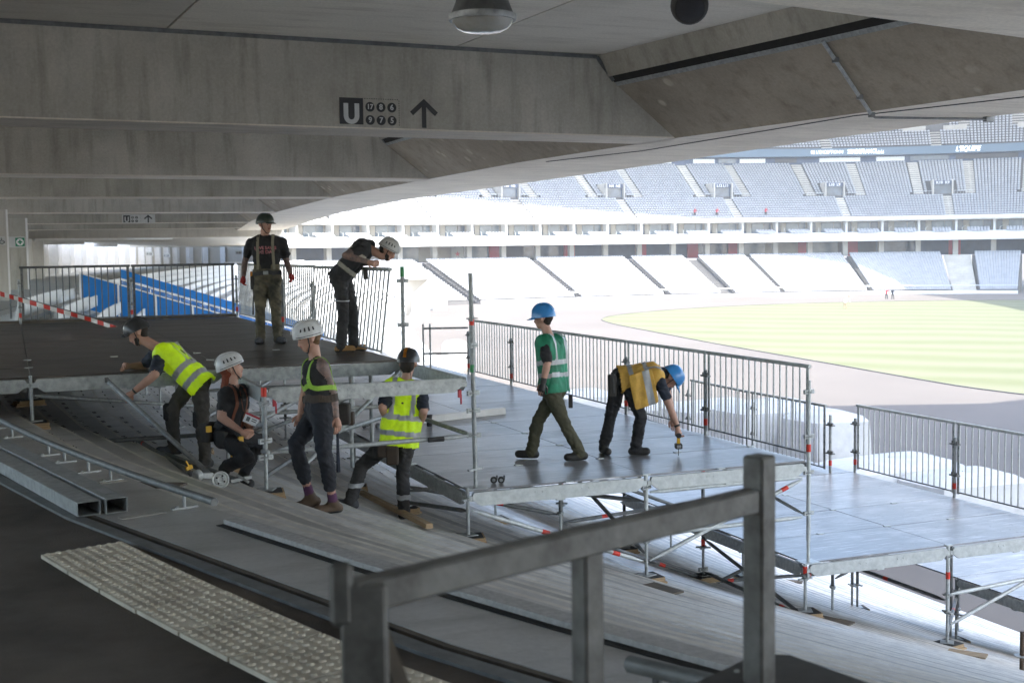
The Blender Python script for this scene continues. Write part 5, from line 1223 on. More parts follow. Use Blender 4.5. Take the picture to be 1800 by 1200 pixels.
def build_person(ps, st):
    J = ps.J; k = ps.sc; S_ = st; up, rt, fw = torso_frame(J); caps = ps.caps; add = lambda p, q, r0, r1, lab: caps.append((Vector(p), Vector(q), r0*k, r1*k, lab))
    P, C = J['P'], J['C']; top = S_.get('top', 'shirt'); g_ = S_.get('girth', 1.)*1.1
    # trunk
    for sg in (-1, 1):
        sh = C+rt*(.095*sg*k)-up*(.07*k); hp = P+rt*(.075*sg*k)
        w1 = hp.lerp(sh, .42)-rt*(.012*sg*k)
        add(hp-up*.02*k, w1, .112*g_, .095*g_, 'trousers' if True else top); add(w1, sh, .098*g_, .108*g_, top)
    m1 = P.lerp(C, .5); add(P, m1, .115*g_, .11*g_, 'trousers'); add(m1+fw*.012*k, C-up*.10*k+fw*.02*k, .112*g_, .118*g_, top)
    add(P.lerp(C, .28), C-up*.1*k, .116*g_, .116*g_, top)
    for sg, n in ((-1, 'ShL'), (1, 'ShR')):
        if S_.get('sleeve', .62) > .05: add(C+rt*(.05*sg*k)-up*.02*k, J[n], .074, .074, top)
        else: add(C+rt*(.04*sg*k)-up*.02*k, C+rt*(.085*sg*k)-up*.02*k, .07, .066, top); add(C+rt*(.1*sg*k)-up*.015*k, J[n], .064, .064, S_.get('arm'+n[-1], 'skin'))
    if S_.get('bust'):
        for sg in (-1, 1): q = C-up*.17*k+rt*(.075*sg*k)+fw*.065*k; add(q, q-up*.02*k, .065, .06, top)
    # head
    Hd = J['H']; f = S_['face'].normalized(); hu = S_.get('crown', Vector((0, 0, 1))); hu = (hu-f*hu.dot(f)).normalized(); hs = f.cross(hu)
    add(C-up*.03*k, Hd-hu*.09*k-f*.015*k, .062, .056, 'skin'); add(Hd+hu*.03*k-f*.02*k, Hd+hu*.02*k+f*.018*k, .088, .084, 'skin' if not S_.get('bald') else 'skin')
    add(Hd-hu*.01*k+f*.03*k, Hd-hu*.075*k+f*.055*k, .062, .042, 'skin'); add(Hd-hu*.085*k+f*.062*k, Hd-hu*.09*k+f*.066*k, .026, .024, 'beard' if S_.get('beard') else 'skin')
    add(Hd+hu*.012*k+f*.098*k, Hd-hu*.028*k+f*.112*k, .010, .015, 'skin'); add(Hd-hu*.055*k+f*.092*k-hs*.014*k, Hd-hu*.055*k+f*.092*k+hs*.014*k, .010, .010, 'lips')
    if S_.get('beard'):
        for sg in (-1, 1): add(Hd-hu*.045*k+f*.04*k+hs*.052*sg*k, Hd-hu*.09*k+f*.066*k+hs*.018*sg*k, .019, .022, 'beard')
    for sg in (-1, 1):
        add(Hd+hs*.086*sg*k-f*.005*k+hu*.012*k, Hd+hs*.088*sg*k-f*.008*k-hu*.025*k, .016, .012, 'skin')
        add(Hd+hs*.034*sg*k+f*.084*k+hu*.006*k, Hd+hs*.036*sg*k+f*.083*k+hu*.006*k, .0105, .0105, 'eye'); add(Hd+hs*.022*sg*k+f*.094*k+hu*.028*k, Hd+hs*.052*sg*k+f*.082*k+hu*.03*k, .009, .008, 'beard')
    # arms
    sl = S_.get('sleeve', .62)
    for n in 'LR':
        a, b, c = J['Sh'+n], J['El'+n], J['Wr'+n]; cut = a.lerp(b, sl) if sl > .05 else a
        skl = S_.get('arm'+n, S_.get('arm', 'skin'))
        if sl > .05: add(a, cut, .077, .073, S_.get('sleevelab', top))
        add(cut if sl > .05 else a, b, .054 if sl > .05 else .06, .045, skl); add(b, b.lerp(c, .35), .044, .047, skl); add(b.lerp(c, .35), c, .047, .031, skl)
    # legs
    cuff = S_.get('cuff', 1.)
    for n in 'LR':
        h, kn, an, to = J['Hp'+n], J['Kn'+n], J['An'+n], J['To'+n]
        add(h, h.lerp(kn, .5), .104, .096, 'trousers'); add(h.lerp(kn, .5), kn, .096, .077, 'trousers'); cf = kn.lerp(an, cuff)
        add(kn, kn.lerp(cf, .4), .075, .078, 'trousers'); add(kn.lerp(cf, .4), cf, .078, .070 if cuff > .9 else .070, 'trousers')
        if cuff < .95: add(cf, kn.lerp(an, .82), .047, .040, 'skin'); add(kn.lerp(an, .78), an, .046, .048, 'sock')
        d = (to-an); boot = S_.get('boot_h', .05); heel = Vector((an.x-d.x*.26, an.y-d.y*.26, to.z+max(0, an.z-to.z-.035*k)*1.1)); mid_ = heel.lerp(to, .6)
        add(an+(kn-an).normalized()*boot*k*1.4, heel.lerp(an, .6), .056, .054, 'boot'); add(heel, mid_, .050, .050, 'boot'); add(mid_, to-d.normalized()*.03*k, .051, .048, 'boot'); add(an, mid_, .05, .045, 'boot')
    root = thing('person', Vector((P.x, P.y, min(J['ToL'].z, J['ToR'].z)-.04)), ps.label, 'person', 'construction workers')
    me = remeshed(caps, .0125, 3)
    labs = ['skin', 'lips', 'eye', 'beard', 'shirt', 'trousers', 'boot', 'sock', 'tattoo', 'sole', 'shirt2']
    mm = {'skin': S_.get('skin', 'skin_light'), 'lips': 'lips', 'eye': 'eye_dark', 'beard': S_.get('hairm', 'beard'), 'shirt': S_.get('shirt', 'cloth_black'), 'trousers': S_['trousers'], 'boot': S_['boot'], 'sock': S_.get('sock', 'cloth_black'), 'tattoo': 'tattoo_skin', 'sole': 'black_rubber', 'shirt2': S_.get('shirt2', 'cloth_black')}
    for l in labs: me.materials.append(MATS[mm[l]])
    v, _ = mesh_arrays(me)
    # flat soles
    for n in 'LR':
        an, to = J['An'+n], J['To'+n]; d = to-an; m = (an+to)/2
        near = np.linalg.norm(v[:, :2]-np.array(m)[:2], axis=1) < .2*k
        base = S_.get('ground'+n, None)
        if base is not None: sel = near & (v[:, 2] < base+.006); v[sel, 2] = base+.004
    D = cap_dist(v, caps); lv = np.array([labs.index(c[4]) for c in caps])[D.argmin(1)]
    nrm = np.empty(len(me.vertices)*3); me.vertices.foreach_get('normal', nrm); nrm = nrm.reshape(-1, 3)
    for i in np.where((lv == 5) | (lv == 4) | (lv == 10))[0]:                       # folds in the cloth
        p = Vector(v[i]); w_ = mnoise.noise(p*7+Vector((3, 1, 2)))*.011+abs(mnoise.noise(Vector((p.x*10, p.y*10, p.z*20+p.x*8))))*.022-.008
        v[i] += nrm[i]*w_
    me.vertices.foreach_set('co', v.reshape(-1)); me.update(); _, fc = mesh_arrays(me)
    D = cap_dist(fc, caps); lf = np.array([labs.index(c[4]) for c in caps])[D.argmin(1)]
    for n in 'LR':
        base = S_.get('ground'+n, None)
        if base is not None: lf[(lf == 6) & (fc[:, 2] < base+.028)] = 9
    me.polygons.foreach_set('material_index', lf.astype(np.int32)); me.polygons.foreach_set('use_smooth', np.ones(len(me.polygons), bool)); me.update()
    body = link('body', me, root)
    bvh = BVHTree.FromPolygons([Vector(x) for x in mesh_arrays(me)[0]], [tuple(p.vertices) for p in me.polygons])
    # hands
    for n, sg in (('L', -1), ('R', 1)):
        g = MB(); d = S_.get('hand'+n, (J['Wr'+n]-J['El'+n]).normalized()); pn = S_.get('palm'+n, -rt*sg+fw*.3)
        hand_mesh(g, J['Wr'+n], d, pn, S_.get('thumb'+n, 1 if (Vector(d).normalized().cross(Vector(pn))).dot(fw) > 0 else -1), k*1.04, S_.get('curl'+n, .6)); g.build('hand', S_.get('glove', mm['skin']), root)
    return root, body, bvh, (up, rt, fw, hu, hs, f)

def vest(root, ps, m, band, fr, bvh, hem=-.16, neck=.075, extra=.02, bands=((.02, .11), (.38, .47)), vert=(.07, .118), g_=1., open_front=False, lift=0.):
    J = ps.J; k = ps.sc; up, rt, fw = fr[:3]; P, C = J['P'], J['C']; caps = []
    e = extra
    a0 = P+up*hem*k
    for sg in (-1, 1):
        sh = C+rt*(.105*sg*k)-up*(.065*k); hp = P+rt*(.07*sg*k)
        caps.append((hp+up*hem*k, hp.lerp(sh, .4), (.125*g_+e)*k, (.105*g_+e)*k, 0)); caps.append((hp.lerp(sh, .4), sh, (.105*g_+e)*k, (.112*g_+e)*k, 0))
        caps.append((C+rt*(.05*sg*k)-up*.02*k, C+rt*(.155*sg*k)-up*.03*k, (.074+e*.7)*k, (.066+e*.7)*k, 0))
    caps.append((a0, C-up*.1*k+fw*.012*k, (.125*g_+e)*k, (.122*g_+e)*k, 0))
    me = remeshed(caps, .014, 3, 'vest'); bm = bmesh.new(); bm.from_mesh(me); bm.faces.ensure_lookup_table()
    hemz = hem+.02; kill = []; pn = (C+up*.02*k+fw*.02*k)
    Lt = (C-P).length
    for f_ in bm.faces:
        c = f_.calc_center_median(); t = (c-P).dot(up); r = (c-pn); r = r-up*r.dot(up)
        if t < hemz*k or (r.length < neck*k and t > Lt-.06*k): kill.append(f_)
        elif open_front and (c-P).dot(fw) > .05 and abs((c-P).dot(rt)) < .02: kill.append(f_)
    bmesh.ops.delete(bm, geom=kill, context='FACES'); bm.to_mesh(me); bm.free()
    v, _ = mesh_arrays(me)
    for i in range(len(v)):
        p = Vector(v[i]); n = me.vertices[i].normal; w_ = mnoise.noise(p*6)*.012+abs(mnoise.noise(Vector((p.x*13, p.y*13, p.z*5+p.y*4))))*.022-.004
        v[i] += np.array(n)*w_
    me.vertices.foreach_set('co', v.reshape(-1)); me.update(); _, fc = mesh_arrays(me)
    t = (fc-np.array(P)) @ np.array(up)/k; sd = np.abs((fc-np.array(P)) @ np.array(rt))/k; mi = np.zeros(len(fc), np.int32)
    for a, b in bands: mi[(t > a) & (t < b)] = 1
    if vert: mi[(sd > vert[0]) & (sd < vert[1]) & (t > bands[-1][1])] = 1
    me.materials.clear(); me.materials.append(MATS[m]); me.materials.append(MATS[band])
    me.polygons.foreach_set('material_index', mi); me.polygons.foreach_set('use_smooth', np.ones(len(fc), bool)); me.update()
    o = link('vest', me, root)
    return o
def hair_mass(root, pts, r, m):
    g = MB(); g.path(pts, r, 12); return g.build('hair', m, root)
def head_hair(root, Hd, f, u, s, m, k=1., back=True):
    caps = [(Hd+u*.035*k-f*.035*k, Hd+u*.02*k-f*.05*k, .088*k, .08*k, 0), (Hd-u*.02*k-f*.05*k+s*.03*k, Hd-u*.055*k-f*.052*k+s*.015*k, .050*k, .036*k, 0), (Hd-u*.02*k-f*.05*k-s*.03*k, Hd-u*.055*k-f*.052*k-s*.015*k, .050*k, .036*k, 0)]
    me = remeshed(caps, .011, 2, 'hair'); me.materials.append(MATS[m]); me.polygons.foreach_set('use_smooth', [True]*len(me.polygons)); return link('hair', me, root)
IX = Vector((_R[0], _R[1], 0)).normalized(); AW = Vector((_F[0], _F[1], 0)).normalized(); UPV = Vector((0, 0, 1))
def chin_strap(root, Hd, f, hu, hs, k=1.):
    for sg in (-1, 1):
        g = MB(); g.path([Hd+hs*.088*sg*k+hu*.03*k+f*.02*k, Hd+hs*.08*sg*k-hu*.05*k+f*.03*k, Hd+hs*.03*sg*k-hu*.115*k+f*.055*k, Hd-hu*.12*k+f*.06*k], .006*k, 6); g.build('chin_strap', 'strap_dark', root)
def box_part(name, c, size, root, m, fwd=None):
    g = MB(); r = math.atan2(fwd.y, fwd.x) if fwd is not None else 0; g.box(c, size, r); o = g.build(name, m, root, smooth=False)
    bv = o.modifiers.new('bevel', 'BEVEL'); bv.width = min(size)*.18; bv.segments = 2; return o

def sole_hit(px, py, z=None):
    if z is not None: return atz(px, py, z)
    r = Vector(ray(px, py)); c = Vector(CAM)
    for t in np.arange(4, 40, .01):
        p = c+r*t
        if p.z < ground_z(p.x, p.y): return p

# ---------------------------------------------------------------- 1 man in camouflage trousers on the upper deck
def lo(ps, n, z):                      # put a foot on its ground: ankle 9 cm up, toe 4.5 cm
    ps.J['An'+n].z = z+.078*ps.sc; ps.J['To'+n].z = z+.040*ps.sc
def foot(ps, n, z, v, heel=0., toe=0.):
    a = ps.J['An'+n]; a.z = z+(.076+heel)*ps.sc; v = Vector(v); v.z = 0; v.normalize(); t = a+v*.185*ps.sc; t.z = z+(.040+toe)*ps.sc; ps.J['To'+n] = t
p = Person('man in camouflage trousers, black tee and red gloves standing on the upper deck', 18.25, 1.03)
p.j('P', 470, 489).j('C', 468, 419).j('H', 466, 395, -.03).j('ShR', 441, 427, -.02).j('ShL', 496, 426, 0).j('HpR', 459, 495, 0).j('HpL', 482, 495)
p.bone('ElR', 431, 458, 'ShR', .30, 1).bone('WrR', 428, 486, 'ElR', .25, -1).bone('ElL', 504, 460, 'ShL', .30, 1).bone('WrL', 511, 482, 'ElL', .25, -1)
p.j('KnR', 457, 547, -.1).j('KnL', 485, 549, -.06).j('AnR', 458, 596, -.0).j('AnL', 489, 593, .05).j('ToR', 452, 603, -.17).j('ToL', 500, 601, -.12)
for n in 'LR': lo(p, n, Z1)
root, body, bvh, fr = build_person(p, dict(face=IX*.75-AW*.55-UPV*.05, trousers='camo', boot='boot_grey', shirt='cloth_black', arm='tattoo', glove='glove_red', sleeve=.6, girth=1.07, groundL=Z1, groundR=Z1, curlL=.9, curlR=.9, boot_h=.07))
up, rt, fw, hu, hs, f = fr; J = p.J
helmet(root, J['H']+hu*.01, f, hu, 'helmet_green', 'cap', 1.02); chin_strap(root, J['H'], f, hu, hs)
C_, P_0 = J['C'], J['P']
for sg in (-1, 1):
    strap('harness_strap', [P_0+up*.12+rt*.12*sg+fw*.12, C_-up*.15+rt*.11*sg+fw*.16, C_-up*.03+rt*.1*sg+fw*.09, C_+up*.05+rt*.1*sg, C_-up*.12+rt*.1*sg-fw*.15], root, 'strap_khaki', bvh, .02)
strap('belt', [P_0+up*.07+(rt*math.cos(a)+fw*math.sin(a))*.22 for a in np.linspace(0, 2*math.pi, 22)], root, 'strap_dark', bvh, .028, .008)
box_part('tool_pouch', P_0+rt*.19-up*.06+fw*.02, (.09, .1, .2), root, 'pouch', rt); box_part('buckle', P_0+up*.07+fw*.15, (.02, .07, .05), root, 'galv', fw)
g = MB(); q = P_0+rt*.21-up*.1; g.path([q, q-up*.2, q-up*.42+rt*.01], [.008, .008, .012], 6); g.build('lanyard', 'strap_dark', root); box_part('tool_handle', P_0+rt*.22+up*.03+fw*.05, (.03, .03, .14), root, 'stripe_orange', rt)
def body_text(tx, size, c, x, u, m, par, depth=.001):
    me = text_mesh(tx, size, 0.0, .002); x = x.normalized(); u = u.normalized(); n = x.cross(u)
    vs = []
    for v in me.vertices:
        q = c+x*v.co.x+u*v.co.y; h = bvh.ray_cast(q+n*.3, -n)
        vs.append((h[0]+n*.004) if h[0] is not None else q)
    for v, q in zip(me.vertices, vs): v.co = q
    me.materials.clear(); me.materials.append(MATS[m]); me.update(); return link('print', me, par)
mat('print_red', (.42, .05, .07), .7, c2=(.5, .3, .3), scale=60)
xd = -rt
body_text('LOVE SAVES', .058, C_-up*.15, xd, up, 'print_red', root); body_text('THE DAY', .066, C_-up*.21, xd, up, 'print_red', root)

# ---------------------------------------------------------------- 2 man bent over the railing
p = Person('man in white helmet and tan boots bending over the upper deck railing', 16.5, 1.02)
p.j('P', 599, 486).j('C', 643, 430).j('H', 681, 441).j('ShR', 636, 437, -.17).j('ShL', 650, 431, .17).j('HpR', 598, 492, -.09).j('HpL', 605, 490, .09)
p.bone('ElR', 607, 449, 'ShR', .29, -1).bone('WrR', 645, 460, 'ElR', .25, 1).j('ElL', 632, 462, .3).j('WrL', 655, 462, .14)
p.j('KnR', 603, 545, -.1).j('KnL', 619, 545, .1).j('AnR', 600, 607, -.1).j('AnL', 622, 602, .1).j('ToR', 623, 616, -.1).j('ToL', 644, 610, .1)
for n in 'LR': lo(p, n, Z1)
root, body, bvh, fr = build_person(p, dict(face=IX*.8-UPV*.55-AW*.1, crown=IX*.55+UPV*.8, trousers='trousers_charcoal', boot='boot_tan', shirt='cloth_black', arm='tattoo', sleeve=.45, girth=1.05, groundL=Z1, groundR=Z1, curlR=1.4, curlL=1.2, boot_h=.08, beard=True))
up, rt, fw, hu, hs, f = fr; J = p.J
helmet(root, J['H']+hu*.012, f, hu, 'helmet_used', 'climb', 1.05); head_hair(root, J['H'], f, hu, hs, 'hair_dark'); chin_strap(root, J['H'], f, hu, hs)
vest(root, p, 'vest_dark', 'reflective_beige', fr, bvh, -.10, .07, .018, ((.10, .155), (.34, .40)), None)
strap('reflective_knee', [J['KnR']+Vector((0, 0, .12))+(IX*math.cos(a)+AW*math.sin(a))*.1 for a in np.linspace(2.6, 6.6, 14)], root, 'reflective', bvh, .007, .004)
box_part('pocket_flap', J['WrR']+Vector((0, 0, -.16))+IX*-.02, (.06, .03, .13), root, 'pouch', IX)

# ---------------------------------------------------------------- 3 man in yellow vest handling a brace
p = Person('bearded man in yellow vest and dark helmet bending left to lift a tube', 14.15, 1.05)
p.j('P', 346, 668).j('C', 287, 616).j('H', 243, 586).j('ShL', 281, 630, -.17).j('ShR', 281, 614, .17).j('HpL', 351, 676, -.09).j('HpR', 337, 669, .09)
p.bone('ElL', 272, 659, 'ShL', .28, -1).bone('WrL', 234, 689, 'ElL', .27, -1).bone('ElR', 252, 643, 'ShR', .28, 1).bone('WrR', 229, 643, 'ElR', .24, -1)
p.j('KnL', 355, 733, -.08).j('AnL', 361, 798, -.02).j('ToL', 353, 812, -.22).j('KnR', 303, 720, -.02).j('AnR', 306, 778, .12).j('ToR', 283, 792, .05)
gL = ground_z(p.J['AnL'].x, p.J['AnL'].y); gR = ground_z(p.J['AnR'].x, p.J['AnR'].y)
foot(p, 'L', gL, -IX*.5-AW*.6); foot(p, 'R', gR, -IX-AW*.2)
root, body, bvh, fr = build_person(p, dict(face=-IX*.85-UPV*.5-AW*.15, crown=UPV*.85-IX*.5, trousers='trousers_grey', boot='boot_blue', shirt='cloth_navy', sleeve=.72, beard=True, groundL=gL, groundR=gR, curlL=1.3, curlR=.8))
up, rt, fw, hu, hs, f = fr; J = p.J
hm = helmet(root, J['H']+hu*.012, f, hu, 'helmet_black', 'climb', 1.05); head_hair(root, J['H'], f, hu, hs, 'hair_dark'); chin_strap(root, J['H'], f, hu, hs)
box_part('head_lamp', J['H']+hu*.06+f*.15, (.05, .06, .04), hm, 'helmet_black', f)
vest(root, p, 'hivis_yellow', 'reflective', fr, bvh, -.13, .07, .022, ((-.015, .05), (.14, .205)), (.07, .125))
for n in 'LR':
    q = J['Kn'+n]; g = MB(); c = q-Vector((0, 0, .02))-IX*.045-AW*.03; g.box(c, (.1, .06, .2), math.atan2(IX.y, IX.x)+.3)
    o = g.build('knee_pad', 'cloth_black', root); o.modifiers.new('b', 'BEVEL').width = .025
g = MB(); q = J['WrL']; d = (q-J['ElL']).normalized(); g.tube(q-d*.035, q-d*.01, .034, 12); g.build('watch', 'strap_dark', root)
body_text('EGIS', .07, C_ if False else J['C']-up*.1-fw*.0, rt*-1 if False else rt, up, 'strap_dark', root) if False else None
HAND3 = J['WrL'].copy()

# ---------------------------------------------------------------- 4 crouching woman with badge
p = Person('red haired woman in white helmet and black tee crouching with a badge', 12.85, .96)
p.j('P', 399, 766).j('C', 411, 684).j('H', 407, 649).j('ShR', 397, 692, -.13).j('ShL', 425, 686, .13).j('HpR', 396, 770, -.09).j('HpL', 404, 767, .09)
p.bone('ElR', 388, 733, 'ShR', .26, -1).bone('WrR', 423, 757, 'ElR', .24, 1).j('ElL', 430, 730, .16).j('WrL', 437, 750, .02)
p.bone('KnR', 437, 803, 'HpR', .42, -1).bone('AnR', 393, 822, 'KnR', .38, 1).j('ToR', 399, 836, -.12).bone('KnL', 458, 774, 'HpL', .42, 1).bone('AnL', 427, 830, 'KnL', .38, -1).j('ToL', 441, 843, .0)
g4 = ground_z(*p.J['AnL'].xy); lo(p, 'L', g4)
g4r = ground_z(*p.J['ToR'].xy); p.J['ToR'].z = g4r+.045; p.J['AnR'].z = max(p.J['AnR'].z, g4r+.1)
root, body, bvh, fr = build_person(p, dict(face=IX*.9+UPV*.25+AW*.2, crown=UPV-IX*.3, trousers='trousers_black', boot='boot_black', shirt='cloth_black', sleeve=.55, girth=.92, bust=True, groundL=g4, groundR=g4r, curlR=1.5, curlL=1.2, cuff=.86, sock='skin_light', hairm='hair_red'))
up, rt, fw, hu, hs, f = fr; J = p.J
helmet(root, J['H']+hu*.015, f, hu, 'helmet_white', 'climb', 1.03); head_hair(root, J['H'], f, hu, hs, 'hair_red', .98); chin_strap(root, J['H'], f, hu, hs)
hair_mass(root, [J['H']-f*.06-hu*.03, J['H']-f*.09-hu*.12, J['C']-fw*.11+up*.0, J['C']-fw*.12-up*.12], [.05, .05, .045, .02], 'hair_red')
for sg in (-1, 1): strap('harness_strap', [J['P']+up*.1+rt*.1*sg+fw*.1, J['C']-up*.12+rt*.09*sg+fw*.14, J['C']+up*.01+rt*.09*sg+fw*.06, J['C']+up*.04+rt*.09*sg-fw*.03, J['C']-up*.15+rt*.05*sg-fw*.14], root, 'strap_rust', bvh, .018)
c = atd(442, 737, 12.62); bd = thing_child('badge', c, root); x_ = (IX+UPV*-.45).normalized(); u_ = (UPV+IX*.45).normalized(); n_ = x_.cross(u_)
q4 = lambda a, b, o: c+x_*a+u_*b+n_*o
g = MB(); g.prism([q4(-.075, -.05, 0), q4(.075, -.05, 0), q4(.075, .05, 0), q4(-.075, .05, 0)], n_*.003); g.build('card', 'white_paint', bd, smooth=False)
g = MB(); g.prism([q4(-.075, .03, .0035), q4(.075, .03, .0035), q4(.075, .05, .0035), q4(-.075, .05, .0035)], n_*.001); g.build('header', 'red_wall', bd, smooth=False)
g = MB(); g.prism([q4(-.05, -.03, .0035), q4(-.015, -.03, .0035), q4(-.015, .015, .0035), q4(-.05, .015, .0035)], n_*.001); g.build('photo', 'galv_dark', bd, smooth=False)
for yy in (.005, -.015): g = MB(); g.prism([q4(.005, yy, .0035), q4(.055, yy, .0035), q4(.055, yy+.008, .0035), q4(.005, yy+.008, .0035)], n_*.001); g.build('text_line', 'cloth_navy', bd, smooth=False)
g = MB(); g.path([q4(0, .05, 0), J['C']+fw*.15-up*.2, J['C']+fw*.1+rt*.04], .004, 5); g.build('cord', 'strap_rust', bd)
strap('belt', [J['P']+up*.1+(rt*math.cos(a)+fw*math.sin(a))*.22 for a in np.linspace(0, 2*math.pi, 20)], root, 'strap_dark', bvh, .026, .008)
box_part('tool_pouch', J['P']+rt*.13-fw*.14+up*.02, (.1, .16, .2), root, 'pouch', fw); box_part('tool_pouch', J['P']+rt*.16+fw*.05-up*.02, (.12, .06, .16), root, 'pouch', fw)
mat('tool_yellow', (.75, .42, .01), .5, c2=(.6, .33, .01), scale=9)
for px, py in ((423, 772), (410, 797), (367, 754)): g = MB(); g.box(atd(px, py, 12.6), (.05, .03, .06), .5); g.build('carabiner', 'tool_yellow', root)

# ---------------------------------------------------------------- 5 walking woman with tattooed shoulder
p = Person('woman in white helmet and lime harness with tattooed arm walking down the steps', 11.6, .98)
p.j('P', 560, 724).j('C', 555, 636).j('H', 543, 595, -.03).j('ShL', 567, 645, -.15).j('ShR', 545, 640, .15).j('HpL', 564, 732, -.09).j('HpR', 554, 730, .09)
p.bone('ElL', 584, 690, 'ShL', .28, 1).bone('WrL', 591, 733, 'ElL', .235, -1).j('ElR', 536, 690, .24).j('WrR', 528, 728, .12)
p.bone('KnR', 519, 782, 'HpR', .40, -1).j('AnR', 546, 862, .03).j('ToR', 533, 874, -.02).bone('KnL', 571, 795, 'HpL', .40, -1).j('AnL', 586, 880, -.03).j('ToL', 570, 890, -.16)
gL = ground_z(*p.J['AnL'].xy); gR = ground_z(*p.J['AnR'].xy); foot(p, 'L', gL, -IX*.8-AW*.45); foot(p, 'R', gR, -IX*.85-AW*.3, .05, 0)
root, body, bvh, fr = build_person(p, dict(face=-IX*.85-AW*.32-UPV*.3, crown=UPV, trousers='trousers_navy', boot='boot_brown', shirt='cloth_black', sleeve=0., armL='tattoo', girth=.93, bust=True, groundL=gL, groundR=gR, curlL=.7, cuff=.60, sock='sock_purple', hairm='hair_blond', boot_h=.02))
up, rt, fw, hu, hs, f = fr; J = p.J
# only the upper arm carries the tattoo
helmet(root, J['H']+hu*.012, f, hu, 'helmet_white', 'climb', 1.03); head_hair(root, J['H'], f, hu, hs, 'hair_blond', .96); chin_strap(root, J['H'], f, hu, hs)
for sg in (-1, 1): strap('harness_strap', [J['P']+up*.22+rt*.13*sg+fw*.1, J['C']-up*.14+rt*.1*sg+fw*.13, J['C']+up*.0+rt*.1*sg+fw*.06, J['C']+up*.05+rt*.1*sg, J['C']-up*.14+rt*.08*sg-fw*.14, J['P']+up*.2+rt*.1*sg-fw*.13], root, 'strap_lime', bvh, .02)
strap('harness_strap', [J['P']+up*.22+(rt*math.cos(a)+fw*math.sin(a))*.2 for a in np.linspace(0, 2*math.pi, 20)], root, 'strap_lime', bvh, .022)
strap('belt', [J['P']+up*.13+(rt*math.cos(a)+fw*math.sin(a))*.2 for a in np.linspace(0, 2*math.pi, 20)], root, 'leather', bvh, .035, .008)
q = atd(606, 727, 11.75); box_part('tool_pouch', q, (.11, .13, .2), root, 'pouch', IX); box_part('tool_pouch', atd(617, 735, 11.8), (.06, .1, .12), root, 'leather', IX)
g = MB(); q = atd(593, 750, 11.6); g.path([q, q-Vector((0, 0, .2)), q-Vector((0, 0, .42))], [.012, .014, .02], 6); g.build('hammer_loop', 'cloth_navy', root)

# ---------------------------------------------------------------- 6 man seen from behind in yellow vest
p = Person('man seen from behind in yellow vest and dark helmet with orange stripe', 13.75, 1.03)
p.j('P', 703, 765).j('C', 713, 675).j('H', 718, 640, .05).j('ShL', 685, 683, .0).j('ShR', 740, 685, .0).j('HpL', 690, 772).j('HpR', 716, 772)
p.bone('ElL', 672, 716, 'ShL', .28, -1).j('WrL', 681, 738, .18).bone('ElR', 745, 723, 'ShR', .28, -1).j('WrR', 737, 748, .2)
p.bone('KnL', 636, 818, 'HpL', .45, 1).j('AnL', 616, 864, -.05).j('ToL', 603, 877, -.02).j('KnR', 708, 826, .05).j('AnR', 709, 890, .02).j('ToR', 710, 897, .2)
gL = ground_z(*p.J['AnL'].xy); gR = ground_z(*p.J['AnR'].xy); foot(p, 'L', gL, -IX*.8+AW*.3); foot(p, 'R', gR, AW+IX*.1)
root, body, bvh, fr = build_person(p, dict(face=AW*.9+IX*.2-UPV*.2, crown=UPV, trousers='trousers_charcoal', boot='boot_grey', shirt='cloth_navy', sleeve=.75, groundL=gL, groundR=gR, curlL=1.1, curlR=1.1, boot_h=.09))
up, rt, fw, hu, hs, f = fr; J = p.J
hm = helmet(root, J['H']+hu*.012, f, hu, 'helmet_black', 'smooth', 1.06); g = MB()
head_hair(root, J['H']-hu*.02, f, hu, hs, 'hair_dark', 1.0); H_ = J['H']+hu*.012; tt = np.linspace(.25, 3.05, 16); ring_ = lambda y: [H_+f*(1.085*(.142*math.copysign(abs(math.cos(t))**.75, math.cos(t)))-.006)+hs*y+hu*(.032+1.085*.128*math.sin(t)) for t in tt]
a_, b_ = ring_(-.018), ring_(.018); g.add(a_+b_, [(i, i+1, 17+i, 16+i) for i in range(15)]+[(16+i, 17+i, i+1, i) for i in range(15)]); g.build('stripe', 'stripe_orange', hm)
vest(root, p, 'hivis_yellow', 'reflective', fr, bvh, -.13, .065, .024, ((.0, .055), (.17, .225)), (.085, .135))
strap('reflective_band', [J['AnR']+Vector((0, 0, .16))+(IX*math.cos(a)+AW*math.sin(a))*.09 for a in np.linspace(0, 6.28, 18)], root, 'reflective', bvh, .026, .004)
strap('reflective_band', [J['AnL'].lerp(J['KnL'], .45)+(IX*math.cos(a)+AW*math.sin(a))*.09 for a in np.linspace(0, 6.28, 18)], root, 'reflective', bvh, .026, .004)
box_part('tool_pouch', atd(690, 800, 13.6), (.13, .1, .2), root, 'leather', IX); box_part('tool_pouch', atd(672, 792, 13.6), (.1, .08, .14), root, 'leather', IX)
g = MB(); q = J['H']-f*.06-hu*.06+hs*.04; g.path([q, q-UPV*.08, q-UPV*.15+IX*.01], .006, 6); g.build('strap_tail', 'strap_dark', hm)

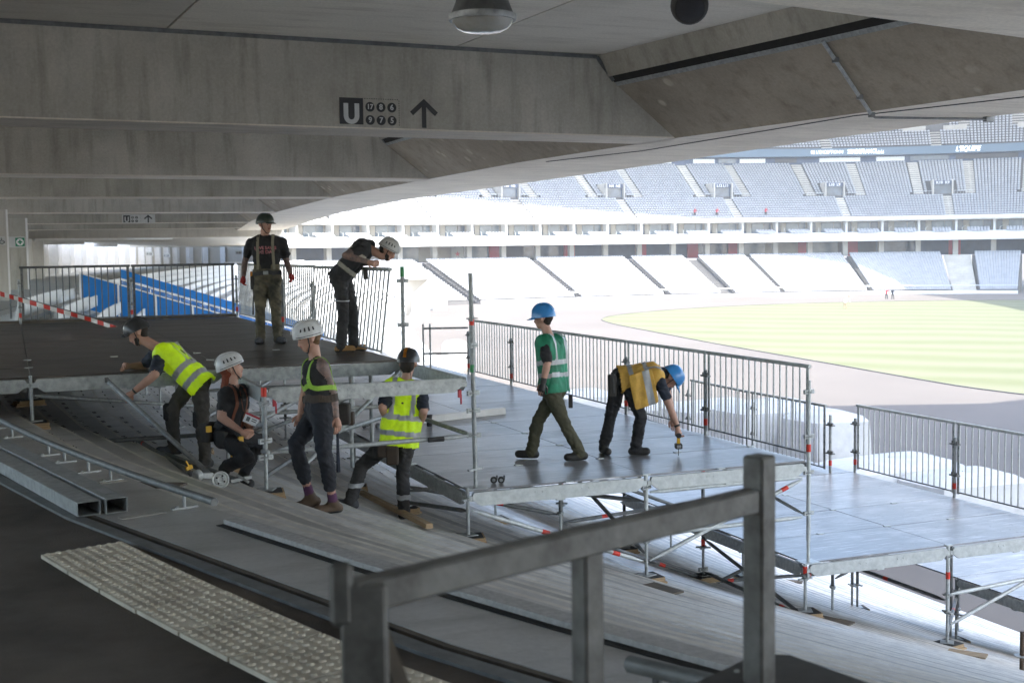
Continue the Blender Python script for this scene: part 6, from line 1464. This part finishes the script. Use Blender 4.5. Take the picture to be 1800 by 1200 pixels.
# ---------------------------------------------------------------- 7 man in green vest walking on the middle deck
p = Person('man in green vest, blue hard hat and olive trousers walking on the middle deck', 14.9, 1.0)
p.j('P', 974, 682).j('C', 968, 596).j('H', 955, 560).j('ShL', 957, 605, -.14).j('ShR', 984, 600, .14).j('HpL', 968, 686, -.07).j('HpR', 981, 684, .07)
p.bone('ElL', 962, 638, 'ShL', .26, -1).bone('WrL', 955, 672, 'ElL', .23, -1).j('ElR', 983, 638, .22).j('WrR', 974, 668, .25)
p.bone('KnR', 946, 738, 'HpR', .42, 1).j('AnR', 934, 787, .12).j('ToR', 903, 795, .14).j('KnL', 991, 742, -.1).j('AnL', 1020, 787, -.05).j('ToL', 1000, 803, -.12)
foot(p, 'R', Z2, -IX+AW*.15, 0, .015); foot(p, 'L', Z2, -IX*.9-AW*.2, .012, 0)
root, body, bvh, fr = build_person(p, dict(face=-IX*.9+AW*.35-UPV*.1, trousers='trousers_olive', boot='boot_black', shirt='cloth_black', sleeve=.8, groundL=Z2, groundR=Z2, boot_h=.07))
up, rt, fw, hu, hs, f = fr; J = p.J
g = MB(); hand_mesh(g, J['WrL'], J['WrL']-J['ElL'], IX*.2+AW, 1, 1.12, .9); g.build('glove', 'boot_black', root)
g = MB(); d = (J['WrL']-J['ElL']).normalized(); g.tube(J['WrL']-d*.05, J['WrL']+d*.01, .036, 12); g.build('cuff', 'boot_black', root)
helmet(root, J['H']+hu*.012, f, hu, 'helmet_blue', 'hard', 1.05); head_hair(root, J['H'], f, hu, hs, 'hair_dark', .97)
vest(root, p, 'hivis_green', 'reflective', fr, bvh, -.07, .07, .03, ((.13, .185), (.28, .335)), (.085, .13))
box_part('tool_tail', atd(1003, 705, 15.0), (.05, .03, .16), root, 'pouch', IX)

# ---------------------------------------------------------------- 8 man bending with a cordless driver
p = Person('man in orange vest and blue helmet bending down with a cordless driver', 15.25, 1.0)
p.j('P', 1094, 666).j('C', 1156, 657).j('H', 1178, 664).j('ShR', 1160, 672, -.17).j('ShL', 1163, 655, .17).j('HpR', 1103, 674, -.09).j('HpL', 1087, 670, .09)
p.bone('ElR', 1177, 714, 'ShR', .29, -1).bone('WrR', 1191, 750, 'ElR', .25, 1).j('ElL', 1176, 700, .25).j('WrL', 1182, 735, .2)
p.j('KnR', 1127, 731, -.14).j('AnR', 1117, 782, -.04).j('ToR', 1141, 793, -.06).j('KnL', 1075, 726, .1).j('AnL', 1061, 780, .12).j('ToL', 1070, 793, -.08)
for n in 'LR': lo(p, n, Z2)
root, body, bvh, fr = build_person(p, dict(face=IX*.45-UPV*.9, crown=IX*.95+UPV*.35, trousers='trousers_black', boot='boot_black', shirt='cloth_navy', sleeve=.55, groundL=Z2, groundR=Z2, girth=1.03, curlR=1.5, boot_h=.05, handR=IX*.1-UPV*1., palmR=IX))
up, rt, fw, hu, hs, f = fr; J = p.J
hm = helmet(root, J['H']+hu*.012, f, hu, 'helmet_blue', 'cap', 1.04); head_hair(root, J['H'], f, hu, hs, 'hair_dark', .97); chin_strap(root, J['H'], f, hu, hs)
vest(root, p, 'hivis_orange', 'reflective', fr, bvh, -.06, .07, .028, ((.07, .125), (.26, .315)), (.085, .13))
# loose flap of the vest hanging down on the near side
g = MB(); top_ = [atd(1104+6*i, 660-2*i, 14.98) for i in range(8)]; rows_ = []
for r in range(8): rows_.append([q+Vector((0, 0, -.06*r))+AW*(.012*math.sin(i*2.2+r*.6)+.02*(r/8))+IX*(.035*r*.35) for i, q in enumerate(top_)])
vs = [v for r in rows_ for v in r]; fs = [(r*8+i, r*8+i+1, r*8+8+i+1, r*8+8+i) for r in range(7) for i in range(7)]
mi_ = [1 if i in (4, 5) else 0 for r in range(7) for i in range(7)]
g.v = [tuple(v) for v in vs]; g.f = fs; g.mi = mi_; o = g.build('vest_flap', ['hivis_orange', 'reflective'], root); sd_ = o.modifiers.new('s', 'SOLIDIFY'); sd_.thickness = .006; o.modifiers.new('u', 'SUBSURF').levels = 1; o.modifiers['u'].render_levels = 1
strap('belt', [J['P']+up*.09+(rt*math.cos(a)+fw*math.sin(a))*.22 for a in np.linspace(0, 2*math.pi, 20)], root, 'strap_dark', bvh, .02, .01)
box_part('tool_pouch', atd(1076, 677, 15.1), (.1, .14, .26), root, 'pouch', IX); g = MB(); q = atd(1078, 655, 14.95); g.path([q, q-UPV*.12, q-UPV*.24], [.01, .014, .018], 8); g.build('hammer_handle', 'strap_dark', root)
g = MB(); d = (J['WrR']-J['ElR']).normalized(); g.tube(J['WrR']-d*.03, J['WrR']-d*.005, .033, 12); g.build('watch', 'strap_dark', root)
dr = thing('cordless_driver', atd(1191, 777, 15.05), 'black and yellow cordless driver in the hand of the bending man', 'drill')
c = J['WrR']-UPV*.10+IX*.01
g = MB(); g.tube(c+AW*.09, c-AW*.04, .033, 14); g.tube(c-AW*.04, c-AW*.06, .028, 14); g.build('motor', 'strap_dark', dr)
g = MB(); g.bar(c, c-UPV*.10, .035, .045, AW); g.build('grip', 'tool_yellow', dr); box_part('battery', c-UPV*.13, (.085, .11, .06), dr, 'strap_dark', IX); box_part('label_plate', c-UPV*.13-AW*.057, (.05, .004, .035), dr, 'reflective', IX)
g = MB(); g.tube(c-UPV*.15, Vector((c.x, c.y, Z2+.004)), .006, 6); g.build('bit', 'galv_dark', dr)
# ================================================================== foreground guard frame (box section, close to the camera)
ZR = 1.0
def lvl(px, py, z): return atz(px, py, z)
a = lvl(612, 1022, ZR); b = lvl(1322, 858, ZR)
gf = thing('guard_frame', Vector((b.x, b.y, 0)), 'weathered box section guard frame standing close to the camera', 'guard frame')
g = MB(); g.bar(a-Vector((0, 0, .03)), b-Vector((0, 0, .03)), .05, .06); o = g.build('top_rail', 'galv_fore', gf, smooth=False); o.modifiers.new('b', 'BEVEL').width = .005
dr_ = (b-a).normalized(); sd_ = Vector((-dr_.y, dr_.x, 0))
def fpost(c, zt, wx, wy, rot): 
    g = MB(); g.box((c.x, c.y, zt/2), (wx, wy, zt), rot); o = g.build('post', 'galv_fore', gf, smooth=False); o.modifiers.new('b', 'BEVEL').width = .006; return o
ang = math.atan2(dr_.y, dr_.x)
fpost(b+dr_*.03, ZR+.08, .062, .062, ang)
t = .0; m_ = atz(1032, 965, ZR-.06); fpost(m_, ZR-.062, .062, .05, ang)
fpost(a+dr_*.02-sd_*.02, ZR-.005, .085, .03, -YAW); 
g = MB(); g.box((a.x-dr_.x*.015, a.y-dr_.y*.015, ZR-.02), (.045, .02, .12), -YAW); o = g.build('lug', 'galv_fore', gf, smooth=False); o.modifiers.new('b', 'BEVEL').width = .012
g = MB(); q = a+dr_*.05; g.bar(Vector((q.x, q.y, ZR-.07)), Vector((q.x+dr_.x*.16, q.y+dr_.y*.16, .55)), .025, .03); g.build('stay', 'timber_dark', gf, smooth=False)
# dark cover plate and a round bar at the lower right corner
c0 = [atz(px, py, .5) for px, py in ((1225, 1198), (1330, 1148), (1388, 1150), (1600, 1225), (1500, 1330), (1180, 1260))]
pl_ = thing('cover_plate', Vector((c0[0].x, c0[0].y, .5)), 'black sheet cover at the foot of the guard frame, lower right', 'cover')
g = MB(); g.prism([(v.x, v.y, .5) for v in c0], (0, 0, -.012)); g.build('sheet', 'boot_black', pl_, smooth=False)
g = MB(); m0 = sum(c0, Vector())/6; g.box((m0.x, m0.y, .24), (.16, .16, .48), .4); g.build('support', 'galv_dark', pl_, smooth=False)
g = MB(); v = atz(1295, 1178, .503); g.lathe((v.x, v.y, .5), [(.007, 0), (.007, .004), (.003, .006)], 8); g.build('bolt', 'galv_light', pl_)
p0, p1 = atd(1108, 1166, 3.9), atd(1275, 1205, 3.55); rb = thing('round_bar', p0, 'dark round steel bar lying low at the bottom edge', 'bar')
g = MB(); g.tube(p0, p1+(p1-p0)*2, .027, 14); g.build('tube', 'galv_dark', rb); g = MB(); q = p0.lerp(p1, .3); g.tube(Vector((q.x, q.y, -.1)), q, .016, 8); q2 = p1+(p1-p0)*1.5; g.tube(Vector((q2.x, q2.y, -.1)), q2, .016, 8); g.build('feet', 'galv_dark', rb)

# ================================================================== steel on the floor at the left
def rect_tube(px, py, wd, ht, L_, dirv, label, z=0.):
    e = atz(px, py, z); d = Vector(dirv).normalized(); s = Vector((d.y, -d.x, 0)); t = thing('box_tube', e, label, 'steel tube', 'steel box tubes on the concourse floor')
    up = Vector((0, 0, 1)); w_ = .006; g = MB()
    def rect(o, k): return [o-s*(wd/2-k)+up*k, o+s*(wd/2-k)+up*k, o+s*(wd/2-k)+up*(ht-k), o-s*(wd/2-k)+up*(ht-k)]
    A = rect(e, 0); B = rect(e+d*L_, 0); a_ = rect(e, w_); b_ = rect(e+d*L_, w_); vs = A+B+a_+b_; fs = []
    for i in range(4): j = (i+1) % 4; fs += [(i, j, 4+j, 4+i), (8+i, 12+i, 12+j, 8+j), (i, 8+i, 8+j, j), (4+i, 4+j, 12+j, 12+i)]
    g.add(vs, fs); o = g.build('wall', 'galv', t, smooth=False); o.modifiers.new('b', 'BEVEL').width = .003
    g = MB(); v = rect(e+d*.5, w_*1.2); g.add(v, [(0, 1, 2, 3)]); g.build('plug', 'hole_black', t, smooth=False)
    return t, e, d, s
rect_tube(157, 906, .145, .09, 5.2, (-.235, 1, 0), 'galvanised box tube on the floor, the left of two')
t, e, d, s = rect_tube(206, 901, .135, .095, 6.5, (-.235, 1, 0), 'galvanised box tube on the floor with paper label, the right of two')
g = MB(); c = e+d*.25+Vector((0, 0, .102)); g.prism([c-s*.03-d*.1, c+s*.04-d*.1, c+s*.04+d*.1, c-s*.03+d*.1], (0, 0, .001)); g.build('paper_label', 'reflective', t, smooth=False)
# low bar on brackets along the first tread
lb = thing('low_handrail', arc_pt(40.76, rad(196), 0), 'long low tubular bar on short brackets along the top step', 'handrail')
aa = [rad(x) for x in np.linspace(197.95, 184, 24)]+[]; pts = [arc_pt(40.72, x, .105) for x in aa]+[Vector((-5.2, 8+k, .105)) for k in (1., 4., 8.)]
g = MB(); g.path(pts, .025, 14); g.build('tube', 'galv_dark', lb)
for px, py in ((13, 752), (37, 768), (90, 800), (120, 812), (158, 830), (200, 845), (312, 895)):
    q = atz(px, py, .0); r_ = math.atan2(q.y-CY, q.x-CX); p = arc_pt(40.72, r_, 0); g = MB(); g.box(p+Vector((0, 0, .006)), (.17, .035, .012), r_); g.tube(p, p+Vector((0, 0, .09)), .011, 8); g.lathe(p+Vector((.05*math.cos(r_), .05*math.sin(r_), .01)), [(.012, 0), (.012, .012), (.004, .014)], 6); g.build('bracket', 'galv', lb)
# patches of old sealant on the first tread
for px, py, l_, w_ in ((185, 848, .3, .05), (250, 905, .28, .07)):
    q = atz(px, py, .003); r_ = math.atan2(q.y-CY, q.x-CX); g = MB(); g.box(q, (l_, w_, .004), r_); g.build('sealant_patch', 'concrete_light', terrace, smooth=False)

# ================================================================== loose scaffold pieces by the kneeling woman
def gpt(px, py, up_=0.): 
    p = sole_hit(px, py); return p+Vector((0, 0, up_))
def loose_tube(p, q, label, m='galv', r=.0242, name='scaffold_tube', band=None):
    t = thing(name, p, label, 'scaffold tube', 'loose scaffold tubes'); g = MB(); g.tube(p, q, r, 12); tb = g.build('tube', m, t)
    d = (q-p).normalized()
    for e, sg in ((p, 1), (q, -1)): g = MB(); g.bar(e-d*.06*sg, e+d*.02*sg, .014, .05); g.box(e-d*.05*sg, (.04, .05, .05)); g.build('wedge_head', 'galv_dark', t)
    if band is not None: g = MB(); c = p.lerp(q, band); g.tube(c-d*.05, c+d*.05, r+.0015, 12); g.build('red_band', 'red_paint', tb)
    return t
d_h = depth_of(HAND3)
lift_top = atd(192, 672, d_h-.15); lift_bot = gpt(368, 838, .03)
loose_tube(lift_top, lift_bot, 'long scaffold tube lifted at one end by the man in yellow vest', r=.027)
q0, q1 = gpt(243, 778, .03), gpt(335, 838, .04); loose_tube(q0, q1, 'scaffold tube with red band lying on the steps behind the lifted one', 'galv_dark', band=.12)
lp0, lp1 = gpt(285, 800, .02), gpt(415, 850, .03); t = thing('deck_beam', lp0, 'flat dark scaffold beam lying on the steps by the boots', 'beam'); g = MB(); g.bar(lp0, lp1, .06, .05); g.build('channel', 'galv_dark', t, smooth=False); g = MB(); g.bar(lp1-Vector((.05, 0, 0)), lp1+Vector((.16, .05, .02)), .03, .03); g.tube(lp1+Vector((.02, 0, .05)), lp1+Vector((.1, -.12, .0)), .014, 8); g.build('hook', 'galv_light', t)
c = gpt(388, 857, .075); t = thing('coupler_disc', c, 'round galvanised coupler disc standing on edge on the steps', 'coupler'); ax = (Vector(CAM)-c).normalized()
g = MB(); g.lathe(c, [(.02, -.02), (.076, -.018), (.08, 0), (.074, .012), (.056, .006), (.05, .018), (.026, .02), (.022, .008), (.01, .006)], 20, axis=ax); g.build('disc', 'galv_light', t)
g = MB(); q = ax.cross(UPV).normalized(); u2 = q.cross(ax)
for k in range(4): an = k*1.57+.5; v = c+ax*.017+(q*math.cos(an)+u2*math.sin(an))*.038; g.lathe(v, [(.009, 0), (.009, .004)], 8, axis=ax)
g.build('slots', 'hole_black', t, kind='stuff')
c = gpt(348, 845, .05); t = thing('coupler', c, 'small galvanised tube coupler lying beside the round disc', 'coupler'); g = MB(); g.lathe(c, [(.05, -.03), (.06, -.02), (.06, .02), (.05, .03)], 14, axis=(1, .4, .1)); g.bar(c, c+Vector((.14, .02, -.01)), .05, .05); g.build('clamp', 'galv_light', t)
c = gpt(333, 838, .08); t = thing('wing_nut', c, 'rusty yellow wing nut on the end of the lying tube', 'fitting'); g = MB(); g.bar(c-Vector((.03, 0, .0)), c+Vector((.03, .02, .02)), .03, .035); g.bar(c+Vector((0, 0, .02)), c+Vector((-.03, -.02, .08)), .01, .014); g.build('nut', 'tool_yellow', t)

# ================================================================== things on the middle deck
w0, w1 = atz(700, 748, Z2+.001), atz(886, 727, Z2+.001); t = thing('white_beam', w0, 'long white box profile lying across the middle deck', 'beam')
g = MB(); g.bar(w0+Vector((0, 0, .05)), w1+Vector((0, 0, .05)), .10, .10); o = g.build('profile', 'pvc_white', t, smooth=False); o.modifiers.new('b', 'BEVEL').width = .006
g = MB(); d = (w1-w0).normalized(); g.bar(w1+Vector((0, 0, .05))-d*.002, w1+Vector((0, 0, .05))+d*.003, .082, .082); g.build('end', 'hall_wall', t, smooth=False)
c = atz(755, 749, Z2); t = thing('black_cup', c, 'small black cylinder standing on the middle deck beside the white profile', 'cup'); g = MB(); g.lathe(c, [(.035, .001), (.04, .01), (.04, .15), (.045, .155), (.045, .165), (.03, .168)], 16); g.build('cup', 'boot_black', t)
for px, lab in ((868, 'small black castor wheel on the middle deck, left one'), (881, 'small black castor wheel on the middle deck, right one')):
    c = atz(px, 849, Z2)+Vector((0, 0, .037)); t = thing('castor_wheel', c-Vector((0, 0, .037)), lab, 'wheel', 'castor wheels on the middle deck'); ax = (Vector(CAM)-c); ax.z = 0; ax = ax.normalized()
    g = MB(); g.lathe(c, [(.022, -.02), (.034, -.018), (.037, -.008), (.037, .008), (.034, .018), (.022, .02)], 20, axis=ax); g.build('tyre', 'black_rubber', t)
    g = MB(); g.lathe(c, [(.004, -.021), (.018, -.0205), (.018, .0205), (.004, .021)], 14, axis=ax); g.build('hub', 'galv', t)
    g = MB(); g.bar(c+IX*.03+UPV*.0, c+IX*.034+UPV*.05, .006, .02); g.build('stem', 'galv_dark', t)
for px, py, lab in ((548, 812, None),): pass
for k, (px, py) in enumerate(((725, 786), (722, 816))):
    c = atz(px, py, Z2+.002); t = thing('base_plate', c, 'loose round base plate on the middle deck, %s' % ('far one' if k == 0 else 'near one'), 'plate', 'loose base plates'); g = MB(); g.lathe(c, [(.07, 0), (.075, .004), (.07, .008), (.02, .01), (.02, .05)], 18); g.build('plate', 'galv_light', t)
for k, (px, py) in enumerate(((640, 752), (652, 748), (664, 752), (674, 746))):
    c = atz(px, py, Z2+.001)+Vector((0, 0, .035)); t = thing('tube_clamp', c-Vector((0, 0, .035)), 'small loose tube clamp on the middle deck, %s from the left of four' % ORD[k+1], 'clamp', 'loose tube clamps'); g = MB()
    g.lathe(c, [(.032, -.025), (.038, -.02), (.038, .02), (.032, .025)], 12, axis=(math.cos(k*1.3), math.sin(k*1.3), .2)); g.bar(c, c+Vector((.07*math.cos(k*2+.4), .07*math.sin(k*2+.4), -.015)), .03, .025); g.build('clamp', 'galv_light' if k % 2 else 'galv_dark', t)
for k, (px, py, lb) in enumerate(((1165, 1036, 'dark plywood offcut lying flat on the steps below the middle post'), (1468, 1092, 'dark plywood offcut lying on the steps under the lower deck corner'), (1700, 1150, 'pale board lying flat on the steps near the right edge'), (1390, 1022, 'dark plywood offcut lying on the steps left of the lower deck corner'), (275, 855, 'flat steel strip lying on the steps beside the low bar'))):
    q = gpt(px, py, .012); t = thing('plywood_offcut', q, lb, 'board'); g = MB(); g.box(q, (.16, .42, .018), .25+k*.2); g.build('board', 'timber_dark' if k != 2 else 'timber', t, smooth=False)
q = gpt(1796, 1178); t = thing('marker_tube', q, 'short rusty upright tube on the steps at the right edge', 'tube'); g = MB(); g.tube(q, q+Vector((0, 0, .42)), .024, 12); g.build('tube', 'boot_brown', t); g = MB(); g.lathe(q+Vector((0, 0, .16)), [(.03, -.006), (.08, -.005), (.08, .005), (.03, .006)], 12); g.build('collar', 'galv', t)
# squared timber left on the steps under the frame
q0, q1 = gpt(635, 872, .05), gpt(755, 933, .05); t = thing('timber_beam', q0, 'pale squared timber lying on the steps behind the boots', 'timber'); g = MB(); g.bar(q0, q1, .075, .05); o = g.build('timber', 'plywood_edge', t, smooth=False); o.modifiers.new('b', 'BEVEL').width = .006
for k, (px, py, n_) in enumerate(((70, 742, 2), (52, 690, 1), (460, 858, 2), (806, 932, 3), (812, 950, 2), (845, 922, 3))):
    pass

# ================================================================== stands beyond the upper deck: seats, blue boards
ME_SEAT = None
g = MB()
prof = [(-.24, .43), (-.20, .405), (.0, .40), (.12, .41), (.17, .46), (.21, .62), (.245, .82), (.262, .825), (.235, .62), (.195, .44), (.13, .375), (.0, .365), (-.2, .37), (-.24, .40)]
vs = []; n = len(prof)
for x, kk in ((-.225, .0), (-.2, 1.), (.2, 1.), (.225, .0)):
    for y, z in prof: vs.append((x, y-(.02 if kk == 0 else 0), z+(.018 if kk == 0 else 0)))
fs = [(a*n+i, a*n+(i+1) % n, (a+1)*n+(i+1) % n, (a+1)*n+i) for a in range(3) for i in range(n)]+[tuple(range(n-1, -1, -1)), tuple(3*n+i for i in range(n))]
g.add(vs, fs); g.bar((0, .05, .0), (0, .05, .37), .04, .06); ME_SEAT = g.mesh('stadium_seat', 'seat_white')
cnt = 0
def seat_at(x, y, rot, lab, grp):
    z = ground_z(x, y); return link('stadium_seat', ME_SEAT, None, loc=(x, y, z), rot=rot, label=lab, cat='seat', group=grp)
def row_line(k, y0, y1, pitch=.5):
    ln = offset_line(TOP, STEP*(k-.35)); out = []; acc = 0
    for a, b in zip(ln[16:], ln[17:]):
        L_ = (b-a).length; d = (b-a)/L_; t = acc
        while t < L_:
            p = a+d*t
            if y0 < p.y < y1: out.append((p, math.atan2(d.y, d.x)))
            t += pitch
        acc = t-L_
    return out
SEATS_A = []
for k in range(2, 22, 2):
    for p, an in row_line(k, 17.5, 35.):
        SEATS_A.append((p, an, k))
SEATS_A.sort(key=lambda s: s[0].y)
cnt_ = {}
for p, an, k in SEATS_A[:260]:
    cnt_[k] = cnt_.get(k, 0)+1
    seat_at(p.x, p.y, an+math.pi, 'white seat, %s from the near end of the %s row behind the upper deck' % (ORD[cnt_[k]], ORD[k//2]), 'white seats behind the upper deck')
# the rest of that long stand reads as one mass of white seats
P_, A_ = [], []
for p, an, k in SEATS_A[260:]: P_.append((p.x, p.y, -RISE*k)); A_.append(an+math.pi)
for k in range(2, 50, 2):
    for p, an in row_line(k, 48, 186): P_.append((p.x, p.y, -RISE*k)); A_.append(an+math.pi)
seat_mesh('stadium_seats', np.array(P_), np.array(A_), ['seat_white'], None, None)
tag(bpy.data.objects['stadium_seats'], 'mass of white seats running along the stand beyond the blue boards', 'seats')
# blue boards down the stand
def radial(yt, k0, k1, n=10):
    ln = TOP; y = yt; x0 = np.interp(yt, [p.y for p in TOP[16:]], [p.x for p in TOP[16:]]); d = Vector((.993, -.11)); out = []
    for k in np.linspace(k0, k1, n): q = Vector((x0, yt))+d*(STEP*k); out.append((q.x, q.y, -RISE*k))
    return out
bb = thing('blue_barrier', Vector(radial(33, 4, 30)[0]), 'solid blue boarded barrier stepping down the stand behind the deck', 'barrier')
ln = [Vector(v) for v in radial(36.5, 2.2, 22, 7)]
for i, (p, q) in enumerate(zip(ln, ln[1:])):
    g = MB(); d = (q-p)*.008; g.prism([p+d+UPV*.02, q-d+UPV*.02, q-d+UPV*1.25, p+d+UPV*1.25], (0, .04, 0)); g.build('board', 'blue_panel', bb, smooth=False)
    g = MB(); g.bar(p+UPV*1.27, q+UPV*1.27, .05, .05); g.build('white_cap', 'white_paint', bb, smooth=False)
    g = MB(); g.bar(p+UPV*0-Vector((0, .03, 0)), p+UPV*1.25-Vector((0, .03, 0)), .07, .03, (0, 1, 0)); g.build('white_post', 'white_paint', bb, smooth=False)
mat('blue_glass', (.03, .22, .62), .15, c2=(.02, .17, .52), scale=1.2, spec=.6, alpha=.62)
b2 = thing('blue_glass_balustrade', Vector(radial(41, 6, 36)[0]), 'blue tinted glass balustrade with a blue top band beyond the blue boards', 'balustrade')
ln = [Vector(v) for v in radial(46, 3.8, 26, 8)]
for i, (p, q) in enumerate(zip(ln, ln[1:])):
    d = (q-p)*.012; g = MB(); g.prism([p+d+UPV*.15, q-d+UPV*.15, q-d+UPV*1.02, p+d+UPV*1.02], (0, .02, 0)); g.build('glass_pane', 'blue_glass', b2, smooth=False)
    g = MB(); g.prism([p+UPV*1.12, q+UPV*1.12, q+UPV*1.5, p+UPV*1.5], (0, .03, 0)); g.build('top_band', 'blue_panel', b2, smooth=False)
    g = MB(); g.bar(p+UPV*1.07, q+UPV*1.07, .04, .05); g.bar(p, p+UPV*.9, .05, .05, (0, 1, 0)); g.build('white_frame', 'white_paint', b2, smooth=False)
# sloping stair handrail seen through the railing
hr = thing('stair_handrail', Vector(radial(24, 1, 20)[0]), 'dark sloping stair handrail between the first seat rows', 'handrail'); ln = [Vector(v) for v in radial(19.5, 1.8, 22, 4)]
g = MB(); g.path([v+UPV*.95 for v in ln], .028, 8); g.build('rail', 'galv_dark', hr)
for v in ln: g = MB(); g.tube(v, v+UPV*.95, .022, 8); g.build('upright', 'galv_dark', hr)
# red and white tape
tp = thing('barrier_tape', atd(30, 520, 21), 'red and white striped barrier tape sagging behind the railing', 'tape')
pts = [atd(px, py, d) for px, py, d in ((-30, 508, 21), (0, 516, 21), (40, 528, 21.4), (100, 545, 22), (160, 562, 22.6), (215, 580, 23.2))]
dense = []
for a, b in zip(pts, pts[1:]): dense += [a.lerp(b, i/5) for i in range(5)]
dense.append(pts[-1])
for i, (a, b) in enumerate(zip(dense, dense[1:])):
    g = MB(); tw = .5*math.sin(i*.6); n_ = Vector((0, math.sin(tw)*.04, math.cos(tw)*.04)); tw2 = .5*math.sin((i+1)*.6); n2 = Vector((0, math.sin(tw2)*.04, math.cos(tw2)*.04))
    g.add([a-n_, b-n2, b+n2, a+n_], [(0, 1, 2, 3)]); g.build('stripe', 'tape_red' if i % 2 else 'white_paint', tp, smooth=False)

# ================================================================== white wrapped stacks and clutter beyond the railings, on the field edge
def wrapped(px, py, wd, dp, ht, label, z=FIELD_Z):
    ht = ht*.78
    c = atz(px, py, z); t = thing('wrapped_stack', c, label, 'wrapped stack', 'white wrapped stacks at the field edge'); g = MB(); n = 10; vs = []
    for r, (h_, k_) in enumerate(((.0, 1.), (.25, 1.03), (.6, 1.0), (.9, .96), (1., .80), (1.04, .45), (1.05, .02))):
        for j in range(24):
            a = 2*math.pi*j/24; sq = (abs(math.cos(a))**8+abs(math.sin(a))**8)**(-.125); w_ = 1+.02*math.sin(j*.8+r*.9)
            vs.append((c.x+math.cos(a)*sq*wd/2*k_*w_, c.y+math.sin(a)*sq*dp/2*k_*w_, c.z+h_*ht*(1+.015*math.sin(j*.52))))
    fs = [(r*24+j, r*24+(j+1) % 24, (r+1)*24+(j+1) % 24, (r+1)*24+j) for r in range(6) for j in range(24)]; g.add(vs, fs); g.build('tarpaulin', 'white_tarp', t)
    g = MB(); g.box((c.x, c.y, c.z+.06), (wd*.96, dp*.96, .12)); g.build('pallet', 'timber', t, smooth=False)
wrapped(1150, 775, 3.0, 2.4, 2.1, 'white wrapped stack behind the bending man', FIELD_Z); wrapped(1255, 790, 4.2, 3, 2.5, 'large white wrapped stack between the orange vest and corner post')
wrapped(1350, 800, 4.4, 3.2, 2.7, 'large white wrapped stack just left of the corner post'); wrapped(1450, 820, 2.6, 2.6, 2.6, 'white wrapped stack right of the corner post, behind the low rail')
wrapped(1560, 905, 4.6, 2.6, 2.2, 'low white wrapped stack behind the right hand rail, nearest of the row'); wrapped(1690, 925, 3.5, 2.4, 2.0, 'low white wrapped stack behind the right hand rail at the edge'); wrapped(1020, 745, 3.2, 2.6, 2.0, 'white wrapped stack behind the green vest')
wrapped(800, 650, 1.6, 1.6, 2.6, 'small white wrapped stack beyond the end rail'); 
mat('red_mat', (.34, .06, .05), .9, c2=(.26, .045, .04), scale=2)
g = MB(); q = [atz(px, py, FIELD_Z+.012) for px, py in ((1060, 790), (1480, 880), (1470, 905), (1050, 815))]; g.add(q, [(0, 1, 2, 3)]); g.build('red_mat', 'red_mat', None, smooth=False, label='strip of red matting on the ground below the railings', cat='mat')
# a white van half hidden behind the end rail
c = atz(800, 668, FIELD_Z)
# ================================================================== hazy air over the stadium
hz = MB(); hz.box((60, 90, 11.), (760, 760, 40.)); 
m = bpy.data.materials.new('haze_air'); m.use_nodes = True; nt = m.node_tree; nt.nodes.remove(nt.nodes['Principled BSDF'])
pv = nt.nodes.new('ShaderNodeVolumePrincipled'); pv.inputs['Color'].default_value = (.93, .96, 1, 1); pv.inputs['Density'].default_value = .00042; pv.inputs['Anisotropy'].default_value = .3
nt.links.new(pv.outputs[0], nt.nodes['Material Output'].inputs['Volume']); MATS['haze_air'] = m
o = hz.build('haze', 'haze_air', kind='stuff', smooth=False, label='thin bright haze in the air of the stadium', cat='haze')
